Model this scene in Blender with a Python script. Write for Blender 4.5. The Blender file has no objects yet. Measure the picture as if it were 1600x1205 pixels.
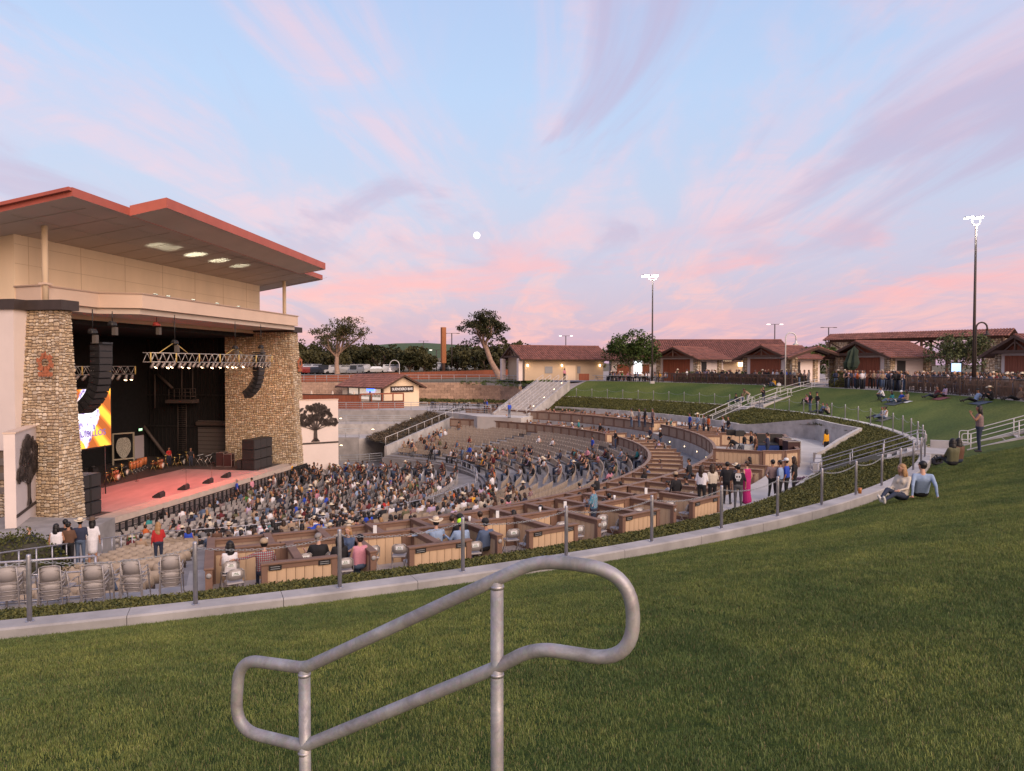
import bpy, math, random
import numpy as np
from math import pi, sin, cos, tan, atan2, hypot, radians, degrees, sqrt
from mathutils import Vector, Matrix, Euler
random.seed(7); rng = np.random.default_rng(7)
S = bpy.context.scene
COL = S.collection
# ------------------------------------------------------------------ camera
F = 1150.0; PITCH = radians(1.62)
cam_d = bpy.data.cameras.new("camera"); cam = bpy.data.objects.new("camera", cam_d); COL.objects.link(cam)
cam_d.sensor_width = 36.0; cam_d.lens = 36.0*F/1600.0; cam_d.clip_end = 6000; cam_d.clip_start = .05
cam.location = (0, 0, 0); cam.rotation_euler = (pi/2-PITCH, 0, 0)
S.camera = cam
# ------------------------------------------------------------------ colour management
S.view_settings.view_transform = 'Standard'; S.view_settings.look = 'None'
S.view_settings.exposure = 0.18; S.view_settings.gamma = 1.0
S.view_settings.use_curve_mapping = False
S.render.engine = 'CYCLES'
try:
    S.cycles.use_denoising = True; S.cycles.max_bounces = 5; S.cycles.transparent_max_bounces = 8
    S.cycles.diffuse_bounces = 3; S.cycles.glossy_bounces = 3; S.cycles.sample_clamp_indirect = 4
except Exception: pass
# ------------------------------------------------------------------ world: dusk sky, thin pink streaks of cloud
SUN_AZ_VEC = Vector((0.50, -0.70, 0.48)).normalized()      # towards the afterglow, behind the viewer
W = bpy.data.worlds.new("World"); S.world = W; W.use_nodes = True
nt = W.node_tree; N = nt.nodes; L = nt.links; N.clear()
def nd(t, **k):
    n = N.new(t)
    for a, b in k.items(): setattr(n, a, b)
    return n
def vmath(op, a, b=None, s=None):
    n = nd('ShaderNodeVectorMath', operation=op)
    L.new(a, n.inputs[0])
    if b is not None:
        if isinstance(b, tuple): n.inputs[1].default_value = b
        else: L.new(b, n.inputs[1])
    if s is not None: n.inputs['Scale'].default_value = s
    return n.outputs['Value'] if op in ('DOT_PRODUCT', 'LENGTH') else n.outputs[0]
def m_(op, a, b=0.0, c=None, clamp=False):
    n = nd('ShaderNodeMath', operation=op); n.use_clamp = clamp
    for i, v in enumerate((a, b, c)):
        if v is None: continue
        if isinstance(v, (int, float)): n.inputs[i].default_value = v
        else: L.new(v, n.inputs[i])
    return n.outputs[0]
def ramp(fac, pts, interp='EASE'):
    n = nd('ShaderNodeValToRGB'); n.color_ramp.interpolation = interp
    e = n.color_ramp.elements
    while len(e) > 1: e.remove(e[0])
    e[0].position = pts[0][0]; e[0].color = (*pts[0][1], 1)
    for p, c in pts[1:]:
        q = e.new(p); q.color = (*c, 1)
    L.new(fac, n.inputs[0]); return n.outputs[0]
def mixc(f, a, b, mode='MIX'):
    n = nd('ShaderNodeMix', data_type='RGBA', blend_type=mode)
    if isinstance(f, (int, float)): n.inputs[0].default_value = f
    else: L.new(f, n.inputs[0])
    for i, v in ((6, a), (7, b)):
        if isinstance(v, tuple): n.inputs[i].default_value = (*v, 1)
        else: L.new(v, n.inputs[i])
    return n.outputs[2]
tc = nd('ShaderNodeTexCoord'); D = tc.outputs['Generated']
sep = nd('ShaderNodeSeparateXYZ'); L.new(D, sep.inputs[0]); dz = sep.outputs[2]
def srgb(r, g, b):
    f = lambda c: (c/255/12.92) if c/255 <= .04045 else ((c/255+.055)/1.055)**2.4
    return (f(r), f(g), f(b))
zc = m_('MAXIMUM', dz, 0.0)
base = ramp(zc, [(0.0, srgb(192, 162, 190)), (0.05, srgb(190, 168, 198)), (0.13, srgb(190, 186, 214)), (0.22, srgb(186, 196, 224)),
                 (0.34, srgb(178, 200, 234)), (0.55, srgb(164, 186, 228)), (1.0, srgb(120, 146, 200))], 'LINEAR')
# the layer of cloud lies in a plane overhead and its streaks run straight away from the viewer
den = m_('ADD', zc, 0.10)
px_ = m_('DIVIDE', sep.outputs[0], den); py_ = m_('DIVIDE', sep.outputs[1], den)
cmb = nd('ShaderNodeCombineXYZ'); L.new(px_, cmb.inputs[0]); L.new(py_, cmb.inputs[1])
def cloud(scale, rot, loc, nscale, detail, dist, rough=.55):
    mp = nd('ShaderNodeMapping'); mp.inputs['Scale'].default_value = scale; mp.inputs['Rotation'].default_value = (0, 0, rot)
    mp.inputs['Location'].default_value = loc
    L.new(cmb.outputs[0], mp.inputs[0])
    nz = nd('ShaderNodeTexNoise'); nz.inputs['Scale'].default_value = nscale; nz.inputs['Detail'].default_value = detail
    nz.inputs['Roughness'].default_value = rough; nz.inputs['Distortion'].default_value = dist
    L.new(mp.outputs[0], nz.inputs['Vector']); return nz.outputs['Fac']
c1 = cloud((1.0, .24, 1), radians(-9), (3.1, .4, 0), 1.35, 9, 1.5, .60)     # broad streaks
c2 = cloud((1.0, .20, 1), radians(7), (.7, 2.3, 0), 3.9, 9, 1.6, .65)     # fine streaks
c3 = cloud((.8, .7, 1), 0.0, (5.2, 1.7, 0), 1.1, 7, .5, .62)            # patches
def smooth(v, a, b):
    n = nd('ShaderNodeMapRange', interpolation_type='SMOOTHSTEP'); L.new(v, n.inputs[0])
    n.inputs[1].default_value = a; n.inputs[2].default_value = b; return n.outputs[0]
m3 = smooth(c3, .46, .66)
m1 = m_('MULTIPLY', smooth(c1, .42, .62), m_('MULTIPLY_ADD', smooth(cloud((.9, .8, 1), .4, (1.3, 6.2, 0), 1.6, 8, 1.2, .65), .36, .62), .75, .35))
m2 = m_('MULTIPLY', smooth(c2, .45, .70), m_('MULTIPLY_ADD', smooth(c1, .36, .60), .8, .2))
m3 = smooth(c3, .46, .66)
low = smooth(zc, .24, .07)                                              # the pink is stronger lower down
verylow = smooth(zc, .03, .10)
pinkc = mixc(low, srgb(224, 194, 212), srgb(240, 180, 184))
col = mixc(m_('MULTIPLY', m1, .74), base, mixc(low, srgb(224, 196, 212), srgb(236, 182, 188)))
col = mixc(m_('MULTIPLY', m2, m_('MULTIPLY_ADD', low, .24, .30)), col, pinkc)
band = m_('MULTIPLY', m_('MULTIPLY', smooth(zc, .22, .11), verylow), m3)
col = mixc(m_('MULTIPLY', band, .78), col, srgb(238, 170, 180))
grey = m_('MULTIPLY', smooth(cloud((.9, .35, 1), radians(14), (9.4, 3.3, 0), 1.7, 6, 1.0), .50, .66), .72)
col = mixc(m_('MULTIPLY', grey, smooth(zc, .06, .2)), col, srgb(186, 170, 200))
# the afterglow around the set sun (behind the viewer)
sd = vmath('DOT_PRODUCT', D, tuple(Vector((0.55, -0.83, 0.05)).normalized()))
glow = m_('MULTIPLY', smooth(sd, .0, .98), smooth(zc, .60, .02))
col = mixc(m_('MULTIPLY', glow, .80), col, (1.6, .86, .50))
# under the horizon: dull ground colour
und = smooth(dz, -.005, -.03)
col = mixc(und, col, (.10, .085, .08))
bg1 = nd('ShaderNodeBackground'); L.new(col, bg1.inputs[0]); bg1.inputs[1].default_value = 0.92
sky = nd('ShaderNodeTexSky', sky_type='NISHITA'); sky.sun_disc = False
sky.sun_elevation = radians(3.0); sky.sun_rotation = atan2(SUN_AZ_VEC.x, SUN_AZ_VEC.y)
bg2 = nd('ShaderNodeBackground'); L.new(sky.outputs[0], bg2.inputs[0]); bg2.inputs[1].default_value = 0.05
ads = nd('ShaderNodeAddShader'); L.new(bg1.outputs[0], ads.inputs[0]); L.new(bg2.outputs[0], ads.inputs[1])
out = nd('ShaderNodeOutputWorld'); L.new(ads.outputs[0], out.inputs[0])
# ------------------------------------------------------------------ the low, soft, warm light
sl = bpy.data.lights.new("sun", 'SUN'); so = bpy.data.objects.new("sun", sl); COL.objects.link(so)
sl.energy = 3.3; sl.angle = radians(50); sl.color = (1.0, .77, .62)
so.rotation_euler = (-SUN_AZ_VEC).to_track_quat('-Z', 'Y').to_euler()

# ------------------------------------------------------------------ helpers: rays of the photograph
_fw = Vector((0, cos(PITCH), -sin(PITCH))); _up = Vector((0, sin(PITCH), cos(PITCH)))
def ray(px, py): return _fw*F + Vector((1, 0, 0))*(px-800) - _up*(py-602.5)
def at_z(px, py, z): d = ray(px, py); return d*(z/d.z)
def at_y(px, py, y): d = ray(px, py); return d*(y/d.y)
def proj(p):
    x, y, z = p; dpt = y*cos(PITCH)-z*sin(PITCH)
    if dpt <= 0: return (-9999, -9999)
    return (800+F*x/dpt, 602.5-F*(y*sin(PITCH)+z*cos(PITCH))/dpt)
CX, CY = -23.3, 57.7
def pol(r, th, z=0.0): t = radians(th); return Vector((CX+r*cos(t), CY+r*sin(t), z))
def rt(x, y): return hypot(x-CX, y-CY), degrees(atan2(y-CY, x-CX))
def interp(x, pts):
    if x <= pts[0][0]: return pts[0][1]
    for (a, b), (c, d) in zip(pts, pts[1:]):
        if x <= c: return b+(d-b)*(x-a)/(c-a)
    return pts[-1][1]
# ------------------------------------------------------------------ helpers: meshes
class MB:
    def __init__(s): s.v = []; s.f = []; s.m = []; s.c = []; s.sm = []
    def add(s, vs, fs, mi=0, col=None, smooth=False):
        o = len(s.v); s.v += [tuple(v) for v in vs]
        for f in fs: s.f.append(tuple(i+o for i in f)); s.m.append(mi); s.c.append(col); s.sm.append(smooth)
    def quad(s, a, b, c, d, mi=0, col=None): s.add([a, b, c, d], [(0, 1, 2, 3)], mi, col)
    def box(s, c, sx, sy, sz, rz=0.0, mi=0, rot=None, col=None, bev=0.0):
        """box centred on c"""
        hx, hy, hz = sx/2, sy/2, sz/2
        R = rot if rot is not None else Matrix.Rotation(rz, 3, 'Z')
        c = Vector(c)
        if bev <= 0:
            vs = [c+R@Vector((x*hx, y*hy, z*hz)) for z in (-1, 1) for x, y in ((-1, -1), (1, -1), (1, 1), (-1, 1))]
            s.add(vs, [(3, 2, 1, 0), (4, 5, 6, 7), (0, 1, 5, 4), (1, 2, 6, 5), (2, 3, 7, 6), (3, 0, 4, 7)], mi, col); return
        b = min(bev, hx*.9, hy*.9, hz*.9); vs = []; 
        for z, ins in ((-hz, b), (-hz+b, 0), (hz-b, 0), (hz, b)):
            X, Y = hx-ins, hy-ins; k = b if not ins else b*.6
            for x, y in ((-X+k, -Y), (X-k, -Y), (X, -Y+k), (X, Y-k), (X-k, Y), (-X+k, Y), (-X, Y-k), (-X, -Y+k)):
                vs.append(c+R@Vector((x, y, z)))
        fs = [tuple(reversed(range(8))), tuple(range(24, 32))]
        for l in range(3):
            for i in range(8): j = (i+1) % 8; fs.append((l*8+i, l*8+j, l*8+8+j, l*8+8+i))
        s.add(vs, fs, mi, col)
    def beam(s, a, b, w, h, mi=0, upv=(0, 0, 1), bev=0.0, col=None):
        """box from a to b, w across, h along up"""
        a, b = Vector(a), Vector(b); y = b-a; l = y.length
        if l < 1e-6: return
        y = y/l; u = Vector(upv)
        if abs(y.dot(u)) > .98: u = Vector((1, 0, 0))
        x = y.cross(u).normalized(); z = x.cross(y)
        R = Matrix((x, y, z)).transposed()
        s.box((a+b)/2, w, l, h, rot=R, mi=mi, bev=bev, col=col)
    def tube(s, pts, r, n=8, mi=0, closed=False, caps=True, col=None):
        pts = [Vector(p) for p in pts]; k = len(pts)
        rr = r if isinstance(r, (list, tuple)) else [r]*k
        ring = []; prev = None; o = len(s.v)
        for i, p in enumerate(pts):
            if closed: t = pts[(i+1) % k]-pts[i-1]
            else: t = pts[min(i+1, k-1)]-pts[max(i-1, 0)]
            t.normalize()
            if prev is None:
                u = Vector((0, 0, 1)) if abs(t.z) < .9 else Vector((1, 0, 0))
                x = t.cross(u).normalized()
            else:
                x = (prev-t*prev.dot(t)).normalized()
            y = t.cross(x); prev = x
            for j in range(n):
                a = 2*pi*j/n; s.v.append(tuple(p+(x*cos(a)+y*sin(a))*rr[i]))
        for i in range(k if closed else k-1):
            i2 = (i+1) % k
            for j in range(n):
                j2 = (j+1) % n
                s.f.append((o+i*n+j, o+i*n+j2, o+i2*n+j2, o+i2*n+j)); s.m.append(mi); s.c.append(col); s.sm.append(True)
        if caps and not closed:
            s.f.append(tuple(o+j for j in reversed(range(n)))); s.m.append(mi); s.c.append(col); s.sm.append(False)
            s.f.append(tuple(o+(k-1)*n+j for j in range(n))); s.m.append(mi); s.c.append(col); s.sm.append(False)
    def lathe(s, prof, n=12, c=(0, 0, 0), mi=0, rot=None, sx=1, sy=1):
        R = rot or Matrix.Identity(3); c = Vector(c); o = len(s.v)
        for r, z in prof:
            for j in range(n):
                a = 2*pi*j/n; s.v.append(tuple(c+R@Vector((r*cos(a)*sx, r*sin(a)*sy, z))))
        for i in range(len(prof)-1):
            for j in range(n):
                j2 = (j+1) % n
                s.f.append((o+i*n+j, o+i*n+j2, o+(i+1)*n+j2, o+(i+1)*n+j)); s.m.append(mi); s.c.append(None); s.sm.append(True)
        for base_i, rev in ((0, True), (len(prof)-1, False)):
            if prof[base_i][0] > 1e-4:
                idx = [o+base_i*n+j for j in range(n)]
                s.f.append(tuple(reversed(idx)) if rev else tuple(idx)); s.m.append(mi); s.c.append(None); s.sm.append(False)
    def prism(s, poly, z0, z1, mi=0, col=None):
        """extrude a plan polygon (ccw) from z0 to z1; z may be callables of (x, y)"""
        n = len(poly); f0 = z0 if callable(z0) else (lambda x, y: z0); f1 = z1 if callable(z1) else (lambda x, y: z1)
        vs = [(p[0], p[1], f0(p[0], p[1])) for p in poly]+[(p[0], p[1], f1(p[0], p[1])) for p in poly]
        s.add(vs, [tuple(reversed(range(n))), tuple(range(n, 2*n))]+[(i, (i+1) % n, n+(i+1) % n, n+i) for i in range(n)], mi, col)
    def mesh(s, name, mats, off=(0, 0, 0)):
        me = bpy.data.meshes.new(name)
        o = Vector(off); vs = s.v if o.length == 0 else [(x-o.x, y-o.y, z-o.z) for x, y, z in s.v]
        me.from_pydata(vs, [], s.f)
        if not isinstance(mats, (list, tuple)): mats = [mats]
        for m in mats: me.materials.append(m)
        me.polygons.foreach_set('material_index', s.m)
        me.polygons.foreach_set('use_smooth', s.sm)
        if any(c is not None for c in s.c):
            ca = me.color_attributes.new('Col', 'FLOAT_COLOR', 'CORNER'); arr = []
            for f, c in zip(s.f, s.c):
                c = c if c is not None else (1, 1, 1)
                arr += [c[0], c[1], c[2], 1.0]*len(f)
            ca.data.foreach_set('color', arr)
        me.update(); return me
    def build(s, name, mats, parent=None, off=None, **props):
        off = off if off is not None else ((parent.location if parent is not None else (0, 0, 0)))
        if parent is not None and parent.parent is not None: off = Vector(off)+parent.parent.location
        me = s.mesh(name, mats, off); return link(name, me, parent, **props)
def link(name, me, parent=None, loc=(0, 0, 0), rz=0.0, **props):
    o = bpy.data.objects.new(name, me); COL.objects.link(o)
    if parent is not None: o.parent = parent
    o.location = loc
    if rz: o.rotation_euler = (0, 0, rz)
    for k, v in props.items():
        if v is not None: o[k] = v
    return o
def thing(name, label, cat, loc=(0, 0, 0), rz=0.0, group=None):
    return link(name, None, None, loc, rz, label=label, category=cat, group=group, kind='thing')
def solo(mb, name, mats, label, cat, group=None, kind=None, off=None):
    """a thing that is one mesh; origin at OFF"""
    o = mb.build(name, mats, None, off=off or (0, 0, 0), label=label, category=cat, group=group, kind=kind)
    if off is not None: o.location = off
    return o
def struct(mb, name, mats, **k): return mb.build(name, mats, None, kind='structure', **k)
CH = {}
def kids(o):
    return [c for c in COL.objects if c.parent is o] if o.name not in CH else CH[o.name]
def freeze(o):
    """remember the children of a prototype (two levels)"""
    CH[o.name] = [c for c in COL.objects if c.parent == o]
    for c in CH[o.name]: CH[c.name] = [d for d in COL.objects if d.parent == c]
    return o
USED = set()
def dup(o, loc, rz=0.0, label=None, group=None, scale=None, move_first=True):
    """the first call moves the prototype itself, later calls copy it with its parts and sub-parts"""
    if move_first and o.name not in USED: USED.add(o.name); r = o
    else:
        r = o.copy(); COL.objects.link(r)
        for c in CH.get(o.name, []):
            c2 = c.copy(); COL.objects.link(c2); c2.parent = r
            for d in CH.get(c.name, []):
                d2 = d.copy(); COL.objects.link(d2); d2.parent = c2
    r.location = loc; r.rotation_euler = (0, 0, rz)
    if scale is not None: r.scale = (scale, scale, scale) if isinstance(scale, (int, float)) else scale
    if label: r['label'] = label
    if group: r['group'] = group
    return r
ORD = ['first', 'second', 'third', 'fourth', 'fifth', 'sixth', 'seventh', 'eighth', 'ninth', 'tenth', 'eleventh', 'twelfth', 'thirteenth', 'fourteenth',
       'fifteenth', 'sixteenth', 'seventeenth', 'eighteenth', 'nineteenth', 'twentieth']
TENS = ['', '', 'twenty', 'thirty', 'forty', 'fifty', 'sixty', 'seventy', 'eighty', 'ninety']
def ordn(i):
    n = i+1
    if n <= 20: return ORD[i]
    if n >= 100: return 'hundred and '+ordn(n-101) if n > 100 else 'hundredth'
    return TENS[n//10]+'-'+ORD[n % 10-1] if n % 10 else TENS[n//10][:-1]+'ieth'
# ------------------------------------------------------------------ helpers: materials
def MAT(name, col, rough=.7, metal=0.0, nz=None, bump=None, vcol=False, emit=None, est=1.0, spec=.4, alpha=None, coord='Object'):
    m = bpy.data.materials.new(name); m.use_nodes = True; t = m.node_tree; b = t.nodes['Principled BSDF']
    b.inputs['Base Color'].default_value = (*col, 1); b.inputs['Roughness'].default_value = rough
    b.inputs['Metallic'].default_value = metal; b.inputs['Specular IOR Level'].default_value = spec
    src = None
    if vcol:
        a = t.nodes.new('ShaderNodeVertexColor'); a.layer_name = 'Col'; src = a.outputs[0]
    tcn = None
    def crd():
        nonlocal tcn
        if tcn is None: tcn = t.nodes.new('ShaderNodeTexCoord')
        return tcn.outputs[coord]
    if nz:
        sc, amt = nz[0], nz[1]
        n = t.nodes.new('ShaderNodeTexNoise'); n.inputs['Scale'].default_value = sc; n.inputs['Detail'].default_value = 5; n.inputs['Roughness'].default_value = .6
        if len(nz) > 2:
            mp = t.nodes.new('ShaderNodeMapping'); mp.inputs['Scale'].default_value = nz[2]; t.links.new(crd(), mp.inputs[0]); t.links.new(mp.outputs[0], n.inputs['Vector'])
        else: t.links.new(crd(), n.inputs['Vector'])
        mr = t.nodes.new('ShaderNodeMapRange'); mr.inputs[1].default_value = .3; mr.inputs[2].default_value = .7
        mr.inputs[3].default_value = 1-amt; mr.inputs[4].default_value = 1+amt; t.links.new(n.outputs['Fac'], mr.inputs[0])
        vm = t.nodes.new('ShaderNodeVectorMath'); vm.operation = 'SCALE'; t.links.new(mr.outputs[0], vm.inputs['Scale'])
        if src is not None: t.links.new(src, vm.inputs[0])
        else: vm.inputs[0].default_value = col
        src = vm.outputs[0]
    if src is not None: t.links.new(src, b.inputs['Base Color'])
    if bump:
        n = t.nodes.new('ShaderNodeTexNoise'); n.inputs['Scale'].default_value = bump[0]; n.inputs['Detail'].default_value = 4
        t.links.new(crd(), n.inputs['Vector'])
        bp = t.nodes.new('ShaderNodeBump'); bp.inputs['Strength'].default_value = bump[1]; bp.inputs['Distance'].default_value = bump[2] if len(bump) > 2 else .02
        t.links.new(n.outputs['Fac'], bp.inputs['Height']); t.links.new(bp.outputs[0], b.inputs['Normal'])
    if emit is not None:
        b.inputs['Emission Color'].default_value = (*emit, 1); b.inputs['Emission Strength'].default_value = est
    return m
m_conc = MAT('concrete', (.37, .345, .33), .85, nz=(1.1, .26), bump=(25, .25, .01))
m_conc_d = MAT('weathered_concrete', (.27, .25, .24), .9, nz=(.9, .25), bump=(25, .25, .01))
m_aisle = MAT('aisle_concrete', (.235, .22, .22), .9, nz=(.7, .22), bump=(20, .2, .01))
m_walk = MAT('walkway_concrete', (.42, .385, .36), .85, nz=(.5, .15), bump=(20, .2, .01))
m_soil = MAT('soil', (.045, .04, .025), .95, nz=(3, .3))
m_stucco = MAT('cream_stucco', (.70, .55, .39), .9, nz=(.5, .07, (1, 1, .25)), bump=(60, .3, .01))
m_stucco_p = MAT('pale_stucco', (.62, .53, .49), .9, nz=(.5, .05), bump=(60, .3, .01))
m_redmet = MAT('red_painted_metal', (.36, .092, .065), .55, nz=(.8, .10), spec=.3)
m_soffit = MAT('brown_soffit', (.52, .43, .36), .8, nz=(.35, .08))
m_dark = MAT('dark_brown_steel', (.045, .032, .028), .6, nz=(2, .15))
m_black = MAT('black_drape', (.012, .011, .012), .9, nz=(3, .3))
m_blackm = MAT('black_metal', (.018, .017, .018), .45, nz=(3, .2))
m_stone = MAT('field_stone', (.4, .3, .2), .9, vcol=True, nz=(6, .18), bump=(18, .5, .02))
m_mortar = MAT('mortar', (.17, .125, .09), .95, nz=(5, .2))
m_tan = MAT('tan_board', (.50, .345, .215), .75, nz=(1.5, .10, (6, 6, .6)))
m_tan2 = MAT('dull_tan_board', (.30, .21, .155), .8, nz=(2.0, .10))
m_trim = MAT('brown_trim', (.185, .105, .072), .7, nz=(2, .14))
m_galv = MAT('galvanised_steel', (.40, .39, .42), .48, metal=.75, nz=(14, .16), bump=(40, .08, .005))
def galv_near():
    m = MAT('galvanised_pipe', (.36, .34, .375), .5, metal=.4); t = m.node_tree; b = t.nodes['Principled BSDF']; tc = t.nodes.new('ShaderNodeTexCoord')
    v = t.nodes.new('ShaderNodeTexVoronoi'); v.inputs['Scale'].default_value = 60; t.links.new(tc.outputs['Object'], v.inputs['Vector'])
    n = t.nodes.new('ShaderNodeTexNoise'); n.inputs['Scale'].default_value = 7; n.inputs['Detail'].default_value = 8; n.inputs['Roughness'].default_value = .7; n.inputs['Distortion'].default_value = .6; t.links.new(tc.outputs['Object'], n.inputs['Vector'])
    r = t.nodes.new('ShaderNodeValToRGB'); e = r.color_ramp.elements; e[0].position = .36; e[0].color = (.20, .195, .205, 1); e[1].position = .64; e[1].color = (.38, .37, .385, 1); q = e.new(.5); q.color = (.28, .27, .285, 1); t.links.new(n.outputs['Fac'], r.inputs[0])
    mx = t.nodes.new('ShaderNodeMix'); mx.data_type = 'RGBA'; mx.blend_type = 'OVERLAY'; mx.inputs[0].default_value = .07; t.links.new(r.outputs[0], mx.inputs[6]); t.links.new(v.outputs['Color'], mx.inputs[7]); 
    hs = t.nodes.new('ShaderNodeHueSaturation'); hs.inputs['Saturation'].default_value = .55; t.links.new(mx.outputs[2], hs.inputs['Color']); t.links.new(hs.outputs[0], b.inputs['Base Color'])
    mr = t.nodes.new('ShaderNodeMapRange'); mr.inputs[1].default_value = .35; mr.inputs[2].default_value = .65; mr.inputs[3].default_value = .66; mr.inputs[4].default_value = .44; t.links.new(n.outputs['Fac'], mr.inputs[0]); t.links.new(mr.outputs[0], b.inputs['Roughness'])
    bp = t.nodes.new('ShaderNodeBump'); bp.inputs['Strength'].default_value = .25; bp.inputs['Distance'].default_value = .002; t.links.new(n.outputs['Fac'], bp.inputs['Height']); t.links.new(bp.outputs[0], b.inputs['Normal']); return m
m_galvn = galv_near()
m_galvd = MAT('dull_galvanised_steel', (.36, .37, .38), .6, metal=.45, nz=(10, .12))
m_whitep = MAT('painted_rail', (.55, .53, .52), .5, metal=.2)
m_seat = MAT('tan_plastic_seat', (.35, .275, .21), .55, nz=(1.2, .12))
m_chair = MAT('grey_chair_vinyl', (.36, .325, .31), .5, nz=(1.5, .10))
m_chairf = MAT('grey_chair_frame', (.34, .31, .30), .4, metal=.3)
m_wood = MAT('red_brown_boards', (.22, .062, .028), .7, nz=(1.4, .2, (5, 5, .4)))
m_woodd = MAT('dark_timber', (.055, .028, .018), .7, nz=(3, .2))
m_tile = MAT('clay_roof_tile', (.20, .08, .06), .75, nz=(1.3, .28), vcol=False)
m_white = MAT('white_paint', (.72, .72, .72), .5)
m_asph = MAT('asphalt', (.05, .05, .052), .9, nz=(.3, .2))
m_plaza = MAT('plaza_paving', (.30, .265, .245), .85, nz=(.5, .12))
def LAMP(name, col, st): return MAT(name, (.8, .8, .8), .5, emit=col, est=st)
m_lamp = LAMP('lit_lamp', (1, .93, .80), 9)
m_lampw = LAMP('warm_lit_lamp', (1, .72, .38), 5)
m_hot = LAMP('flood_lamp', (1, .97, .92), 40)
# ================================================================== TERRAIN
LAWN = [(48.85, -4.42), (49.9, -4.0), (51, -3.6), (53.5, -2.95), (56, -2.4), (58.5, -2.05), (62, -1.62), (70, -1.0), (90, -.2), (160, -.2)]
PLZ = [(48.85, -4.42), (49.9, -4.0), (51, -3.6), (53.5, -2.85), (56, -2.25), (100, -2.25), (150, -1.6), (250, -1.2), (2500, -1.0)]
TER = [(0, -2.75), (62, -2.75), (75, -2.4), (90, -1.9), (110, -1.5), (150, -1.25), (400, -1.0), (2500, -1.0)]
def hill(x, y): return 19*math.exp(-((x+75)/105)**2-((y-640)/150)**2) + 5*math.exp(-((x+260)/160)**2-((y-700)/160)**2)
def ground_h(r, th):
    x, y, _ = pol(r, th)
    if th > 90+180: th -= 360
    a = interp(r, LAWN); b = interp(r, PLZ); c = interp(r, TER)
    t1 = min(1, max(0, (th+27)/14)); t2 = min(1, max(0, (th-53)/3)); t3 = min(1, max(0, (-100-th)/15))
    h = a+(b-a)*t1; h = h+(c-h)*t2
    if r > 120: h = h*max(0, 1-(r-120)/200)+(-1.2)*min(1, (r-120)/200)
    return h+hill(x, y)
WPTS = [(53.0, 48.85), (58.7, 50.7), (67.7, 58.7), (79, 55.3), (97, 55.7), (118, 62), (262, 62)]
def r0(th):
    if th < 53.0: return 48.85
    if th < 262-1e-6: return interp(th, WPTS)
    return 48.85
def lawn_h(x, y):
    r, th = rt(x, y); return ground_h(r, th)
m_ground = MAT('dry_ground', (.10, .085, .05), .95, nz=(.05, .3), coord='Object')
def lawn_mat():
    m = MAT('lawn', (.05, .085, .022), .9)
    t = m.node_tree; b = t.nodes['Principled BSDF']; tc = t.nodes.new('ShaderNodeTexCoord')
    def nz(sc, det, vec=None):
        n = t.nodes.new('ShaderNodeTexNoise'); n.inputs['Scale'].default_value = sc; n.inputs['Detail'].default_value = det
        t.links.new(vec or tc.outputs['Object'], n.inputs['Vector']); return n.outputs['Fac']
    r1 = t.nodes.new('ShaderNodeValToRGB'); e = r1.color_ramp.elements
    e[0].position = .32; e[0].color = (.058, .096, .022, 1); e[1].position = .68; e[1].color = (.13, .155, .040, 1)
    t.links.new(nz(.22, 6), r1.inputs[0])
    r2 = t.nodes.new('ShaderNodeValToRGB'); e = r2.color_ramp.elements
    e[0].position = .3; e[0].color = (.55, .55, .5, 1); e[1].position = .75; e[1].color = (1.35, 1.3, 1.2, 1)
    t.links.new(nz(9, 6), r2.inputs[0])
    mx = t.nodes.new('ShaderNodeMix'); mx.data_type = 'RGBA'; mx.blend_type = 'MULTIPLY'; mx.inputs[0].default_value = 1
    t.links.new(r1.outputs[0], mx.inputs[6]); t.links.new(r2.outputs[0], mx.inputs[7]); t.links.new(mx.outputs[2], b.inputs['Base Color'])
    bp = t.nodes.new('ShaderNodeBump'); bp.inputs['Strength'].default_value = .8; bp.inputs['Distance'].default_value = .05
    t.links.new(nz(30, 5), bp.inputs['Height']); t.links.new(bp.outputs[0], b.inputs['Normal'])
    b.inputs['Specular IOR Level'].default_value = .15
    return m
m_lawn = lawn_mat()
m_vine = MAT('vineyard_rows', (.045, .075, .02), .9, nz=(.06, .35, (1, 6, 1)))
def polar(name, ths, rf, hf, mats, mf=None, kind='structure', **kw):
    """grid over angles THS and radii RF(th) -> list; HF(r, th) -> z"""
    mb = MB(); rows = []
    for th in ths:
        row = []
        for r in rf(th): row.append(len(mb.v)); p = pol(r, th, hf(r, th)); mb.v.append(tuple(p))
        rows.append(row)
    for a, b, tha in zip(rows, rows[1:], ths):
        for i in range(len(a)-1):
            mb.f.append((a[i], a[i+1], b[i+1], b[i])); mb.c.append(None); mb.sm.append(True)
            v = mb.v[a[i]]; mb.m.append(mf(v) if mf else 0)
    return mb.build(name, mats, kind=kind, **kw)
RL = [0, .5, 1.05, 2.1, 3.4, 4.65, 6, 7.15]
def rings(th):
    a = r0(th); far = [66, 72, 80, 95, 110, 130, 160, 210, 300, 420, 500, 560, 620, 700, 800, 1000, 1500, 2600]
    return [a+x for x in RL]+[max(a+8+i*.3, f) for i, f in enumerate(far)]
ths = [-97+i*1.0 for i in range(0, 149)]+[52.0, 53.5]+[55+i*2.5 for i in range(0, 26)]+[120+i*5 for i in range(0, 29)]+[262.9]
ths = sorted(set([t for t in ths if t <= 262.0] + [52.99, 53.01]))+[262.999]
polar('ground', [t for t in ths], rings, ground_h, [m_lawn, m_plaza, m_ground, m_vine],
      mf=lambda v: (lambda r, th: 3 if v[2] > 1.5 else (0 if ((th < 53 and r < 55.9) or th < -14) and r < 130 else (1 if th < 66 and r < 125 else 2)))(*rt(v[0], v[1])))
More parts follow.
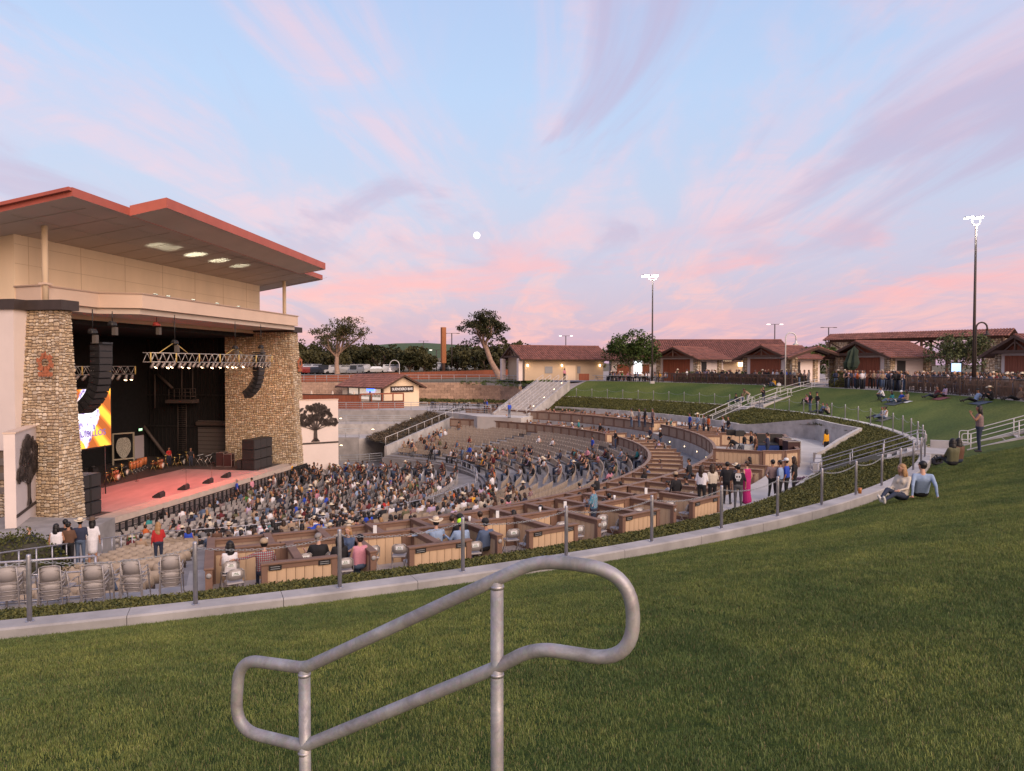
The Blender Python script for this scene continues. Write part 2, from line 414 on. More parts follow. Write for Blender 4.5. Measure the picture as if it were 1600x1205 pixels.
# deep base under the whole bowl and back stage
mb = MB(); mb.prism([pol(75, t)[:2] for t in range(-180, 180, 10)], -12.0, -11.08); struct(mb, 'service_yard_ground', m_conc_d)
mb = MB()   # earth behind the retaining edges, far side and back stage
for a, b in zip([t for t in np.arange(53, 262.1, 3)], [t for t in np.arange(56, 265, 3)]):
    b = min(b, 262); pa, pb = pol(r0(a), a), pol(r0(b), b)
    mb.quad((pa.x, pa.y, -12), (pb.x, pb.y, -12), (pb.x, pb.y, -2.78), (pa.x, pa.y, -2.78))
struct(mb, 'retained_earth', m_conc_d)
# hedge bank, with the notch for the vomitory
def notch_r(th):
    if -19.5 < th < 7: return interp(th, [(-19.5, 43.95), (-12, 46.9), (-2, 46.6), (7, 43.95)])
    return interp(th, [(40, 43.95), (50, 42.7), (54, 42.4)])
BANK = [(42.4, -5.6), (43.9, -5.45), (45.2, -4.95), (46.6, -4.55), (48.4, -4.2)]
bank_h = lambda r, th=0: interp(r, BANK)
STAIRS = [(17.0, 1.35), (-28.0, 1.5)]
bt = [-80+i*1.0 for i in range(0, 134)]
def bank_rings(th): a = notch_r(th); return [a+(48.4-a)*i/5 for i in range(6)]
bank = polar('planting_bank', bt, bank_rings, bank_h, m_soil)
# floors of the bowl
def z_in(n): return -11.02+1.22*min(1, max(0, (n-2)/17))
NV = Vector((.987, -.16, 0)); UV_ = Vector((.16, .987, 0)); OO = Vector((-23.45, 56.8, 0))
def nu(x, y): d = Vector((x, y, 0))-OO; return d.dot(NV), d.dot(UV_)
def P(n, u, z=0.0): p = OO+NV*n+UV_*u; return Vector((p.x, p.y, z))
polar('pit_floor', list(range(-100, 76, 3)), lambda th: [0.01, 4, 8, 12, 16, 19.0, 20.9], lambda r, th: z_in(nu(*pol(r, th)[:2])[0]), m_aisle)
NR = 12; ROW0 = 21.75; RSTEP = 1.03; TH0, TH1 = -77.5, 61.5
def rowz(i): return -9.45+.14*i
mb = MB()
def ring_step(mb, ra, rb, z, t0, t1, zb=-11.1, st=2.0, mi=0):
    n = max(1, int((t1-t0)/st)); T = [t0+(t1-t0)*i/n for i in range(n+1)]
    for a, b in zip(T, T[1:]):
        p, q, r_, s_ = pol(ra, a), pol(rb, a), pol(rb, b), pol(ra, b)
        mb.quad((*p[:2], z), (*q[:2], z), (*r_[:2], z), (*s_[:2], z), mi)
        mb.quad((*p[:2], zb), (*p[:2], z), (*s_[:2], z), (*s_[:2], zb), mi)
        mb.quad((*q[:2], z), (*q[:2], zb), (*r_[:2], zb), (*r_[:2], z), mi)
    for t, fl in ((t0, 0), (t1, 1)):
        p, q = pol(ra, t), pol(rb, t)
        mb.quad((*p[:2], zb), (*q[:2], zb), (*q[:2], z), (*p[:2], z), mi)
ring_step(mb, 20.9, ROW0-.55, -9.62, -80, 62)
for i in range(NR): ring_step(mb, ROW0-.55+RSTEP*i, ROW0-.55+RSTEP*(i+1), rowz(i), TH0, TH1)
REXT = ROW0-.55+RSTEP*NR
for i in range(NR, NR+8): ring_step(mb, ROW0-.55+RSTEP*i, ROW0-.55+RSTEP*(i+1), rowz(i), TH0, -69.4)
struct(mb, 'seating_terraces', m_aisle)
RB0, RB1, RA0, RA1, RA2 = 33.65, 36.0, 37.85, 41.5, 43.5
ZB, ZA, ZC = -7.3, -6.33, -5.75
mb = MB()
ring_step(mb, RB0-.15, RA0-.14, ZB, -69.2, 61.5)
struct(mb, 'lower_box_terrace', m_aisle)
mb = MB()
ring_step(mb, RA0-.12, RA1-.05, ZA, -69.2, 61.5)
struct(mb, 'upper_box_terrace', m_conc)
polar('concourse', [-92+i*1.0 for i in range(0, 158)], lambda th: [41.45, 43.0, notch_r(th)+.02], lambda r, th: ZC, m_walk)
mb = MB(); ring_step(mb, 41.42, 41.47, ZC-.01, -92, 66); struct(mb, 'concourse_edge', m_conc)
# ramp along the near edge of the fan
mb = MB()
for i in range(12):
    a, b = 41.4-i*1.75, 41.4-(i+1)*1.75; za, zb = ZC-i*.325, ZC-(i+1)*.325
    q = [pol(a, -77.5), pol(b, -77.5), pol(b, -84.5), pol(a, -84.5)]
    mb.quad((*q[0][:2], za), (*q[3][:2], za), (*q[2][:2], zb), (*q[1][:2], zb))
    mb.quad((*q[0][:2], za), (*q[1][:2], zb), (*q[1][:2], -11.1), (*q[0][:2], -11.1))
struct(mb, 'side_ramp', m_walk)
mb = MB(); ring_step(mb, 18, 41.4, -8.3, -104, -84.5); struct(mb, 'side_yard', m_conc_d)
# ------------------------------------------------------------------ kerb in 2.4 m lengths
kerb = link('concrete_kerb', None, None, pol(48.6, -60, -4.3)); kerb['kind'] = 'structure'
dth = degrees(2.44/48.62); t = -84.0; nk = 0
while t < 52.6:
    a, b = t, min(t+dth, 52.9)
    for c, w in STAIRS:
        if a < c+w and b > c-w:
            if a < c-w: b = c-w
            elif b > c+w: a = c+w
            else: a = b
    if b-a > .3:
        mb = MB(); n = 4; g = .006
        for k in range(n):
            u0, u1 = a+g+(b-a-2*g)*k/n, a+g+(b-a-2*g)*(k+1)/n
            ri, ro, ch = 48.38, 48.86, .03
            prof = [(ri, -4.75), (ri, -4.13), (ri+ch, -4.10), (ro-ch, -4.10), (ro, -4.13), (ro, -4.85)]
            vs = [pol(r, u, z) for u in (u0, u1) for r, z in prof]
            m = len(prof); fs = [(i, i+1, m+i+1, m+i) for i in range(m-1)]
            if k == 0: fs.append(tuple(reversed(range(m))))
            if k == n-1: fs.append(tuple(range(m, 2*m)))
            mb.add(vs, fs)
        mb.build('kerb_segment', m_conc, kerb); nk += 1
    t += dth
# ------------------------------------------------------------------ chain posts on the kerb
def make_post():
    t = thing('chain_post', 'x', 'post', (0, 0, 0))
    b = MB(); b.lathe([(.038, 0), (.038, 1.05), (.033, 1.075), (0.001, 1.085)], 12)
    b.build('post_tube', m_galv, t); b = MB()
    b.lathe([(.065, 0), (.065, .010), (.044, .012)], 12); b.build('base_flange', m_galv, t); b = MB(); b.box((0, -.05, .97), .03, .03, .03); b.build('chain_eye', m_galv, t)
    return freeze(t)
post0 = make_post()
def chain(p, q, sag=.16, label='', group=None, links=True):
    p, q = Vector(p), Vector(q); n = 44 if links else 10; mb = MB(); pts = []
    for i in range(n+1):
        s = i/n; v = p.lerp(q, s); v.z -= sag*4*s*(1-s); pts.append(v)
    if links:
        for i in range(n):
            a, b = pts[i], pts[i+1]; d = (b-a).normalized(); sd = Vector((-d.y, d.x, 0)).normalized(); up = d.cross(sd)
            w = (sd if i % 2 else up)*.016; e = d*.010
            mb.tube([a-e+w*.3, a+w, b-w*0+w, b+e+w*.3, b+e-w*.3, b-w, a-w, a-e-w*.3], .0042, 3, closed=True)
    else: mb.tube(pts, .009, 4)
    return solo(mb, 'barrier_chain', m_galvd, label, 'chain', group)
TW = -68.95+.35; pth = []
# posts in the photograph start at x=297; step 2.44 m
th_first = rt(-5.46, 12.60)[1]
k = -2; idx = 0; prevp = None
while True:
    th = th_first+dth*k; k += 1
    if th > 52.7: break
    if any(abs(th-c) < w+.15 for c, w in STAIRS): prevp = None; continue
    p = pol(48.62, th, -4.10); pp = proj(p)
    if pp[0] < -150 and th < -70: pass
    side = 'on the near kerb' if th < -45 else ('on the right sweep of the kerb' if th < -29 else ('on the kerb below the right lawn' if th < 16 else 'on the kerb of the far lawn'))
    where = {'on the near kerb': 'near kerb above the folding chair boxes', 'on the right sweep of the kerb': 'kerb beside the couple on the lawn',
             'on the kerb below the right lawn': 'kerb between the two hedge stairways', 'on the kerb of the far lawn': 'kerb under the far lawn'}[side]
    dup(post0, p, radians(th), 'galvanised chain post, %s along the %s' % (ordn(idx), where), 'chain posts around the kerb')
    if prevp is not None:
        chain(Vector(prevp)+Vector((0, 0, .97)), p+Vector((0, 0, .97)), .13 if th < -20 else .2, 'sagging steel chain, %s span along the %s' % (ordn(idx), where), 'chains between the kerb posts', th < -38)
    prevp = p; idx += 1
# ================================================================== GRASS AND HEDGE (scattered)
def leafmat(name, c1, c2, rough=.75, patch=False):
    m = bpy.data.materials.new(name); m.use_nodes = True; t = m.node_tree; b = t.nodes['Principled BSDF']
    oi = t.nodes.new('ShaderNodeObjectInfo'); geo = t.nodes.new('ShaderNodeNewGeometry')
    ad = t.nodes.new('ShaderNodeMath'); ad.operation = 'ADD'; t.links.new(oi.outputs['Random'], ad.inputs[0]); t.links.new(geo.outputs['Random Per Island'], ad.inputs[1])
    mu = t.nodes.new('ShaderNodeMath'); mu.operation = 'MULTIPLY'; mu.inputs[1].default_value = .5; t.links.new(ad.outputs[0], mu.inputs[0])
    r = t.nodes.new('ShaderNodeValToRGB'); e = r.color_ramp.elements; e[0].position = .15; e[0].color = (*c1, 1); e[1].position = .85; e[1].color = (*c2, 1)
    t.links.new(mu.outputs[0], r.inputs[0]); t.links.new(r.outputs[0], b.inputs['Base Color'])
    b.inputs['Roughness'].default_value = rough; b.inputs['Specular IOR Level'].default_value = .2
    if patch:                                            # worn and lusher patches of turf
        prev = r.outputs[0]
        for sc, lo, hi in ((.55, (.62, .70, .72), (1.30, 1.16, 1.05)), (2.6, (.75, .78, .8), (1.25, 1.2, 1.1))):
            n = t.nodes.new('ShaderNodeTexNoise'); n.inputs['Scale'].default_value = sc; n.inputs['Detail'].default_value = 6; t.links.new(geo.outputs['Position'], n.inputs['Vector'])
            r2 = t.nodes.new('ShaderNodeValToRGB'); e = r2.color_ramp.elements; e[0].position = .34; e[0].color = (*lo, 1); e[1].position = .68; e[1].color = (*hi, 1); t.links.new(n.outputs['Fac'], r2.inputs[0])
            mx = t.nodes.new('ShaderNodeMix'); mx.data_type = 'RGBA'; mx.blend_type = 'MULTIPLY'; mx.inputs[0].default_value = 1; t.links.new(prev, mx.inputs[6]); t.links.new(r2.outputs[0], mx.inputs[7]); prev = mx.outputs[2]
        t.links.new(prev, b.inputs['Base Color'])
    return m
m_blade = leafmat('grass_blade', (.060, .104, .026), (.215, .255, .085), patch=True)
m_blade_y = leafmat('dry_grass_blade', (.16, .14, .06), (.24, .20, .10))
m_hedge = leafmat('hedge_leaf', (.030, .040, .010), (.155, .145, .040))
m_leafd = leafmat('oak_leaf', (.018, .022, .008), (.085, .078, .032))
m_leafb = leafmat('bright_leaf', (.030, .055, .012), (.13, .17, .042))
m_leafo = leafmat('olive_leaf', (.028, .040, .016), (.10, .115, .05))
def tuft(n, h, w, spread, mats):
    mb = MB()
    for i in range(n):
        a = random.uniform(0, 2*pi); d = spread*sqrt(random.random()); x, y = d*cos(a), d*sin(a)
        a2 = random.uniform(0, 2*pi); ln = random.uniform(.5, 1.15)*h; le = random.uniform(.1, .75)*ln
        dx, dy = cos(a2)*le, sin(a2)*le; sx, sy = -sin(a2)*w/2, cos(a2)*w/2
        z1 = ln*.62
        mb.add([(x-sx, y-sy, 0), (x+sx, y+sy, 0), (x+dx*.4+sx*.8, y+dy*.4+sy*.8, z1), (x+dx*.4-sx*.8, y+dy*.4-sy*.8, z1), (x+dx, y+dy, ln*.92)],
               [(0, 1, 2, 3), (3, 2, 4)], 1 if random.random() < .07 else 0)
    me = mb.mesh('grass_tuft', mats); o = bpy.data.objects.new('grass_tuft', me); return o
def clump(n, r, ls, mat, flat=.7):
    mb = MB()
    for i in range(n):
        v = Vector((random.gauss(0, 1), random.gauss(0, 1), random.gauss(0, 1))).normalized()*r*random.uniform(.45, 1); v.z = abs(v.z)*flat
        R = Euler((random.uniform(-.9, .9), random.uniform(-.9, .9), random.uniform(0, 6.3))).to_matrix(); s = ls*random.uniform(.6, 1.2)
        mb.add([v+R@Vector(p) for p in ((-s, 0, 0), (0, -s*.5, 0), (s, 0, s*.15), (0, s*.5, 0))], [(0, 1, 2, 3)])
    return bpy.data.objects.new('leaf_clump', mb.mesh('leaf_clump', mat))
def scatter(surf, insts, dens_pts, seed, smin, smax, far_scale=None, name='scatter', align=False):
    """geometry nodes: instances on SURF; density by distance from the origin of the world"""
    ng = bpy.data.node_groups.new(name, 'GeometryNodeTree')
    ng.interface.new_socket('Geometry', in_out='INPUT', socket_type='NodeSocketGeometry')
    ng.interface.new_socket('Geometry', in_out='OUTPUT', socket_type='NodeSocketGeometry')
    n = ng.nodes; l = ng.links; gi = n.new('NodeGroupInput'); go = n.new('NodeGroupOutput')
    pos = n.new('GeometryNodeInputPosition'); ln = n.new('ShaderNodeVectorMath'); ln.operation = 'LENGTH'; l.new(pos.outputs[0], ln.inputs[0])
    cv = n.new('ShaderNodeFloatCurve') if False else None
    mr = n.new('ShaderNodeMapRange'); mr.inputs[1].default_value = dens_pts[0][0]; mr.inputs[2].default_value = dens_pts[1][0]
    mr.inputs[3].default_value = dens_pts[0][1]; mr.inputs[4].default_value = dens_pts[1][1]; mr.interpolation_type = 'SMOOTHSTEP'
    l.new(ln.outputs['Value'], mr.inputs[0])
    mr3 = n.new('ShaderNodeMapRange'); mr3.inputs[1].default_value = dens_pts[1][0]; mr3.inputs[2].default_value = dens_pts[2][0]
    mr3.inputs[3].default_value = 1.0; mr3.inputs[4].default_value = dens_pts[2][1]/dens_pts[1][1]
    l.new(ln.outputs['Value'], mr3.inputs[0])
    mu = n.new('ShaderNodeMath'); mu.operation = 'MULTIPLY'; l.new(mr.outputs[0], mu.inputs[0]); l.new(mr3.outputs[0], mu.inputs[1])
    di = n.new('GeometryNodeDistributePointsOnFaces'); di.inputs['Seed'].default_value = seed
    l.new(gi.outputs[0], di.inputs['Mesh']); l.new(mu.outputs[0], di.inputs['Density'])
    jg = n.new('GeometryNodeJoinGeometry')
    for o in insts:
        oi = n.new('GeometryNodeObjectInfo'); oi.inputs['Object'].default_value = o; oi.inputs['As Instance'].default_value = True
        l.new(oi.outputs['Geometry'], jg.inputs[0])
    ip = n.new('GeometryNodeInstanceOnPoints'); l.new(di.outputs['Points'], ip.inputs['Points']); l.new(jg.outputs[0], ip.inputs['Instance'])
    ip.inputs['Pick Instance'].default_value = True
    rv = n.new('FunctionNodeRandomValue'); rv.data_type = 'FLOAT_VECTOR'; rv.inputs[0].default_value = (-.15, -.15, 0); rv.inputs[1].default_value = (.15, .15, 6.28)
    l.new(rv.outputs[0], ip.inputs['Rotation'])
    rs = n.new('FunctionNodeRandomValue'); rs.data_type = 'FLOAT'; rs.inputs[2].default_value = smin; rs.inputs[3].default_value = smax; rs.inputs['Seed'].default_value = 5
    if far_scale:
        m2 = n.new('ShaderNodeMapRange'); m2.inputs[1].default_value = dens_pts[0][0]; m2.inputs[2].default_value = dens_pts[2][0]; m2.inputs[3].default_value = 1; m2.inputs[4].default_value = far_scale
        l.new(ln.outputs['Value'], m2.inputs[0]); mm = n.new('ShaderNodeMath'); mm.operation = 'MULTIPLY'; l.new(rs.outputs[1], mm.inputs[0]); l.new(m2.outputs[0], mm.inputs[1])
        l.new(mm.outputs[0], ip.inputs['Scale'])
    else: l.new(rs.outputs[1], ip.inputs['Scale'])
    l.new(ip.outputs[0], go.inputs[0])
    md = surf.modifiers.new('scatter', 'NODES'); md.node_group = ng
    return surf
def patch(name, ths, rr, hf, label, cat, skip=None, dz=0.0):
    mb = MB(); 
    for a, b in zip(ths, ths[1:]):
        for c, d in zip(rr(a), rr(a)[1:]):
            if skip and skip((a+b)/2, (c+d)/2): continue
            mb.quad(pol(c, a, hf(c, a)+dz), pol(d, a, hf(d, a)+dz), pol(d, b, hf(d, b)+dz), pol(c, b, hf(c, b)+dz))
    o = mb.build(name, m_soil, None, kind='stuff', label=label, category=cat); return o
def inview(x, y, z, mx=60):
    q = proj((x, y, z)); return -mx < q[0] < 1600+mx and q[1] < 1205+160
near_th = [-86+i*.75 for i in range(0, 72)]
def near_skip(th, r):
    p = pol(r, th, ground_h(r, th)); d = sqrt(p.x**2+p.y**2)
    if p.y < 2.0: return True
    return not inview(*p, 120) or d > 44
g = patch('grass', near_th, lambda th: [48.9+i*.55 for i in range(0, 29)], ground_h, 'short mown green grass of the near lawn slope', 'grass', near_skip)
scatter(g, [tuft(26, .027, .0030, .06, [m_blade, m_blade_y]) for _ in range(5)], [(5, 520), (13, 300), (44, 22)], 3, .7, 1.2, 2.2)
def hskip(th, r): return any(abs(th-c) < w+.05 for c, w in STAIRS)
h = patch('hedge', bt, bank_rings, lambda r, th: bank_h(r)-.02, 'low clipped dark green hedge filling the bank inside the kerb', 'hedge', hskip)
scatter(h, [clump(46, .19, .036, m_hedge) for _ in range(5)], [(14, 70), (35, 40), (110, 14)], 9, .5, 1.05, 2.2)
# ================================================================== STAGE HOUSE
def at_n(px, py, n):
    d = ray(px, py); k = (n+OO.dot(NV))/d.dot(NV); return d*k
def at_u(px, py, u):
    d = ray(px, py); k = (u+OO.dot(UV_))/d.dot(UV_); return d*k
AZN = atan2(NV.y, NV.x)                                  # plan angle of the stage axis
HOUSE_ORG = P(-8, 0, -11.05)
house = thing('stage_house', 'cream stage house with red edged canopy roof and two rubble stone towers', 'theatre', HOUSE_ORG)
def part(mb, name, mats, parent=house, **k): return mb.build(name, mats, parent, **k)
def nbox(mb, n0, n1, u0, u1, z0, z1, mi=0):
    mb.prism([P(n0, u0)[:2], P(n1, u0)[:2], P(n1, u1)[:2], P(n0, u1)[:2]], z0, z1, mi)
# upper wall block with reveal joints
mb = MB(); nbox(mb, -17.6, -3.75, -13.95, 15.15, 3.0, 8.3); part(mb, 'upper_wall', m_stucco)
mb = MB()
for u in (-12.9, -8.6, -4.3, 0, 4.3, 8.6, 12.6): mb.beam(P(-3.742, u, 4.4), P(-3.742, u, 7.9), .03, .012, upv=tuple(NV))
for z in (6.0, 7.15): mb.beam(P(-3.741, -13.9, z), P(-3.741, 15.1, z), .012, .03)
for n in (-7, -11): mb.beam(P(n, -13.958, 4.2), P(n, -13.958, 7.8), .03, .012, upv=tuple(UV_))
m_joint = MAT('reveal_joint', (.55, .41, .28), .9); part(mb, 'wall_reveal', m_joint)
# annexes beside the stage
mb = MB(); nbox(mb, -17.6, -2.0, -15.95, -13.2, -4.85, 3.12); part(mb, 'annex_wall', m_stucco_p); mb = MB(); nbox(mb, -17.6, -6.9, 17.1, 17.6, -11.05, 3.12); part(mb, 'annex_wall', m_stucco_p)
m_cmu = MAT('block_wall', (.17, .14, .12), .9, nz=(2.2, .2))
mb = MB()
for k in range(15):
    z0 = -11.05+k*.41
    for j in range(17):
        off = .45 if k % 2 else 0
        nbox(mb, -3.2-(j+1)*.9+off+.012, -3.2-j*.9+off-.012 if -3.2-j*.9+off < -2.15 else -2.15, -15.9, -15.5, z0+.012, z0+.40)
    nbox(mb, -2.6, -2.1, -15.9, -14.9, z0+.012, z0+.40)
part(mb, 'block_base', m_cmu, kind='stuff')
mb = MB(); nbox(mb, -17.4, -2.25, -15.8, -13.3, -11.05, -4.86); part(mb, 'base_core', m_mortar)
# dark band over the towers
mb = MB()
mb.prism([P(-7.0, -16.1)[:2], P(-1.8, -16.1)[:2], P(-1.8, -15.25)[:2], P(.45, -15.25)[:2], P(.45, -13.9)[:2], P(-7, -13.9)[:2]], 3.12, 3.68); part(mb, 'parapet_band', m_dark); mb = MB()
mb.prism([P(-7.0, 13.8)[:2], P(.45, 13.8)[:2], P(.45, 15.6)[:2], P(-7, 15.6)[:2]], 3.12, 3.62)
part(mb, 'parapet_band', m_dark)
# rubble towers
def split(rect, out, mn, mx):
    x0, y0, x1, y1 = rect; w, h = x1-x0, y1-y0
    if w <= mx[0] and h <= mx[1] and (random.random() < .75 or (w < mn[0]*2 and h < mn[1]*2)): out.append(rect); return
    if (w/mx[0] > h/mx[1] or h < mn[1]*2) and w >= mn[0]*2:
        c = x0+w*random.uniform(.36, .64); split((x0, y0, c, y1), out, mn, mx); split((c, y0, x1, y1), out, mn, mx)
    elif h >= mn[1]*2:
        c = y0+h*random.uniform(.36, .64); split((x0, y0, x1, c), out, mn, mx); split((x0, c, x1, y1), out, mn, mx)
    else: out.append(rect)
STC = [(.48, .37, .25), (.43, .32, .20), (.53, .43, .31), (.37, .27, .17), (.46, .35, .23), (.56, .47, .36), (.33, .24, .16), (.46, .38, .29)]
def stones(mb, a, b, c, d, mn=(.13, .10), mx=(.40, .27), dep=.07, tint=(1, 1, 1)):
    """lay separate stones over the quad a, b, c, d (seen from outside: lower left, lower right, upper right, upper left)"""
    a, b, c, d = map(Vector, (a, b, c, d)); wd = (b-a).length; ht = (d-a).length; out = []
    nrm = (b-a).cross(d-a).normalized(); split((0, 0, wd, ht), out, mn, mx)
    def mp(x, y): s, t = x/wd, y/ht; return a.lerp(b, s).lerp(d.lerp(c, s), t)
    for x0, y0, x1, y1 in out:
        g = .013; w, h = x1-x0-2*g, y1-y0-2*g; ccx, ccy = (x0+x1)/2, (y0+y1)/2; k = 7; pts = []
        for i in range(k):
            t = 2*pi*(i+random.uniform(-.25, .25))/k+.3
            cxx, syy = cos(t), sin(t); q = 1/max(abs(cxx), abs(syy)); q = q*.80+.24
            pts.append((ccx+cxx*q*w/2*random.uniform(.93, 1.02), ccy+syy*q*h/2*random.uniform(.92, 1.02)))
        e = dep*random.uniform(.55, 1.2); base = [mp(*p)+nrm*.005 for p in pts]
        top = [mp(ccx+(p[0]-ccx)*.82, ccy+(p[1]-ccy)*.80)+nrm*(e*random.uniform(.8, 1.1)) for p in pts]
        cc = random.choice(STC); j = random.uniform(.80, 1.15); col = tuple(min(1, cc[i]*j*tint[i]) for i in range(3))
        fs = [tuple(range(k, 2*k))]+[(i, (i+1) % k, k+(i+1) % k, k+i) for i in range(k)]
        mb.add(base+top, fs, 0, col)
def tower(s, top_in, top_out, bot_in, bot_out, n_back, emblem_at):
    """s = -1 left, +1 right; plan coordinates u of inner and outer faces at top and bottom"""
    zt, zb = 3.12, -11.05; nf_t, nf_b = .05, .75
    A = lambda n, u, z: P(n, u, z)
    core = MB(); i = .0
    v = [A(nf_b, bot_in, zb), A(nf_b, bot_out, zb), A(n_back, bot_out, zb), A(n_back, bot_in, zb),
         A(nf_t, top_in, zt), A(nf_t, top_out, zt), A(n_back, top_out, zt), A(n_back, top_in, zt)]
    core.add(v, [(0, 1, 5, 4), (1, 2, 6, 5), (2, 3, 7, 6), (3, 0, 4, 7), (4, 5, 6, 7)])
    part(core, 'tower_core', m_mortar)
    st = MB()
    if s < 0:
        stones(st, v[1], v[0], v[4], v[5]); stones(st, v[2], v[1], v[5], v[6]); stones(st, v[0], v[3], v[7], v[4], (.25, .14), (.6, .3))
    else:
        stones(st, v[0], v[1], v[5], v[4]); stones(st, v[3], v[0], v[4], v[7]); stones(st, v[1], v[2], v[6], v[5], (.25, .14), (.6, .3))
    part(st, 'stone_facing', m_stone, kind='stuff')
tower(-1, -14.12, -14.95, -13.85, -16.15, -6.8, None)
tower(1, 13.95, 15.3, 13.85, 16.1, -6.8, None)
# opening shell: floor, back, sides, ceiling (black)
ZS = -9.5
mb = MB(); mb.prism([P(-17.5, -13.6)[:2], P(.35, -13.6)[:2], P(.35, 13.75)[:2], P(-6.9, 13.75)[:2], P(-6.9, 17)[:2], P(-17.5, 17)[:2]], -11.1, ZS)
m_sfloor = MAT('black_stage_boards', (.075, .062, .058), .55, nz=(1.5, .3), spec=.3); part(mb, 'stage_floor', m_sfloor)
mb = MB(); mb.prism([P(.352, -13.6)[:2], P(.62, -13.6)[:2], P(.62, 15.4)[:2], P(.352, 15.4)[:2]], -9.98, ZS+.01)
mb.prism([P(-.75, -13.6)[:2], P(.35, -13.6)[:2], P(.35, 13.7)[:2], P(-.75, 13.7)[:2]], ZS-.1, ZS+.006); part(mb, 'apron_edge', MAT('apron_boards', (.46, .37, .31), .8, nz=(2, .12)))
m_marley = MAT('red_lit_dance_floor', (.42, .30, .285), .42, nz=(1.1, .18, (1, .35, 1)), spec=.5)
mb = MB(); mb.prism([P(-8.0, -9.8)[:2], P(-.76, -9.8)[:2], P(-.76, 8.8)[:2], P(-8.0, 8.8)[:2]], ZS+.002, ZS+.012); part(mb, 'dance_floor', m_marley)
mb = MB(); nbox(mb, -17.5, -17.3, -13.6, 17, ZS, 3.0); nbox(mb, -17.3, -6.95, 16.9, 17.1, ZS, 3.0); nbox(mb, -17.3, -6.9, -13.75, -13.6, ZS, 3.0)
nbox(mb, -17.3, -3.75, -13.6, 17, 2.7, 2.98); part(mb, 'black_lining', m_black)
mb = MB()    # vertical sheeting ribs on the far side wall
for n in np.arange(-17, -7, .45): nbox(mb, n, n+.06, 16.84, 16.9, ZS, 2.7)
for z in (-6.4, -3.2, 0): nbox(mb, -17.2, -7, 16.72, 16.84, z, z+.16)
part(mb, 'wall_girt', MAT('dark_sheeting', (.022, .018, .018), .6))
# marquee ledge
m_ledge = MAT('pink_cream_fascia', (.62, .47, .37), .8, nz=(.6, .05))
ledge = [P(-3.8, -13.9)[:2], P(-1.65, -14.35)[:2], P(-1.65, -9.65)[:2], P(.8, -8.75)[:2], P(.8, 13.9)[:2], P(-3.8, 13.9)[:2]]
mb = MB(); mb.prism(ledge, 3.68, 4.58); part(mb, 'canopy_fascia', m_ledge)
mb = MB(); q = [P(-3.8, -14.0)[:2], P(-1.58, -14.45)[:2], P(-1.58, -9.7)[:2], P(.88, -8.8)[:2], P(.88, 14.0)[:2], P(-3.8, 14.0)[:2]]; mb.prism(q, 4.583, 4.66); part(mb, 'canopy_coping', MAT('canopy_coping', (.45, .32, .25), .7))
mb = MB()
for z in (3.55,): mb.prism([P(-6.8, -13.8)[:2], P(-1.9, -13.8)[:2], P(-1.9, -9.5)[:2], P(.5, -8.6)[:2], P(.5, 13.8)[:2], P(-6.8, 13.8)[:2]], 3.30, 3.676)
part(mb, 'canopy_soffit', m_soffit)
mb = MB()
for u in (-10.5, -7.5, -1, 1, 3, 5): nbox(mb, -4.2, -3.9, u, u+1.1, 3.27, 3.30)
part(mb, 'strip_light', LAMP('strip_lamp', (.9, 1, .95), 1.2))
# canopy roof
zt2 = lambda n: 8.75+.16*n
OUT2 = [(-16, -17.7), (3.33, -17.73), (3.06, -12.9), (1.85, 12.2), (1.54, 18.0), (-16, 18.0)]
OUT1 = [(3.06, -12.9), (4.96, -12.2), (3.75, 13.6), (1.85, 12.2)]
def zroof(n): return zt2(n) if n <= 3.4 else zt2(3.33)+.42*(n-3.33)
def roofslab(mb_t, mb_s, outl, thick, zf):
    k = len(outl); top = [P(n, u, zf(n)) for n, u in outl]; bot = [P(n, u, zf(n)-thick) for n, u in outl]
    mb_t.add(top+bot, [tuple(range(k))]+[(i, k+i, k+(i+1) % k, (i+1) % k) for i in range(k)])
    ins = [P(n, u, zf(n)-thick+.03) for n, u in outl]; mb_s.add(ins, [tuple(reversed(range(k)))])
zr1 = lambda n: zt2(2.4)+.30*(n-2.4)+.02
mt, ms = MB(), MB(); roofslab(mt, ms, OUT2, .46, zt2); roofslab(mt, ms, OUT1, .60, zr1)
part(mt, 'roof_fascia', m_redmet); part(ms, 'roof_soffit', m_soffit)
mb = MB()
for u in np.arange(-16, 18, 2.6): mb.beam(P(-3.8, u, zt2(-3.8)-.45), P(2.3, u*.97, zt2(2.3)-.45), .025, .02)
for n in (-1, 1.4): mb.beam(P(n, -17, zt2(n)-.455), P(n, 17.4, zt2(n)-.455), .025, .02)
part(mb, 'soffit_joint', MAT('soffit_joint', (.46, .375, .31), .9))
mb = MB(); mb.beam(P(-16, -17.85, zt2(-16)-.1), P(3.3, -17.85, zt2(3.3)-.1), .2, .18); part(mb, 'gutter', m_redmet)
for n, u in ((-1.55, -14.12), (-1.2, 15.2)):
    mb = MB(); mb.tube([P(n, u, 3.7), P(n, u, 8.4)], .17, 14); part(mb, 'canopy_column', m_stucco)
    mb = MB(); mb.box(P(n, u, 4.72), .5, .5, .12, AZN); part(mb, 'column_base', m_ledge)
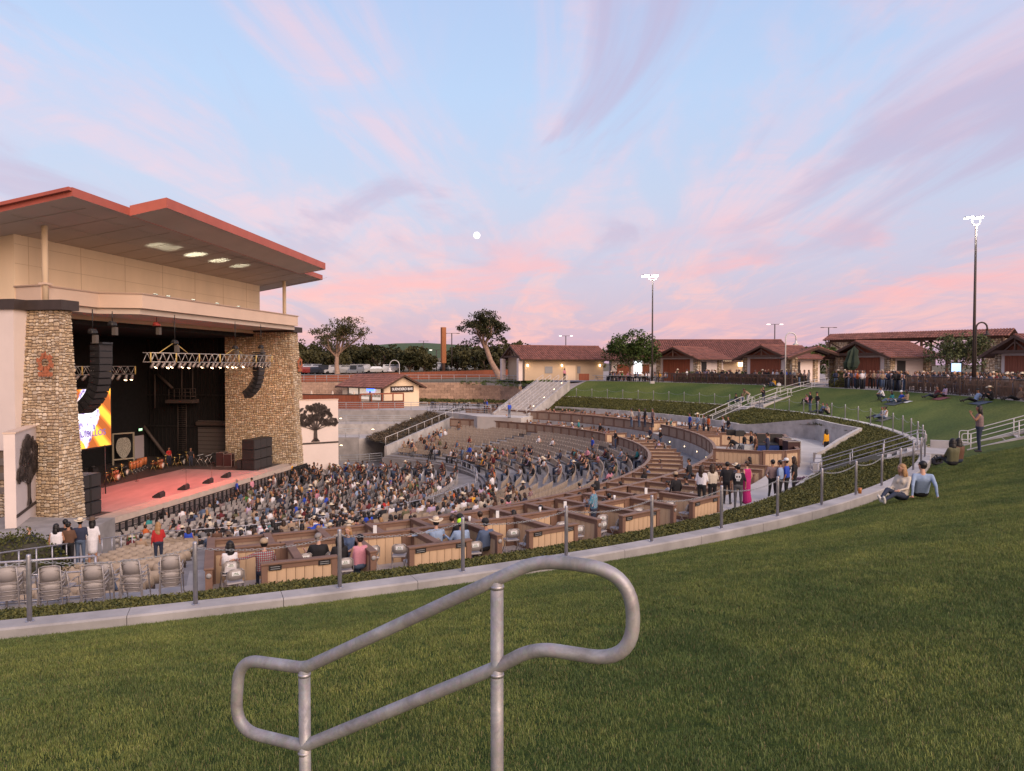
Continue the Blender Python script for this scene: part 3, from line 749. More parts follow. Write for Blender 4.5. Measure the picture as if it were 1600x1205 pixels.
# lamps added on the ledge, standing in for stage light thrown onto the soffit
for u, e in ((-6.4, 14), (-5, 10), (-2.0, 40), (1.2, 30), (4.4, 18)):
    t = thing('added_uplight', 'small added lamp on the canopy ledge, %s' % {-6.4: 'nearest the left column', -2.0: 'under the brightest soffit patch', 1.2: 'just right of the brightest one', 4.4: 'farthest right of the row', -5: 'second from the left'}[u], 'light', P(.1, u, 4.66), 0, 'added lamps on the canopy ledge')
    mb = MB(); mb.box((0, 0, .10), .16, .34, .12, AZN, rot=None); mb.build('lamp_housing', m_blackm, None).parent = t
    mb = MB(); mb.box((0, 0, .165), .12, .28, .01, AZN); mb.build('lens', LAMP('added_uplight_lens', (.9, 1, .8), 6), None).parent = t
    l = bpy.data.lights.new('added_uplight_lamp', 'SPOT'); l.energy = e*26; l.spot_size = radians(30); l.spot_blend = .8; l.color = (.92, 1, .80); l.shadow_soft_size = .05
    lo = bpy.data.objects.new('added_uplight_lamp', l); COL.objects.link(lo); lo.location = P(.1, u, 4.90); lo.rotation_euler = Vector((-.05, .25, 1)).to_track_quat('-Z', 'Y').to_euler()
# ------------------------------------------------------------------ flared wing walls with steel tree silhouettes
def wing(p, q, thick, side):
    p, q = Vector(p), Vector(q); d = (q-p).normalized(); nn = Vector((d.y, -d.x, 0))
    if nn.dot(NV) < 0: nn = -nn
    lab = 'pale stucco wing wall with a steel oak tree, %s' % ('beside the near stone tower' if side < 0 else 'right of the far stone tower')
    t = thing('wing_wall', lab, 'wall', (*p[:2], -11.05), 0, 'flared wing walls of the stage')
    b = MB(); b.prism([p[:2], (q)[:2], (q-nn*thick)[:2], (p-nn*thick)[:2]] if True else 0, -11.05, -3.5); b.build('wall_panel', m_stucco_p, t)
    b = MB(); m = (p+q)/2; L_ = (q-p).length
    b.beam((*(p-d*.04+nn*-.25)[:2], -3.46), (*(q+d*.04+nn*-.25)[:2], -3.46), thick+.1, .07); b.build('wall_cap', m_ledge, t)
    b = MB(); b.beam((*(p+nn*.02)[:2], -7.72), (*(q+nn*.02)[:2], -7.72), .05, .16); b.build('steel_band', m_dark, t)
    # tree silhouette, 5 cm plates
    b = MB(); W_, H_ = L_*.84, 3.6; zb = -7.55; cx = L_*.52
    fr = lambda s, z, o: (*(p+d*s+nn*(.06+o))[:2], z)
    def blade(pts):
        k = len(pts); vs = [fr(s, z, .05) for s, z in pts]+[fr(s, z, 0.0) for s, z in pts]
        b.add(vs, [tuple(range(k)), tuple(reversed(range(k, 2*k)))]+[(i, k+i, k+(i+1) % k, (i+1) % k) for i in range(k)])
    rs = random.Random(4)
    def limb(x0, z0, x1, z1, w0, w1): blade([(x0-w0, z0), (x0+w0, z0), (x1+w1, z1), (x1-w1, z1)])
    limb(cx, zb, cx, zb+1.3, .20, .14); blade([(cx-.45, zb), (cx+.45, zb), (cx+.16, zb+.35), (cx-.16, zb+.35)])
    for a, l_ in ((-1.0, 1.7), (-.6, 2.0), (-.2, 2.2), (.2, 2.1), (.6, 2.0), (1.0, 1.6), (-1.25, 1.4), (1.25, 1.5)):
        x1, z1 = cx+sin(a)*l_*.9, zb+1.1+cos(a)*l_; limb(cx, zb+1.1, x1, z1, .12, .04)
    for _ in range(230):
        a = rs.uniform(-1.75, 1.75); rr = sqrt(rs.uniform(.04, 1)); ex = W_/2*sin(a)*rr*(1.0+.12*sin(5*a)); ez = 1.75+(2.0*cos(a)*rr if cos(a) > 0 else .9*cos(a)*rr)
        s = rs.uniform(.09, .24); k = 6; a0 = rs.uniform(0, 6)
        blade([(cx+ex+cos(a0+2*pi*i/k)*s*rs.uniform(.6, 1.2), zb+ez+sin(a0+2*pi*i/k)*s*rs.uniform(.6, 1.2)) for i in range(k)])
    b.build('steel_tree', m_dark, t, kind='stuff')
wing(P(-1.3, -15.1), P(1.4, -19.6), .5, -1)
wing(P(-.3, 14.2), P(3.3, 17.5), .5, 1)
# cut-steel emblem on each tower
for nm, c, ax in (('left', P(-.35, -15.45, -.1), -UV_), ('right', P(.32, 15.0, -.1), NV)):
    ax = Vector(ax).normalized(); sd = Vector((-ax.y, ax.x, 0)); b = MB(); c = c+ax*.12
    fr = lambda s, z, o: c+sd*s+ax*o+Vector((0, 0, z))
    def bl(pts, th=.05):
        k = len(pts); vs = [fr(s, z, th) for s, z in pts]+[fr(s, z, 0) for s, z in pts]
        b.add(vs, [tuple(range(k)), tuple(reversed(range(k, 2*k)))]+[(i, k+i, k+(i+1) % k, (i+1) % k) for i in range(k)])
    for i in range(12):                                  # a flame-like open ring over a bar
        a0, a1 = 2*pi*i/12, 2*pi*(i+.9)/12; R0, R1 = .26, .46+.12*(i % 2)
        bl([(R0*cos(a0), .2+R0*sin(a0)), (R1*cos(a0), .2+R1*sin(a0)), (R1*.92*cos(a1), .2+R1*sin(a1)), (R0*cos(a1), .2+R0*sin(a1))], .05+.01*(i % 3))
    bl([(-.45, -.52), (.45, -.52), (.45, -.32), (-.45, -.32)]); bl([(-.15, -.36), (.15, -.36), (.1, .05), (-.1, -.05)], .07); bl([(-.1, .5), (.12, .5), (.02, .86)], .05)
    for k in range(5): bl([(-.38+k*.17, -.58), (-.3+k*.17, -.58), (-.3+k*.17, -.5), (-.38+k*.17, -.5)])
    solo(b, 'tower_emblem', MAT('rusted_steel', (.34, .11, .05), .6, nz=(8, .3)), 'rusted cut-steel emblem mounted high on the %s stone tower' % ('near' if nm == 'left' else 'far'), 'emblem', 'emblems on the stone towers')
# ------------------------------------------------------------------ trusses and hanging gear
m_truss = MAT('aluminium_truss', (.50, .46, .42), .4, metal=.6); m_yel = MAT('yellow_strap', (.50, .36, .12), .6)
m_par = MAT('par_can', (.20, .165, .15), .45, metal=.4)
m_parl = LAMP('par_lens', (1, .66, .38), 7.0)
def truss(n, u0, u1, ztop, h, w, label, pars, off=None):
    t = thing('lighting_truss', label, 'truss', P(n, u0, ztop-h))
    a = [(n-w/2, ztop), (n+w/2, ztop), (n-w/2, ztop-h), (n+w/2, ztop-h)]; mb = MB()
    for nn, z in a: mb.tube([P(nn, u0, z), P(nn, u1, z)], .028, 6)
    mb.build('chord', m_truss, t); mb = MB(); k = int(abs(u1-u0)/.42)
    for i in range(k):
        ua, ub = u0+(u1-u0)*i/k, u0+(u1-u0)*(i+1)/k; f = i % 2
        for nn in (n-w/2, n+w/2): mb.tube([P(nn, ua, ztop if f else ztop-h), P(nn, ub, ztop-h if f else ztop)], .016, 5)
        mb.tube([P(n-w/2, ua, ztop), P(n+w/2, ua, ztop)], .014, 4); mb.tube([P(n-w/2, ua, ztop-h), P(n+w/2, ua, ztop-h)], .014, 4)
    mb.build('lattice', m_truss, t, kind='stuff')
    kk = max(2, int(abs(u1-u0)/2.4)); 
    for i in range(kk+1):
        uu = u0+(u1-u0)*i/kk; mb = MB(); mb.tube([P(n+w/2+.02, uu, ztop+.02), P(n+w/2+.02, uu, ztop-h-.02)], .05, 6); mb.build('end_plate', m_yel, t)
    for i in range(pars):
        uu = u0+(u1-u0)*(i+.6)/pars; c = P(n+w/2, uu, ztop-h-.02); mb = MB(); d = (NV*random.uniform(-.75, -.2)+UV_*random.uniform(-.55, .1)+Vector((0, 0, -1))).normalized()
        R = d.to_track_quat('Z', 'Y').to_matrix()
        mb.lathe([(.07, .02), (.10, .05), (.11, .36), (.12, .40)], 8, c, rot=R)
        o = mb.build('par_lamp', m_par, t)
        lit = random.random() < .5
        mb = MB(); mb.lathe([(.118, .39), (.10, .44), (.05, .47), (0.001, .475)], 8, c, rot=R); l = mb.build('lens', m_parl if lit else m_blackm, None)
        l.parent = o; l.location = -(t.location)
    return t
truss(.45, -7.9, 8.8, .80, .62, .55, 'long aluminium lighting truss with a row of lamps over the stage front', 28)
truss(-4.9, -13.0, -2.15, -.12, .58, .5, 'shorter lighting truss half hidden behind the near speaker array', 16)
def hoist(p, ztop, label, col=None, h=.45):
    t = thing('chain_hoist', label, 'hoist', p, 0, 'chain hoists above the stage')
    b = MB(); b.box((0, 0, 0), .36, .50, h*.5, AZN, bev=.05); b.tube([(0, -.3, .1), (0, .3, .1)], .10, 8); b.build('motor_body', col or m_blackm, None).parent = t
    b = MB(); b.tube([(0, 0, .1), (0, 0, ztop-p[2])], .03, 5); b.build('hoist_chain', m_blackm, None).parent = t
    b = MB(); b.box((.1, .1, -.42), .26, .24, .5, AZN); b.build('chain_bag', MAT('grey_bag', (.09, .075, .065), .8) if 'grey_bag' not in bpy.data.materials else bpy.data.materials['grey_bag'], None).parent = t
    return t
hoist(P(.5, -4.9, 1.55), 3.5, 'black chain hoist over the left end of the long truss')
hoist(P(.5, 3.1, 1.35), 3.5, 'black chain hoist over the middle of the long truss')
hoist(P(.5, -12.9, 1.95), 3.3, 'black chain hoist at the back of the near speaker array')
hoist(P(.5, -11.2, 2.5), 3.3, 'black chain hoist with canvas bag above the near speaker array')
hoist(P(.5, 7.3, 1.5), 3.5, 'black chain hoist above the far speaker array')
hoist(P(-.2, -5.9, 2.75), 3.4, 'small red chain hoist hanging alone under the canopy', MAT('red_motor', (.36, .05, .035), .5), .3)
b = MB(); b.tube([P(.5, -6.8, .75), P(.5, -5.1, 1.5)], .03, 5); b.tube([P(.5, -3.2, .75), P(.5, -4.8, 1.5)], .03, 5); b.tube([P(.5, 1.5, .75), P(.5, 3.0, 1.3)], .03, 5); b.tube([P(.5, 4.6, .75), P(.5, 3.2, 1.3)], .03, 5)
solo(b, 'truss_sling', m_yel, 'pale slings rising from the long lighting truss to its hoists', 'sling')
def line_array(n, u, ztop, nb, label, sc=1.0):
    t = thing('speaker_array', label, 'speaker', P(n, u, ztop), 0, 'hanging line arrays beside the stage opening')
    h, w, d = .40*sc, 1.15*sc, .72*sc; pos = Vector((n, ztop)); ang = 0.0
    mb = MB(); mb.beam(P(n-.35, u, ztop+.08), P(n+.45, u, ztop+.08), w*.8, .12); mb.build('hanging_frame', m_blackm, t)
    for i in range(nb):
        ang += [0, 0, 1, 2, 3, 5, 7, 9, 10, 10, 10, 9][min(i, 11)]
        a = radians(ang); dn = Vector((-sin(a), -cos(a))); fw = Vector((cos(a), -sin(a)))   # (n, z)
        c = pos+dn*h/2
        def q(fn, un, zn): v = c+fw*fn+dn*zn; return P(v.x, u+un, v.y)
        b = MB(); H = h*.47
        vs = [q(-d*.55, -w*.40, -H*.85), q(d*.45, -w/2, -H), q(d*.45, w/2, -H), q(-d*.55, w*.40, -H*.85),
              q(-d*.55, -w*.40, H*.85), q(d*.45, -w/2, H), q(d*.45, w/2, H), q(-d*.55, w*.40, H*.85)]
        b.add(vs, [(0, 1, 2, 3), (7, 6, 5, 4), (4, 5, 1, 0), (5, 6, 2, 1), (6, 7, 3, 2), (7, 4, 0, 3)]); o = b.build('speaker_cabinet', m_blackm, t)
        b = MB(); vs = [q(d*.46, -w*.46, -H*.85), q(d*.46, w*.46, -H*.85), q(d*.46, w*.46, H*.85), q(d*.46, -w*.46, H*.85)]; b.add(vs, [(0, 1, 2, 3)])
        for s in (-1, 1): 
            g0 = q(-d*.1, s*w*.47, 0); b.box(g0, .12, .03, .06, AZN)
        g = b.build('grille', MAT('dark_grille', (.035, .03, .03), .8) if 'dark_grille' not in bpy.data.materials else bpy.data.materials['dark_grille'], None); g.parent = o; g.location = -t.location
        pos = pos+dn*h
line_array(.45, -12.15, 1.22, 11, 'large black curved line array hanging beside the near stone tower')
line_array(.3, 7.3, .95, 11, 'black curved line array hanging before the far stone tower', .92)
# ------------------------------------------------------------------ LED screen
def screen_mat():
    m = bpy.data.materials.new('led_picture'); m.use_nodes = True; t = m.node_tree; b = t.nodes['Principled BSDF']
    uv = t.nodes.new('ShaderNodeTexCoord'); sp = t.nodes.new('ShaderNodeSeparateXYZ'); t.links.new(uv.outputs['UV'], sp.inputs[0])
    def mth(op, a, b_=0.0, clamp=False):
        n = t.nodes.new('ShaderNodeMath'); n.operation = op; n.use_clamp = clamp
        for i, v in enumerate((a, b_)):
            if isinstance(v, (int, float)): n.inputs[i].default_value = v
            else: t.links.new(v, n.inputs[i])
        return n.outputs[0]
    vo = t.nodes.new('ShaderNodeTexVoronoi'); vo.inputs['Scale'].default_value = 13; t.links.new(uv.outputs['UV'], vo.inputs['Vector'])
    nz = t.nodes.new('ShaderNodeTexNoise'); nz.inputs['Scale'].default_value = 9; nz.inputs['Detail'].default_value = 5; t.links.new(uv.outputs['UV'], nz.inputs['Vector'])
    r1 = t.nodes.new('ShaderNodeValToRGB'); e = r1.color_ramp.elements; e[0].position = .36; e[0].color = (.10, .07, .26, 1); e[1].position = .56; e[1].color = (1.0, .96, 1.0, 1); q = e.new(.46); q.color = (.62, .52, .85, 1)
    t.links.new(mth('ADD', mth('MULTIPLY', nz.outputs['Fac'], .8), mth('MULTIPLY', vo.outputs['Distance'], .22)), r1.inputs[0])
    wv = t.nodes.new('ShaderNodeTexWave'); wv.wave_type = 'BANDS'; wv.bands_direction = 'DIAGONAL'; wv.inputs['Scale'].default_value = 1.1; wv.inputs['Distortion'].default_value = 2.5; t.links.new(uv.outputs['UV'], wv.inputs['Vector'])
    r2 = t.nodes.new('ShaderNodeValToRGB'); e = r2.color_ramp.elements; e[0].position = .25; e[0].color = (.35, .08, .01, 1); e[1].position = .8; e[1].color = (1.0, .48, .04, 1); q = e.new(.55); q.color = (.85, .20, .02, 1)
    t.links.new(wv.outputs['Fac'], r2.inputs[0])
    # a big white shape in the middle, orange triangles outside it
    dx = mth('ABSOLUTE', mth('SUBTRACT', sp.outputs[0], .42)); dy = mth('ABSOLUTE', mth('SUBTRACT', sp.outputs[1], .55))
    dd = mth('ADD', mth('ADD', mth('MULTIPLY', dx, 1.5), mth('MULTIPLY', dy, .85)), mth('MULTIPLY', nz.outputs['Fac'], .30))
    mk = t.nodes.new('ShaderNodeMapRange'); mk.inputs[1].default_value = .60; mk.inputs[2].default_value = .66; t.links.new(dd, mk.inputs[0])
    mx = t.nodes.new('ShaderNodeMix'); mx.data_type = 'RGBA'; t.links.new(mk.outputs[0], mx.inputs[0]); t.links.new(r1.outputs[0], mx.inputs[6]); t.links.new(r2.outputs[0], mx.inputs[7])
    t.links.new(mx.outputs[2], b.inputs['Emission Color']); b.inputs['Emission Strength'].default_value = 1.7; b.inputs['Base Color'].default_value = (.02, .02, .02, 1); return m
t = thing('led_screen', 'bright led screen with white and orange band artwork behind the near array', 'screen', P(-6, -6.9, -6.1))
b = MB(); nbox(b, -6.3, -6.02, -7.6, -3.0, -6.05, -1.65); b.build('screen_cabinet', m_blackm, t)
sc = bpy.data.meshes.new('screen_face'); v = [P(-6, -7.5, -5.95), P(-6, -3.1, -5.95), P(-6, -3.1, -1.75), P(-6, -7.5, -1.75)]
sc.from_pydata([tuple(a-t.location) for a in v], [], [(0, 1, 2, 3)]); uvl = sc.uv_layers.new(name='UV')
for i, c in enumerate(((0, 0), (1, 0), (1, 1), (0, 1))): uvl.data[i].uv = c
sc.materials.append(screen_mat()); link('screen_face', sc, t)
def lettering(txt, size, loc, rot, mat, name='lettering', parent=None, ext=.01, squash=1.0):
    c = bpy.data.curves.new(name, 'FONT'); c.body = txt; c.size = size; c.extrude = ext; c.align_x = 'CENTER'; c.align_y = 'CENTER'; c.offset = size*.02
    o = bpy.data.objects.new(name, c); COL.objects.link(o); dg = bpy.context.evaluated_depsgraph_get(); dg.update(); me = bpy.data.meshes.new_from_object(o.evaluated_get(dg)); bpy.data.objects.remove(o)
    me.materials.clear(); me.materials.append(mat); o = bpy.data.objects.new(name, me); COL.objects.link(o)
    o.location = loc if parent is None else Vector(loc)-parent.location; o.rotation_euler = rot; o.scale = (squash, 1, 1)
    if parent is not None: o.parent = parent
    return o
lettering('QUISILLOS', .62, P(-5.96, -5.25, -4.95), (pi/2, 0, AZN+pi/2), MAT('dark_print', (.05, .03, .12), .8, emit=(.35, .25, .55), est=.6), 'screen_lettering', t, .004, 1.05)
b = MB(); b.tube([P(-5.9, -6.7, ZS), P(-5.9, -6.7, -5.9)], .04, 6); b.tube([P(-5.9, -3.9, ZS), P(-5.9, -3.9, -5.9)], .04, 6); b.build('stand_leg', m_blackm, t)
# ------------------------------------------------------------------ far side wall of the stage: brace, ladder, catwalk, doors
mg = MAT('dull_steel', (.085, .062, .055), .55)
b = MB(); b.tube([at_u(197, 630, 16.4), at_u(262, 716, 16.4)], .17, 8); b.build('roof_brace', mg, house)
b = MB(); b.tube([at_u(246, 585, 16.4), at_u(270, 607, 16.4)], .15, 8); b.tube([at_u(242, 585, 16.5), at_u(242, 638, 16.5)], .09, 6); b.build('roof_brace', mg, house)
t = thing('catwalk', 'small steel catwalk with railing high on the dark back wall', 'platform', at_u(288, 630, 16.5))
b = MB(); p0, p1 = at_u(264, 627, 15.6), at_u(306, 627, 15.6); b.beam(p0, p1, 1.2, .35); b.build('deck', mg, t)
b = MB()
for k in range(6): q = Vector(p0).lerp(Vector(p1), k/5); b.tube([q, q+Vector((0, 0, 1.25))], .035, 5)
for z in (.5, .9, 1.25): b.tube([p0+Vector((0, 0, z)), p1+Vector((0, 0, z))], .03, 5)
b.tube([at_u(284, 575, 15.8), at_u(284, 625, 15.8)], .07, 6); b.tube([at_u(301, 575, 15.8), at_u(301, 618, 15.8)], .06, 6); b.build('railing', mg, t)
b = MB(); a0, a1 = at_u(278, 632, 16.2), at_u(278, 705, 16.2); c0, c1 = at_u(291, 632, 16.2), at_u(291, 705, 16.2)
b.tube([a0, a1], .04, 5); b.tube([c0, c1], .04, 5)
for k in range(22): b.tube([a0.lerp(a1, (k+.5)/22), c0.lerp(c1, (k+.5)/22)], .02, 4)
solo(b, 'wall_ladder', mg, 'dark steel ladder rising from the drum gear to the catwalk', 'ladder')
t = thing('roller_door', 'dark roller door with hood at the right end of the back wall', 'door', at_u(330, 708, 16.8))
b = MB(); p0, p1 = at_u(306, 662, 16.6), at_u(352, 662, 16.6); b.beam(p0, p1, .4, .45, bev=.1); b.build('door_hood', mg, t)
b = MB(); q0, q1 = at_u(310, 710, 16.8), at_u(352, 710, 16.8)
for k in range(9):
    z = -9.45+k*.42; b.beam((*q0[:2], z+.2), (*q1[:2], z+.2), .06, .38)
b.build('door_slat', [MAT('door_grey', (.12, .10, .095), .6)], t, kind='stuff')
b = MB(); p = P(-17.15, 15.3, 0); b.prism([P(-17.2, 14.6)[:2], P(-17.1, 14.6)[:2], P(-17.1, 16.0)[:2], P(-17.2, 16.0)[:2]], ZS+.01, -7.2)
b.box(P(-17.06, 15.8, -8.5), .05, .12, .05, AZN); solo(b, 'stage_door', MAT('lilac_grey_door', (.50, .44, .47), .6), 'pale grey door standing behind the drums at the back of the stage', 'door')
t = thing('exit_sign', 'green lit exit sign above the pale stage door', 'sign', P(-17.1, 15.3, -6.6)); b = MB(); b.box(P(-17.05, 15.35, -6.6), .08, .62, .3, AZN); b.build('sign_box', m_blackm, t)
b = MB(); b.box(P(-17.0, 15.35, -6.6), .02, .56, .25, AZN); b.build('lit_face', LAMP('exit_green', (.02, .5, .12), .9), t)
lettering('EXIT', .24, P(-16.97, 15.35, -6.6), (pi/2, 0, AZN+pi/2), LAMP('exit_white', (.75, 1, .8), 1.4), 'exit_lettering', t, .003)
# ------------------------------------------------------------------ crowd barrier in front of the stage
k = 0; u = -13.3
while u < 15.0:
    u2 = u+1.22; t = thing('stage_barrier', 'black steel frame barrier below the stage lip, %s bay from the near end' % ordn(k), 'barrier', P(1.0, u, -11.05), 0, 'black frames along the stage front')
    far = u > 12; b = MB(); nb_ = 1.0
    for uu in (u+.04, u+.61, u2-.04): b.beam(P(nb_, uu, -11.05), P(nb_, uu, -9.75), .08, .08, upv=tuple(NV))
    for z in (-10.95, -9.78): b.beam(P(nb_, u+.02, z), P(nb_, u2-.02, z), .06, .06)
    b.build('frame', m_blackm, t); b = MB()
    b.beam(P(nb_, u+.06, -10.9), P(nb_, u+.58, -10.2), .045, .045); b.beam(P(nb_, u+.64, -10.2), P(nb_, u2-.06, -10.9), .045, .045); b.beam(P(nb_, u+.06, -10.2), P(nb_, u2-.06, -10.2), .045, .045)
    b.build('brace', m_blackm, t)
    if far: b = MB(); b.beam(P(nb_-.05, u, -10.1), P(nb_-.05, u2, -10.1), .02, 1.0); b.build('cloth', m_black, t)
    u = u2; k += 1
mb = MB(); mb.prism([P(.3, -13.6)[:2], P(.55, -13.6)[:2], P(.55, 15.3)[:2], P(.3, 15.3)[:2]], -11.1, -9.99); mb.build('stage_fascia', MAT('grey_fascia', (.20, .165, .16), .8), house)
# ------------------------------------------------------------------ stage gear
def cab_stack(n, u, w, h, d, cols, rows, label, rz=0):
    t = thing('subwoofer_stack', label, 'speaker', P(n, u, ZS), 0, 'ground speaker stacks on the stage corners')
    for i in range(cols):
        for j in range(rows):
            uu = u-w/2+w*(i+.5)/cols; z = ZS+h*(j+.5)/rows; b = MB(); b.box(P(n, uu, z), d, w/cols-.03, h/rows-.03, AZN, bev=.03); o = b.build('speaker_box', m_blackm, t)
            b = MB()
            b.box(P(n+d/2+.01, uu, z), .02, w/cols-.16, h/rows-.14, AZN); g = b.build('grille', bpy.data.materials['dark_grille'], None); g.parent = o; g.location = -t.location
    return t
cab_stack(-1.9, -11.1, 2.0, 2.6, 1.2, 2, 3, 'black subwoofer stack on the near corner of the stage')
cab_stack(-1.75, 10.7, 3.4, 2.75, 1.2, 3, 3, 'wide black subwoofer stack before the far stone tower')
m_drum = MAT('drum_shell', (.30, .10, .05), .35); m_head = MAT('drum_head', (.62, .55, .48), .5); m_cym = MAT('cymbal', (.55, .38, .14), .3, metal=.9); m_chr = MAT('chrome', (.5, .46, .44), .3, metal=.8)
def stage_thing(name, label, cat, px, py, build, n=None, group=None, **k):
    p = at_z(px, py, ZS+.01); t = thing(name, label, cat, p, 0, group); build(t, **k); return t
def L_(t, b, name, m): o = b.mesh(name, m); return link(name, o, t)
def legs3(b, r, h, c=(0, 0)):
    for a in (0, 2.1, 4.2): b.tube([(c[0]+r*cos(a), c[1]+r*sin(a), 0), (c[0], c[1], h*.55)], .02, 4)
    b.tube([(c[0], c[1], h*.25), (c[0], c[1], h)], .02, 4)
def drumkit(t, col=m_drum):
    col = [m_drum, m_blackm, m_drum, m_blackm, MAT('wine_drum', (.10, .02, .02), .35)][len([x for x in bpy.data.objects if x.name.startswith('bass_drum')]) % 5] if True else col
    b = MB(); R = Matrix.Rotation(pi/2, 3, 'Y'); b.lathe([(.29, -.2), (.29, .2)], 14, (0, 0, .32), rot=R); L_(t, b, 'bass_drum', col)
    b = MB(); b.lathe([(.285, .205), (.001, .206)], 14, (0, 0, .32), rot=R); L_(t, b, 'drum_head', m_head)
    for x, y, z, r, h in ((-.1, -.22, .75, .16, .22), (-.1, .22, .75, .17, .24), (-.6, .5, .45, .22, .35), (-.55, -.5, .58, .18, .14)):
        b = MB(); b.lathe([(r, -h/2), (r, h/2), (.001, h/2)], 12, (x, y, z)); b.tube([(x, y, 0), (x, y, z-h/2)], .02, 4); L_(t, b, 'tom_drum', col)
    for x, y, z in ((.05, -.7, 1.15), (.05, .75, 1.2), (-.3, -.95, .9)):
        b = MB(); legs3(b, .25, z, (x, y)); b.lathe([(.24, -.03), (.02, .01)], 12, (x, y, z), rot=Matrix.Rotation(.2, 3, 'Y')); L_(t, b, 'cymbal', m_cym)
def congas(t, k=3):
    for i in range(k):
        y = (i-(k-1)/2)*.55; b = MB(); b.lathe([(.13, .35), (.19, .75), (.16, 1.02), (.001, 1.02)], 12, (0, y, 0)); L_(t, b, 'conga_drum', MAT('conga_shell', (.50, .16, .06), .35) if 'conga_shell' not in bpy.data.materials else bpy.data.materials['conga_shell'])
        b = MB(); legs3(b, .28, .4, (0, y)); L_(t, b, 'drum_stand', m_chr)
def keys(t):
    b = MB(); b.box((0, 0, .92), .38, 1.3, .12); L_(t, b, 'keyboard', m_blackm); b = MB(); b.box((.1, 0, .985), .14, 1.2, .01); L_(t, b, 'key_row', m_white)
    b = MB()
    for y in (-.45, .45): b.tube([(-.25, y, 0), (.25, y, .86)], .02, 4); b.tube([(.25, y, 0), (-.25, y, .86)], .02, 4)
    L_(t, b, 'stand', m_chr)
def amp(t, w=.7, h=.9, c=m_blackm):
    b = MB(); b.box((0, 0, h/2+.03), .45, w, h, bev=.03); L_(t, b, 'amp_case', c); b = MB(); b.box((.235, 0, h/2), .02, w*.86, h*.7); L_(t, b, 'grille', bpy.data.materials['dark_grille'])
    b = MB(); b.box((0, 0, h+.07), .12, .3, .05); L_(t, b, 'handle', m_chr)
def fcase(t, w=1.0, h=1.3):
    b = MB(); b.box((0, 0, h/2), .7, w, h); L_(t, b, 'case_body', MAT('road_case', (.045, .016, .016), .5) if 'road_case' not in bpy.data.materials else bpy.data.materials['road_case'])
    b = MB()
    for y in (-w/2, w/2):
        for z in (0.03, h): b.beam((-.36, y, z), (.36, y, z), .05, .05)
        b.beam((.36, y, 0), (.36, y, h), .05, .05, upv=(1, 0, 0))
    b.beam((.36, -w/2, h), (.36, w/2, h), .05, .05); b.beam((.36, -w/2, h*.5), (.36, w/2, h*.5), .04, .04); L_(t, b, 'case_edge', m_chr)
def micstand(t, h=1.55):
    b = MB(); b.lathe([(.16, 0), (.15, .03), (.02, .04)], 10); b.tube([(0, 0, .03), (0, 0, h*.95)], .014, 5); L_(t, b, 'stand', m_blackm); b = MB(); b.tube([(-.3, 0, h*.85), (.18, 0, h)], .012, 4); b.tube([(.18, 0, h), (.28, 0, h+.05)], .03, 6); L_(t, b, 'microphone', m_blackm)
def wedge(t):
    b = MB(); b.add([(-.3, -.38, 0), (.3, -.38, 0), (.3, .38, 0), (-.3, .38, 0), (-.3, -.38, .12), (.18, -.38, .42), (.18, .38, .42), (-.3, .38, .12), (.3, -.38, .3), (.3, .38, .3)],
                    [(3, 2, 1, 0), (4, 5, 6, 7), (5, 8, 9, 6), (1, 2, 9, 8), (0, 4, 7, 3), (0, 1, 8, 5, 4), (2, 3, 7, 6, 9)]); L_(t, b, 'wedge_case', m_blackm)
    b = MB(); b.add([(-.27, -.33, .145), (.15, -.33, .41), (.15, .33, .41), (-.27, .33, .145)], [(0, 1, 2, 3)]); L_(t, b, 'grille', bpy.data.materials['dark_grille'])
GE = 'instruments set out on the stage'
stage_thing('drum_kit', 'drum kit at the near back corner of the stage', 'drums', 182, 752, drumkit, group=GE)
stage_thing('drum_kit', 'second drum kit nearer the pale framed banner', 'drums', 196, 744, drumkit, group=GE)
stage_thing('conga_set', 'orange congas standing right of the near drum kits', 'drums', 212, 738, congas, group=GE, k=4)
stage_thing('conga_set', 'pair of orange timbales before the grey door', 'drums', 222, 733, congas, group=GE, k=3)
stage_thing('drum_kit', 'drum kit with the large round bass drum in the middle of the stage', 'drums', 252, 733, drumkit, group=GE)
stage_thing('drum_kit', 'dark drum kit in front of the wall ladder', 'drums', 285, 727, drumkit, group=GE)
stage_thing('keyboard_stand', 'keyboard on crossed stand right of the ladder', 'keyboard', 312, 727, keys, group=GE)
stage_thing('keyboard_stand', 'keyboard beside the road cases', 'keyboard', 324, 728, keys, group=GE)
stage_thing('amplifier', 'low black amplifier behind the keyboards', 'amplifier', 332, 724, amp, group=GE)
stage_thing('road_case', 'tall dark red road case left of the far stone wall', 'road case', 347, 728, fcase, group=GE)
stage_thing('road_case', 'second road case against the far stone wall', 'road case', 358, 729, fcase, group=GE, w=.7, h=1.2)
stage_thing('amplifier', 'black amplifier cabinet with a chair beside the far subwoofers', 'amplifier', 376, 733, amp, group=GE, w=.9, h=.8)
stage_thing('amplifier', 'grey topped amplifier at the left edge behind the near subwoofers', 'amplifier', 146, 747, amp, group=GE)
for i, (x, y) in enumerate(((248, 777), (287, 765), (325, 755), (353, 746))):
    stage_thing('monitor_wedge', 'black floor monitor on the stage lip, %s from the near end' % ordn(i), 'monitor', x, y, wedge, group='floor monitors on the stage lip')
for i, (x, y) in enumerate(((291, 762), (331, 752), (214, 752), (166, 757))):
    stage_thing('microphone_stand', 'thin black microphone stand, %s' % ['in the middle of the red floor', 'by the third floor monitor', 'in front of the congas', 'beside the near drum kit'][i], 'microphone', x, y, micstand, group='microphone stands on the stage')
t = thing('framed_banner', 'pale framed banner on a stand at the back of the stage', 'banner', at_z(187, 726, ZS))
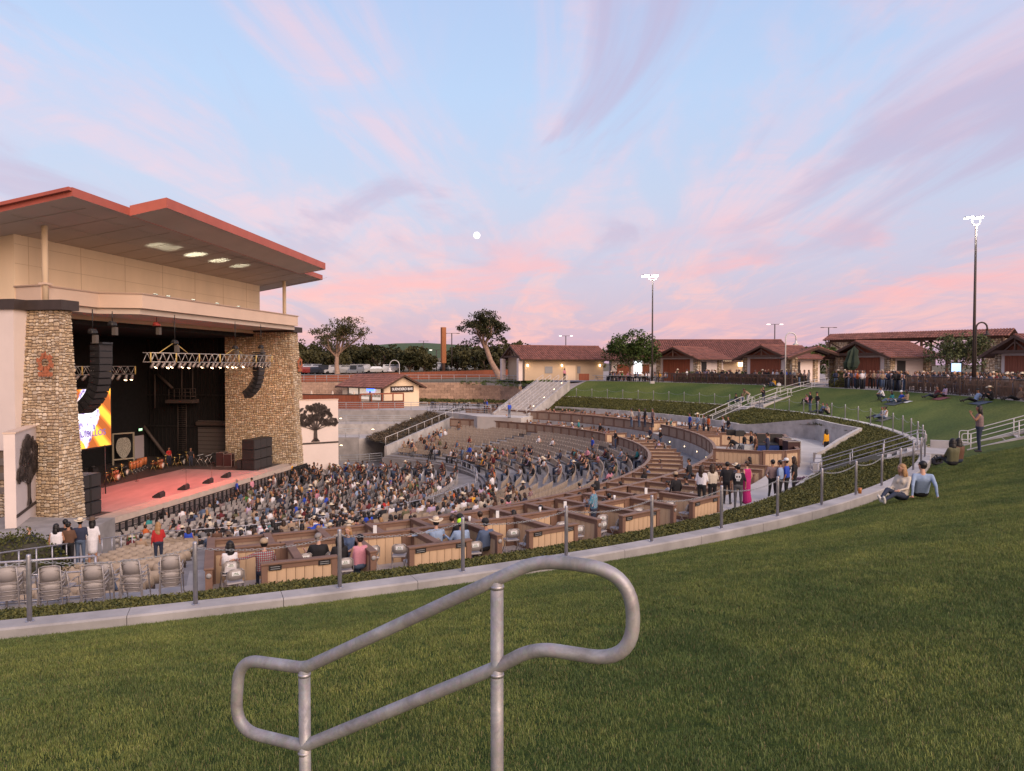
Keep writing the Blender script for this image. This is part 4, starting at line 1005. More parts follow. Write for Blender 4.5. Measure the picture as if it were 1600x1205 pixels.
b = MB(); q0 = at_z(177, 727, ZS); q1 = at_z(197, 725, ZS); q1 = q0+(q1-q0).normalized()*1.9; dq = (q1-q0).normalized()
for s in (0, 1): qq = q0.lerp(q1, s); b.beam(qq, qq+Vector((0, 0, 3.0)), .12, .12, upv=(1, 0, 0))
for z in (.5, 2.95): b.beam(q0+Vector((0, 0, z)), q1+Vector((0, 0, z)), .12, .12)
b.build('frame', MAT('pale_frame', (.42, .36, .26), .7), t)
b = MB(); k = 20; nrm = Vector((dq.y, -dq.x, 0))*.03
pts = [q0.lerp(q1, .5+.36*cos(2*pi*i/k))+Vector((0, 0, 1.65+(1.0+.12*sin(3*2*pi*i/k))*sin(2*pi*i/k)))+nrm for i in range(k)]
b.add(pts, [tuple(range(k))]); b.add([p-nrm*1.5 for p in pts], [tuple(range(k))]); b.build('printed_cloth', MAT('mottled_print', (.36, .33, .27), .8, nz=(14, .7)), t)
# light that comes from the lit lamps of the truss: red wash on the floor
for i, (u, n, e) in enumerate(((-5.5, -.2, 2600), (-.5, -.2, 3000), (5.0, -.2, 2200))):
    l = bpy.data.lights.new('stage_wash', 'SPOT'); l.energy = e; l.color = (1, .10, .06); l.spot_size = radians(82); l.spot_blend = .8; l.shadow_soft_size = .3
    o = bpy.data.objects.new('stage_wash', l); COL.objects.link(o); o.location = P(n, u, -.75); o.rotation_euler = (P(-3.2, u, -9.5)-o.location).to_track_quat('-Z', 'Y').to_euler()
l = bpy.data.lights.new('stage_warm', 'SPOT'); l.energy = 700; l.color = (1, .50, .24); l.spot_size = radians(110); l.spot_blend = 1; l.shadow_soft_size = .3
o = bpy.data.objects.new('stage_warm', l); COL.objects.link(o); o.location = P(-.4, 6.5, -.7); o.rotation_euler = (P(-3.2, 13.5, -4.5)-o.location).to_track_quat('-Z', 'Y').to_euler()
# ================================================================== BOX WALLS, RAILS, STAIRS
def bayname(th):
    if th < -69: return 'at the near end'
    return None
def box_wall(p0, p1, zb, zt, label, group, split_planks=False, mats=(None, None), th=.11, rail_w=.22, step=.235, plate=False, name='box_wall'):
    """a low wall of upright boards between two posts under a brown cap"""
    p0, p1 = Vector((p0[0], p0[1], 0)), Vector((p1[0], p1[1], 0)); d = p1-p0; L = d.length; d.normalize(); rz = atan2(d.y, d.x); nn = Vector((-d.y, d.x, 0))
    mt, mr = mats[0] or m_tan, mats[1] or m_trim
    t = thing(name, label, 'low wall', (p0.x, p0.y, zb), 0, group)
    for q in (p0+d*.07, p1-d*.07):
        b = MB(); b.box((q.x, q.y, (zb+zt)/2-.03), .14, .16, zt-zb-.06, rz); b.build('post', mr, t)
    b = MB(); c = (p0+p1)/2; b.box((c.x, c.y, zt-.025), L+.04, rail_w, .05, rz, bev=.008); b.build('cap_rail', mr, t)
    b = MB(); b.box((c.x, c.y, zt-.11), L-.28, th+.025, .12, rz); b.build('top_band', mr, t)
    b = MB(); b.box((c.x, c.y, zb+.07), L-.28, th+.025, .11, rz); b.build('bottom_band', mr, t)
    n = max(1, round((L-.28)/step)); w = (L-.28)/n; me = None; b = MB()
    for i in range(n):
        q = p0+d*(.14+w*(i+.5))
        if split_planks:
            if me is None:
                bb = MB(); bb.box((0, 0, 0), w-.008, th-.02, zt-zb-.30, bev=.006); me = bb.mesh('plank', mt)
            o = link('plank', me, t, (q.x-p0.x, q.y-p0.y, (zt-zb)/2-.02), rz)
        else: b.box((q.x, q.y, (zb+zt)/2-.02), w-.012, th-.02, zt-zb-.30, rz)
    if not split_planks: b.build('board_panel', mt, t, kind='stuff')
    if plate:
        for s in (.32, L-.32):
            q = p0+d*s; bb = MB(); bb.box((q.x+nn.x*plate*(th/2+.022), q.y+nn.y*plate*(th/2+.022), zt-.13), .30, .012, .12, rz); o = bb.build('name_plate', m_blackm, t)
            for k in range(2):
                bb = MB(); bb.box((q.x+nn.x*plate*(th/2+.030), q.y+nn.y*plate*(th/2+.030), zt-.105-.05*k), .22, .004, .012, rz); x = bb.build('plate_line', m_galvd, None); x.parent = o; x.location = -t.location
    return t
m_numb = MAT('number_disc', (.33, .31, .30), .6)
def disc(t, p, d, txt):
    d = Vector(d).normalized(); R = d.to_track_quat('Z', 'Y').to_matrix(); b = MB(); b.lathe([(.06, 0), (.06, .010), (.001, .011)], 16, p, rot=R); b.build('number_disc', m_numb, t)
TT = [-65.5+4.9*i for i in range(5)]; PL = [-68.25]+[-63.05+4.9*i for i in range(4)]
GO = 'outer row of box seats beside the hedge'; ZTO = -4.82
for i, a in enumerate(sorted(TT+PL)):
    near = 'outer row, %s from the stacked chairs' % ordn(i)
    w = box_wall(pol(41.58, a), pol(43.42 if a in TT else 43.5, a), ZC, ZTO, 'low tan box wall running in from the hedge, %s' % near, GO, True)
    if a not in TT: disc(w, pol(43.515, a, ZTO-.18), pol(44, a)-pol(43, a), '')
for i, a in enumerate(TT):
    box_wall(pol(43.5, a-1.2), pol(43.5, a+1.2), ZC, ZTO, 'low tan plank wall with black name plates along the hedge, %s from the left' % ordn(i), GO, True, plate=-1)
A = -68.25; i = 0
while A < -46.5:
    box_wall(pol(41.5, A), pol(41.5, A+2.45), ZA, ZTO, 'low tan wall dividing outer and inner box rows, %s bay from the near end' % ordn(i), 'walls between the box rows', i < 7); A += 2.45; i += 1
GI = 'partitions of the inner box row'; i = 0; a = -68.25
while a < 61:
    if not (-22 < a < -4) and not (12.3 < a < 15.2):
        r1 = 41.35 if a < 8 else 40.9
        box_wall(pol(37.95, a), pol(r1, a), ZA, -5.38 if a > -46 else -5.30, 'low tan partition of the upper box ring, %s from the near end' % ordn(i), GI, False)
        i += 1
    a += 2.45
a = -68.25; i = 0
while a < 61.2:
    b2 = a+2.72
    if abs(a+1.3-14) > 1.4:
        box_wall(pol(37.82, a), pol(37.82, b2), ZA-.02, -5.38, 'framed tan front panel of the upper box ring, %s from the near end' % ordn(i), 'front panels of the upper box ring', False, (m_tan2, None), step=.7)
        i += 1
    a = b2
i = 0; a = -68.25
while a < 61.2:
    b2 = a+2.45
    if abs(a+1.3-15.5) > 1.4:
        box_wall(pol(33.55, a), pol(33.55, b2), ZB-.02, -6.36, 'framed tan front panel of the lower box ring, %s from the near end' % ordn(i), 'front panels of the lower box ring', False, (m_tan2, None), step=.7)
        i += 1
    a = b2
for i, a in enumerate(np.arange(-68.25, 61, 3.6)):
    if not 13.2 < a < 18: box_wall(pol(33.65, a), pol(35.8, a), ZB, -6.36, 'low tan partition of the lower box ring, %s from the near end' % ordn(i), 'partitions of the lower box ring', False)
# wall around the sound desk
SD = [pol(38.2, -24.2), pol(40.9, -24.6), pol(42.0, -24.0), pol(42.7, -22.6), pol(42.6, -10), pol(38.4, -9)]
for i, (p, q) in enumerate(zip(SD[1:], SD[2:])):
    box_wall(p, q, ZC, -4.75, 'tan plank wall around the sound desk, %s' % ['front side', 'corner side', 'outer side', 'far side'][i], 'walls around the sound desk', False)
box_wall(SD[0], SD[1], ZA, -4.78, 'brown capped wall in front of the sound desk', 'walls around the sound desk', False)
mb = MB(); ring_step(mb, 38.1, 42.7, ZC, -24.3, -9, ZA-.1); struct(mb, 'desk_platform', m_conc)
# vomitory walls cut into the hedge bank
def wall_line(pts, zb, ztf, th, name, mat, label, cat='wall'):
    t = thing(name, label, cat, (*pts[0][:2], zb)); k = 0
    for p, q in zip(pts, pts[1:]):
        p, q = Vector(p[:2]), Vector(q[:2]); d = (q-p).normalized(); n = Vector((-d.y, d.x))*th/2; b = MB(); m = 6
        P0 = [p.lerp(q, i/m) for i in range(m+1)]
        for a, c in zip(P0, P0[1:]):
            za, zc_ = ztf(*a), ztf(*c)
            vs = [(*(a-n), zb), (*(c-n), zb), (*(c+n), zb), (*(a+n), zb), (*(a-n), za), (*(c-n), zc_), (*(c+n), zc_), (*(a+n), za)]
            b.add(vs, [(0, 1, 5, 4), (2, 3, 7, 6), (4, 5, 6, 7)]+([(3, 0, 4, 7)] if a is P0[0] else [])+([(1, 2, 6, 5)] if c is P0[-1] else []))
        b.build('wall_panel', mat, t); k += 1
    return t
vw = [pol(43.3, 9), pol(46.75, -1.5), pol(47.05, -12), pol(43.6, -19.9)]
wall_line(vw, ZC, lambda x, y: bank_h(rt(x, y)[0])+.34, .22, 'vomitory_wall', m_conc, 'angled grey concrete wall cut into the hedge behind the sound desk')
wall_line([pol(43.75, t) for t in (-27, -24, -21.5)], ZC, lambda x, y: -5.1, .3, 'planter_wall', m_conc, 'low curved white planter kerb at the foot of the right hedge')
wall_line([pol(43.7, t) for t in np.arange(9, 50, 4)], ZC, lambda x, y: -5.15, .2, 'planter_wall', m_conc, 'long low concrete wall along the foot of the far hedge')
wall_line([pol(43.8, t) for t in np.arange(-84, -28.9, 5)], -5.9, lambda x, y: -5.4, .2, 'planter_wall', m_conc, 'long low concrete kerb between the box seats and the near hedge')
def steplight(p, d, label, w=.26):
    d = Vector(d).normalized(); t = thing('wall_light', label, 'light', p, 0, 'small recessed wall lights'); rz = atan2(d.y, d.x)
    b = MB(); b.box(Vector(p)+d*.01, .03, w, .12, rz); b.build('light_frame', m_galvd, t); b = MB(); b.box(Vector(p)+d*.032, .01, w*.85, .08, rz); b.build('light_lens', m_lampw, t)
steplight(pol(46.9, -6, -4.95), pol(0, -6)-pol(1, -6), 'small lit lamp in the angled concrete wall behind the sound desk')
for i, a in enumerate(np.arange(-34, 12, 5.5)): steplight(pol(37.70, a, -6.75), pol(0, a)-pol(1, a), 'small lit lamp in the grey wall under the upper boxes, %s from the near side' % ordn(i), .2)
# ------------------------------------------------------------------ pipe rails
def railing(pts, h, label, cat='railing', group=None, step=1.8, mids=1, mat=None, r=.024, base=None, name='pipe_railing', toe=False, joined=False):
    """posts along the base points, a top rail and mid rails"""
    mat = mat or m_galv; P3 = [Vector(p) for p in pts]; t = thing(name, label, cat, P3[0], 0, group)
    up = lambda p, z: Vector((p.x, p.y, p.z+z))
    seg = []; posts = [P3[0]]
    for a, b_ in zip(P3, P3[1:]):
        n = max(1, round((b_-a).length/step))
        for i in range(1, n+1): posts.append(a.lerp(b_, i/n))
    if joined:
        r = max(r, .034)
        b = MB()
        for q in posts: b.tube([q, up(q, h)], r, 5)
        b.build('post', mat, t, kind='stuff')
    else:
        for q in posts: b = MB(); b.tube([q, up(q, h)], r, 6); b.build('post', mat, t)
    b = MB(); b.tube([up(q, h) for q in P3], r*1.08, 7); b.build('top_rail', mat, t)
    for m in range(mids): b = MB(); b.tube([up(q, h*(m+1)/(mids+1)) for q in P3], r*.8, 6); b.build('mid_rail', mat, t)
    if toe: b = MB(); b.tube([up(q, .07) for q in P3], r*1.2, 4); b.build('bottom_rail', mat, t)
    return t
railing([pol(41.85, a, ZC) for a in np.arange(-90, -69.2, 2.6)], 1.05, 'galvanised pipe railing behind the stacked grey chairs at lower left', step=1.9, mids=2, toe=True, r=.028)
def zfl(r): return rowz(min(19, max(0, int((r-(ROW0-.55))/RSTEP))))
railing([pol(r, -77.3, max(-9.4, ZC-(41.4-r)*.186)) for r in (41, 37, 33, 29, 25, 21.5)], 1.0, 'sloping pipe railing down the side ramp behind the round bush', step=1.5, mids=0)
railing([pol(20.55, a, -9.62) for a in np.arange(-76, -8, 4)], 1.0, 'curved pipe railing between the tan seats and the grey stage chairs, near half', step=2.2, mids=1)
railing([pol(20.55, a, -9.62) for a in np.arange(-4, 30, 4)], 1.0, 'curved pipe railing at the front of the tan seats, middle part', step=2.2, mids=1)
# ------------------------------------------------------------------ stairs
def loop_rail(p0, p1, label, group, h=.92, mat=None, r=.022, ext=.35, low=.42, step=1.7):
    """a handrail that follows a stair, its ends turned back in loops"""
    mat = mat or m_whitep; p0, p1 = Vector(p0), Vector(p1); d = (p1-p0); hd = Vector((d.x, d.y, 0)).normalized(); Z = Vector((0, 0, 1))
    t = thing('stair_handrail', label, 'handrail', p0, 0, group); b = MB(); rr = .09
    def corner(a, c, e): return [a.lerp(c, .0), c, e]
    A0, A1 = p0+Z*h, p1+Z*h; B0, B1 = p0+Z*(h-low), p1+Z*(h-low)
    pts = [A0, A1, A1+hd*(ext-rr), A1+hd*(ext-.03)-Z*.03, A1+hd*ext-Z*rr, B1+hd*ext+Z*rr, B1+hd*(ext-.03)+Z*.03, B1+hd*(ext-rr), B1, B0, B0-hd*(ext-rr), B0-hd*(ext-.03)+Z*.03, B0-hd*ext+Z*rr, A0-hd*ext-Z*rr, A0-hd*(ext-.03)-Z*.03, A0-hd*(ext-rr)]
    b.tube(pts, r, 6, closed=True); b.build('rail_loop', mat, t)
    n = max(1, round(d.length/step))
    for i in range(n+1): q = p0.lerp(p1, i/n); b = MB(); b.tube([q-Z*.1, q+Z*h], r, 6); b.build('post', mat, t)
    return t
def stair(p0, p1, w, n, label, cheek=.22, rails=(-1, 1), group='hedge stairways', railmat=None, rh=.92, curbs=True, lights=False):
    """straight flight from p0 (low) to p1 (high)"""
    p0, p1 = Vector(p0), Vector(p1); d = Vector((p1.x-p0.x, p1.y-p0.y, 0)); L = d.length; d.normalize(); s = Vector((-d.y, d.x, 0)); t = thing('stairway', label, 'stairs', p0, 0, group)
    dz = (p1.z-p0.z)/n; run = L/n; rz = atan2(d.y, d.x)
    b = MB(); zb = min(p0.z, p1.z)-.6
    for i in range(n):
        z1 = p0.z+dz*(i+1); c = p0+d*(run*(i+.5)); zz = p0.z-.5 if i < 3 else z1-1.1; b.box((c.x, c.y, (z1+zz)/2), run+.002, w, z1-zz, rz)
    b.build('steps', m_walk, t); 
    if curbs:
        for k in (-1, 1):
            b = MB(); e0 = p0+s*k*(w/2+cheek/2)-d*.15; e1 = p1+s*k*(w/2+cheek/2)+d*.15; h = cheek/2
            vs = []
            for e, z in ((e0, p0.z), (e1, p1.z)):
                for kk in (-h, h):
                    q = e+s*kk; vs += [(q.x, q.y, z-1.1), (q.x, q.y, z+.22)]
            b.add(vs, [(0, 4, 5, 1), (2, 3, 7, 6), (1, 5, 7, 3), (0, 1, 3, 2), (4, 6, 7, 5)]); b.build('cheek_wall', m_conc, t)
    Z = Vector((0, 0, 1))
    for j, k in enumerate(rails):
        loop_rail(p0+s*k*w/2*.92, p1+s*k*w/2*.92, '%s handrail of the %s' % (['first', 'second', 'third', 'fourth'][j], label.split(' stairs')[0]+' stairs'), 'stair handrails', rh, railmat)
    return t
def radial(th, ra, za, rb, zb): return pol(ra, th, za), pol(rb, th, zb)
# right stairs (theta -28): lower flight through the hedge, landing, upper flight in the lawn
stair(*radial(-28, 44.0, ZC, 48.3, -4.1), 2.0, 10, 'grey concrete stairs climbing through the right hedge', rails=(-1, 1), railmat=m_galv)
stair(*radial(-28, 50.4, -4.05, 54.0, -2.75), 1.9, 8, 'short concrete stairs with looped rails in the right lawn')
mb = MB(); q = [pol(48.2, -26.3), pol(50.6, -26.4), pol(50.6, -29.6), pol(48.2, -29.7)]; mb.prism([v[:2] for v in reversed(q)], -4.7, -4.06); struct(mb, 'stair_landing', m_conc)
mb = MB()
for k, (a, b) in enumerate(((48.9, 50.5),)):
    p, q2 = pol(a, -26.2), pol(b, -26.2); mb.beam((p.x, p.y, -3.95), (q2.x, q2.y, -3.95), .25, .5)
solo(mb, 'landing_wall', m_conc, 'short concrete wall beside the landing behind the seated pair', 'wall')
# far right stairs (theta 17)
stair(*radial(17, 44.0, ZC, 48.3, -4.1), 1.9, 10, 'pale concrete stairs dropping through the middle of the hedge', railmat=m_whitep)
stair(*radial(17, 49.6, -4.1, 52.4, -3.25), 1.8, 5, 'lowest lawn stairs between the far lawns', railmat=m_whitep, curbs=True)
stair(*radial(17.2, 53.0, -3.25, 55.4, -2.7), 1.8, 4, 'middle lawn stairs between the far lawns', railmat=m_whitep)
stair(*radial(17.4, 55.9, -2.7, 58.6, -2.25), 1.8, 4, 'highest lawn stairs reaching the plaza', railmat=m_whitep)
mb = MB()
for a, b, z in ((48.2, 49.7, -4.1), (52.3, 53.1, -3.25), (55.3, 56.0, -2.7)):
    q = [pol(a, 15.9), pol(b, 15.9), pol(b, 18.3), pol(a, 18.3)]; mb.prism([v[:2] for v in q], z-.9, z-.005)
struct(mb, 'lawn_landing', m_conc)
# broad stairs at the left of the far lawn
bs0, bs1 = Vector((-.1, 86.3, -5.9)), Vector((5.5, 98.8, -2.3)); bd = (bs1-bs0); bd.z = 0; bd.normalize(); bsd = Vector((-bd.y, bd.x, 0))
stair(bs0, bs1, 4.3, 22, 'broad pale concrete stairs rising to the plaza left of the far lawn', rails=(-1, -.38, .2, .75), railmat=m_whitep)
for i, k in enumerate((.15, .4, .65, .85)):
    q = bs0.lerp(bs1, k)-bsd*2.0; steplight(q+Vector((0, 0, .45)), -bd, 'small lit lamp on the cheek of the broad stairs, %s up' % ordn(i), .18)
# ------------------------------------------------------------------ far left: patio, ramps, retaining wall
mb = MB(); mb.prism([(-34, 94.6), (-11, 94.6), (-6.5, 89.5), (-4, 84.5), (1, 82), (3.6, 88), (5.5, 96), (3.4, 101.5), (-.4, 113), (-12.7, 113), (-30, 113), (-60, 120)], -11.1, -5.93); struct(mb, 'patio', m_walk)
tiers = [((-36, 94.6), (-10.9, 94.6), -6.0, -7.35), ((-36, 90.0), (-12.5, 90.0), -7.36, -8.45), ((-36, 84.0), (-17.5, 84.0), -8.46, -11.1)]
for i, (a, b, zt, zb) in enumerate(tiers):
    mb = MB(); yb = [94.6, 94.58, 89.98][i]
    if i: mb.prism([(a[0], a[1]), (b[0], b[1]), (b[0]+[0, 1.7, 4.2][i], yb), (a[0], yb)], -11.1, zt-.01); struct(mb, 'ramp_tier', m_walk)
    wall_line([a, b], zb-.3, lambda x, y, zt=zt: zt+.15, .25, 'ramp_wall', m_conc_d if i != 1 else m_conc, 'long grey ramp retaining wall, %s below the bar' % ['uppermost', 'middle', 'lowest'][i])
    railing([(a[0]+k*(b[0]-a[0])/6, a[1], zt+.15) for k in range(7)], 1.0, 'ramp railing on the %s retaining wall below the bar' % ['uppermost', 'middle', 'lowest'][i], group='ramp railings', step=2.0, mids=3, joined=True, mat=m_galvd)
railing([(-34, 79.5, -11), (-26, 79.5, -11), (-17, 80.5, -10.9), (-14, 79, -10.5)], 1.0, 'lowest ramp railing near the standing attendants', group='ramp railings', step=2.0, mids=3, joined=True, mat=m_galvd)
for i, (x, y, z) in enumerate(((-22, 94.4, -6.9), (-13, 94.4, -6.9), (-27.5, 89.8, -7.9), (-17, 89.8, -7.9), (-15, 89.8, -7.9), (-28, 83.8, -9.2), (-19.5, 83.8, -9.2))):
    steplight((x, y, z), (0, -1, 0), 'small lit lamp in the grey ramp walls, %s' % ordn(i), .32)
e0, e1 = pol(21.6, 62.2), pol(41, 64.2)
wall_line([e0, pol(31, 63.4), e1], -10.7, lambda x, y: interp(rt(x, y)[0], [(21.6, -8.5), (41, -5.7)]), .3, 'fan_edge_wall', m_conc, 'long sloping concrete wall along the far end of the tan seats')
railing([(*pol(r, 62.2+(r-21.6)*.1)[:2], interp(r, [(21.6, -8.5), (41, -5.7)])) for r in (21.6, 26, 31, 36, 41)], .9, 'sloping handrail on the wall beside the tan seats', step=1.8, mids=0, mat=m_whitep)
mb = MB(); a = [pol(22.5, 63.4, -8.45), pol(41, 65.2, -5.8), Vector((-10.6, 94.4, -6.1)), Vector((-16.8, 84.2, -8.5))]; mb.quad(*a)
pb = mb.build('planter_bank', m_soil, None, kind='structure')
def quad_patch(name, a, label, cat, n=8, dz=.05, mat=None):
    mb = MB(); a = [Vector(v) for v in a]
    for i in range(n):
        for j in range(n):
            g = lambda s, t: a[0].lerp(a[1], s).lerp(a[3].lerp(a[2], s), t)+Vector((0, 0, dz))
            mb.quad(g(i/n, j/n), g((i+1)/n, j/n), g((i+1)/n, (j+1)/n), g(i/n, (j+1)/n))
    return mb.build(name, mat or m_soil, None, kind='stuff', label=label, category=cat)
m_bank = leafmat('dry_shrub_leaf', (.05, .040, .022), (.16, .115, .075))
scatter(quad_patch('shrubs', a, 'brownish low shrubs on the bank between ramps and tan seats', 'shrubs'), [clump(40, .3, .07, m_bank) for _ in range(3)], [(30, 6), (60, 6), (130, 6)], 21, .8, 1.6)
# retaining wall of split blocks above the patio
bw = thing('block_retaining_wall', 'tan split block retaining wall between the bar and the broad stairs', 'wall', (-12.7, 112, -5.9))
pl = [(-34, 113.3), (-16, 111.8), (-12.7, 111.8), (-5, 111.6), (-1.6, 109.6), (1.2, 104.5)]
m_block = MAT('tan_split_block', (.34, .22, .16), .9, vcol=True, nz=(5, .2)); mb = MB(); cumL = 0
for (ax, ay), (bx_, by) in zip(pl, pl[1:]):
    p, q = Vector((ax, ay)), Vector((bx_, by)); Ls = (q-p).length; d = (q-p)/Ls; rz = atan2(d.y, d.x)
    for k in range(8):
        z = -5.9+.4*k+.2; n = int(Ls/.9)
        if k == 7 and p.x > -9: continue
        for i in range(n):
            s = (i+.5+(.5 if k % 2 else 0))/n
            if s > 1: continue
            c = p.lerp(q, s); j = random.uniform(.8, 1.15); mb.box((c.x, c.y+k*.04, z), Ls/n-.03, .5, .385, rz, col=(.36*j, .235*j, .165*j))
mb.build('split_block', m_block, bw, kind='stuff')
mb = MB()
for (ax, ay), (bx_, by) in zip(pl, pl[1:]): mb.beam((ax, ay+.45, -5.9), (bx_, by+.45, -5.9), .4, 6.2)
struct(mb, 'wall_backfill', m_conc_d)
railing([(x, y+.7, -2.72) for x, y in [(-44, 116)]+pl], 1.15, 'long grey walkway railing on top of the block wall', step=1.9, mids=2, joined=True, mat=m_galvd, r=.03)
scatter(quad_patch('hedge', [(-14, 107.5, -5.9), (-.5, 103.5, -5.9), (1.0, 105, -5.9), (-13.8, 110.8, -5.9)], 'dark hedge along the foot of the tan block wall', 'hedge', dz=.5), [clump(50, .5, .10, m_hedge) for _ in range(3)], [(30, 4), (60, 4), (130, 4)], 22, .9, 1.5)
scatter(quad_patch('ivy', [(-2.5, 112, -2.7), (3.5, 102.5, -2.7), (6, 104, -2.6), (0, 114, -2.6)], 'bright green creeper spilling over the block wall by the broad stairs', 'creeper', dz=.1), [clump(50, .45, .10, m_leafb) for _ in range(3)], [(30, 5), (60, 5), (130, 5)], 23, .9, 1.5)
scatter(quad_patch('creeper_edge', [(-8, 111.9, -3.0), (1.6, 104.4, -3.4), (2.2, 105, -2.6), (-7.6, 112.6, -2.6)], 'green creeper trailing down the front of the block wall', 'creeper', dz=.05), [clump(40, .35, .09, m_leafb) for _ in range(3)], [(30, 3), (60, 3), (130, 3)], 24, .8, 1.3)
# ================================================================== CHAIRS
def arc_shell(b, w, z0, z1, y0, y1, dep, th=.022, n=7, round_=.5, mi=0):
    """a curved, round cornered back: width w, from z0 to z1, bowed by DEP"""
    k = n; fr = []; bk = []
    for i in range(k+1):
        s = -1+2*i/k; x = s*w/2; bow = dep*(s*s); cut = (1-sqrt(max(0, 1-max(0, abs(s)-(1-round_))**2/round_**2)))*(z1-z0)*.42
        for z, yy in ((z0+cut*.6, y0), (z1-cut, y1)): fr.append((x, yy+bow, z)); bk.append((x, yy+bow-th, z))
    fs = []; m = len(fr)
    for i in range(k):
        a, c = 2*i, 2*i+2
        fs += [(a, a+1, c+1, c), (m+a, m+c, m+c+1, m+a+1), (a+1, m+a+1, m+c+1, c+1), (a, c, m+c, m+a)]
    fs += [(0, m, m+1, 1), (m-2, m-1, 2*m-1, 2*m-2)]
    b.add(fr+bk, fs, mi, None, True)
def frame_tubes(b, hi=True):
    n = 5 if hi else 3; r = .0125
    for s in (-1, 1):
        b.tube([(s*.22, .24, 0), (s*.215, -.16, .50), (s*.19, -.22, .74), (s*.12, -.235, .80)], r, n)
        b.tube([(s*.20, -.24, 0), (s*.20, .14, .44)], r, n)
    b.tube([(-.12, -.235, .80), (.12, -.235, .80)], r, n); b.tube([(-.20, -.22, .03), (.20, -.22, .03)], r*.8, n); b.tube([(-.22, .22, .03), (.22, .22, .03)], r*.8, n)
def make_chair(sticker, name='folding_chair'):
    t = thing(name, 'x', 'chair')
    b = MB(); arc_shell(b, .43, .52, .80, -.175, -.225, .05); link('backrest', b.mesh('backrest', m_chair), t)
    b = MB(); b.box((0, -.01, .44), .41, .40, .045, bev=.02); link('seat', b.mesh('seat', m_chair), t)
    b = MB(); frame_tubes(b); link('frame', b.mesh('frame', m_chairf), t)
    if sticker:
        b = MB(); b.box((0, -.232, .69), .20, .006, .10, mi=0)
        o = link('label_sticker', b.mesh('label_sticker', m_white), t); b = MB()
        b.add([(-.05, -.237, .69), (0, -.237, .69), (-.02, -.237, .72)], [(0, 1, 2)]); b.add([(-.01, -.2372, .69), (.05, -.2372, .69), (.025, -.2372, .715)], [(0, 1, 2)])
        b.box((0, -.236, .665), .14, .002, .012); c = link('printed_mark', b.mesh('printed_mark', MAT('green_print', (.06, .14, .06), .6)), o)
    return freeze(t)
chairS = make_chair(True); chairG = make_chair(False)
def lowchair(b, p, rz, mi=0):
    R = Matrix.Rotation(rz, 3, 'Z'); p = Vector(p); T = lambda vs: [p+R@Vector(v) for v in vs]
    b.add(T([(-.21, -.17, .50), (.21, -.17, .50), (.16, -.225, .80), (-.16, -.225, .80), (-.21, -.19, .50), (.21, -.19, .50), (.16, -.245, .80), (-.16, -.245, .80)]), [(0, 1, 2, 3), (7, 6, 5, 4), (3, 2, 6, 7), (0, 3, 7, 4), (1, 5, 6, 2)], mi)
    b.add(T([(-.2, -.2, .42), (.2, -.2, .42), (.2, .2, .44), (-.2, .2, .44), (-.2, .2, .40), (.2, .2, .40)]), [(0, 1, 2, 3), (3, 2, 5, 4)], mi)
    for s in (-1, 1):
        b.add(T([(s*.2, .24, 0), (s*.2, .21, 0), (s*.2, -.19, .5), (s*.2, -.16, .5)]), [(0, 1, 2, 3)], mi); b.add(T([(s*.19, -.24, 0), (s*.19, -.21, 0), (s*.19, .15, .42), (s*.19, .12, .42)]), [(0, 1, 2, 3)], mi)
def make_fixed():
    t = thing('fixed_seat', 'x', 'seat')
    b = MB(); arc_shell(b, .50, .36, .82, -.13, -.21, .045, .03); link('backrest', b.mesh('backrest', m_seat), t)
    b = MB(); b.box((0, -.085, .52), .43, .05, .32, bev=.02); link('folded_seat', b.mesh('folded_seat', m_seat), t)
    b = MB(); b.beam((0, -.13, 0), (0, -.14, .42), .05, .08); b.box((0, -.1, .01), .14, .18, .02); b.beam((-.27, -.12, .38), (.27, -.12, .38), .04, .05); link('pedestal', b.mesh('pedestal', m_dark), t)
    return freeze(t)
seatF = make_fixed()
def lowseat(b, p, rz, mi=0):
    R = Matrix.Rotation(rz, 3, 'Z'); p = Vector(p); T = lambda vs: [p+R@Vector(v) for v in vs]
    b.add(T([(-.24, -.1, .36), (0, -.14, .36), (.24, -.1, .36), (.24, -.15, .72), (.17, -.19, .82), (-.17, -.19, .82), (-.24, -.15, .72), (-.24, -.13, .36), (0, -.17, .36), (.24, -.13, .36), (.24, -.18, .72), (.17, -.22, .82), (-.17, -.22, .82), (-.24, -.18, .72)]),
          [(0, 1, 2, 3, 4, 5, 6), (13, 12, 11, 10, 9, 8, 7), (3, 10, 11, 4), (4, 11, 12, 5), (5, 12, 13, 6), (2, 9, 10, 3), (6, 13, 7, 0)], mi)
    b.add(T([(-.21, -.06, .38), (.21, -.06, .38), (.21, -.10, .68), (-.21, -.10, .68)]), [(0, 1, 2, 3)], mi)
    b.add(T([(-.21, -.06, .38), (-.21, -.1, .68), (-.21, -.14, .38)]), [(0, 1, 2)], mi)
    b.add(T([(-.03, -.13, 0), (.03, -.13, 0), (.03, -.13, .4), (-.03, -.13, .4)]), [(0, 1, 2, 3)], mi)
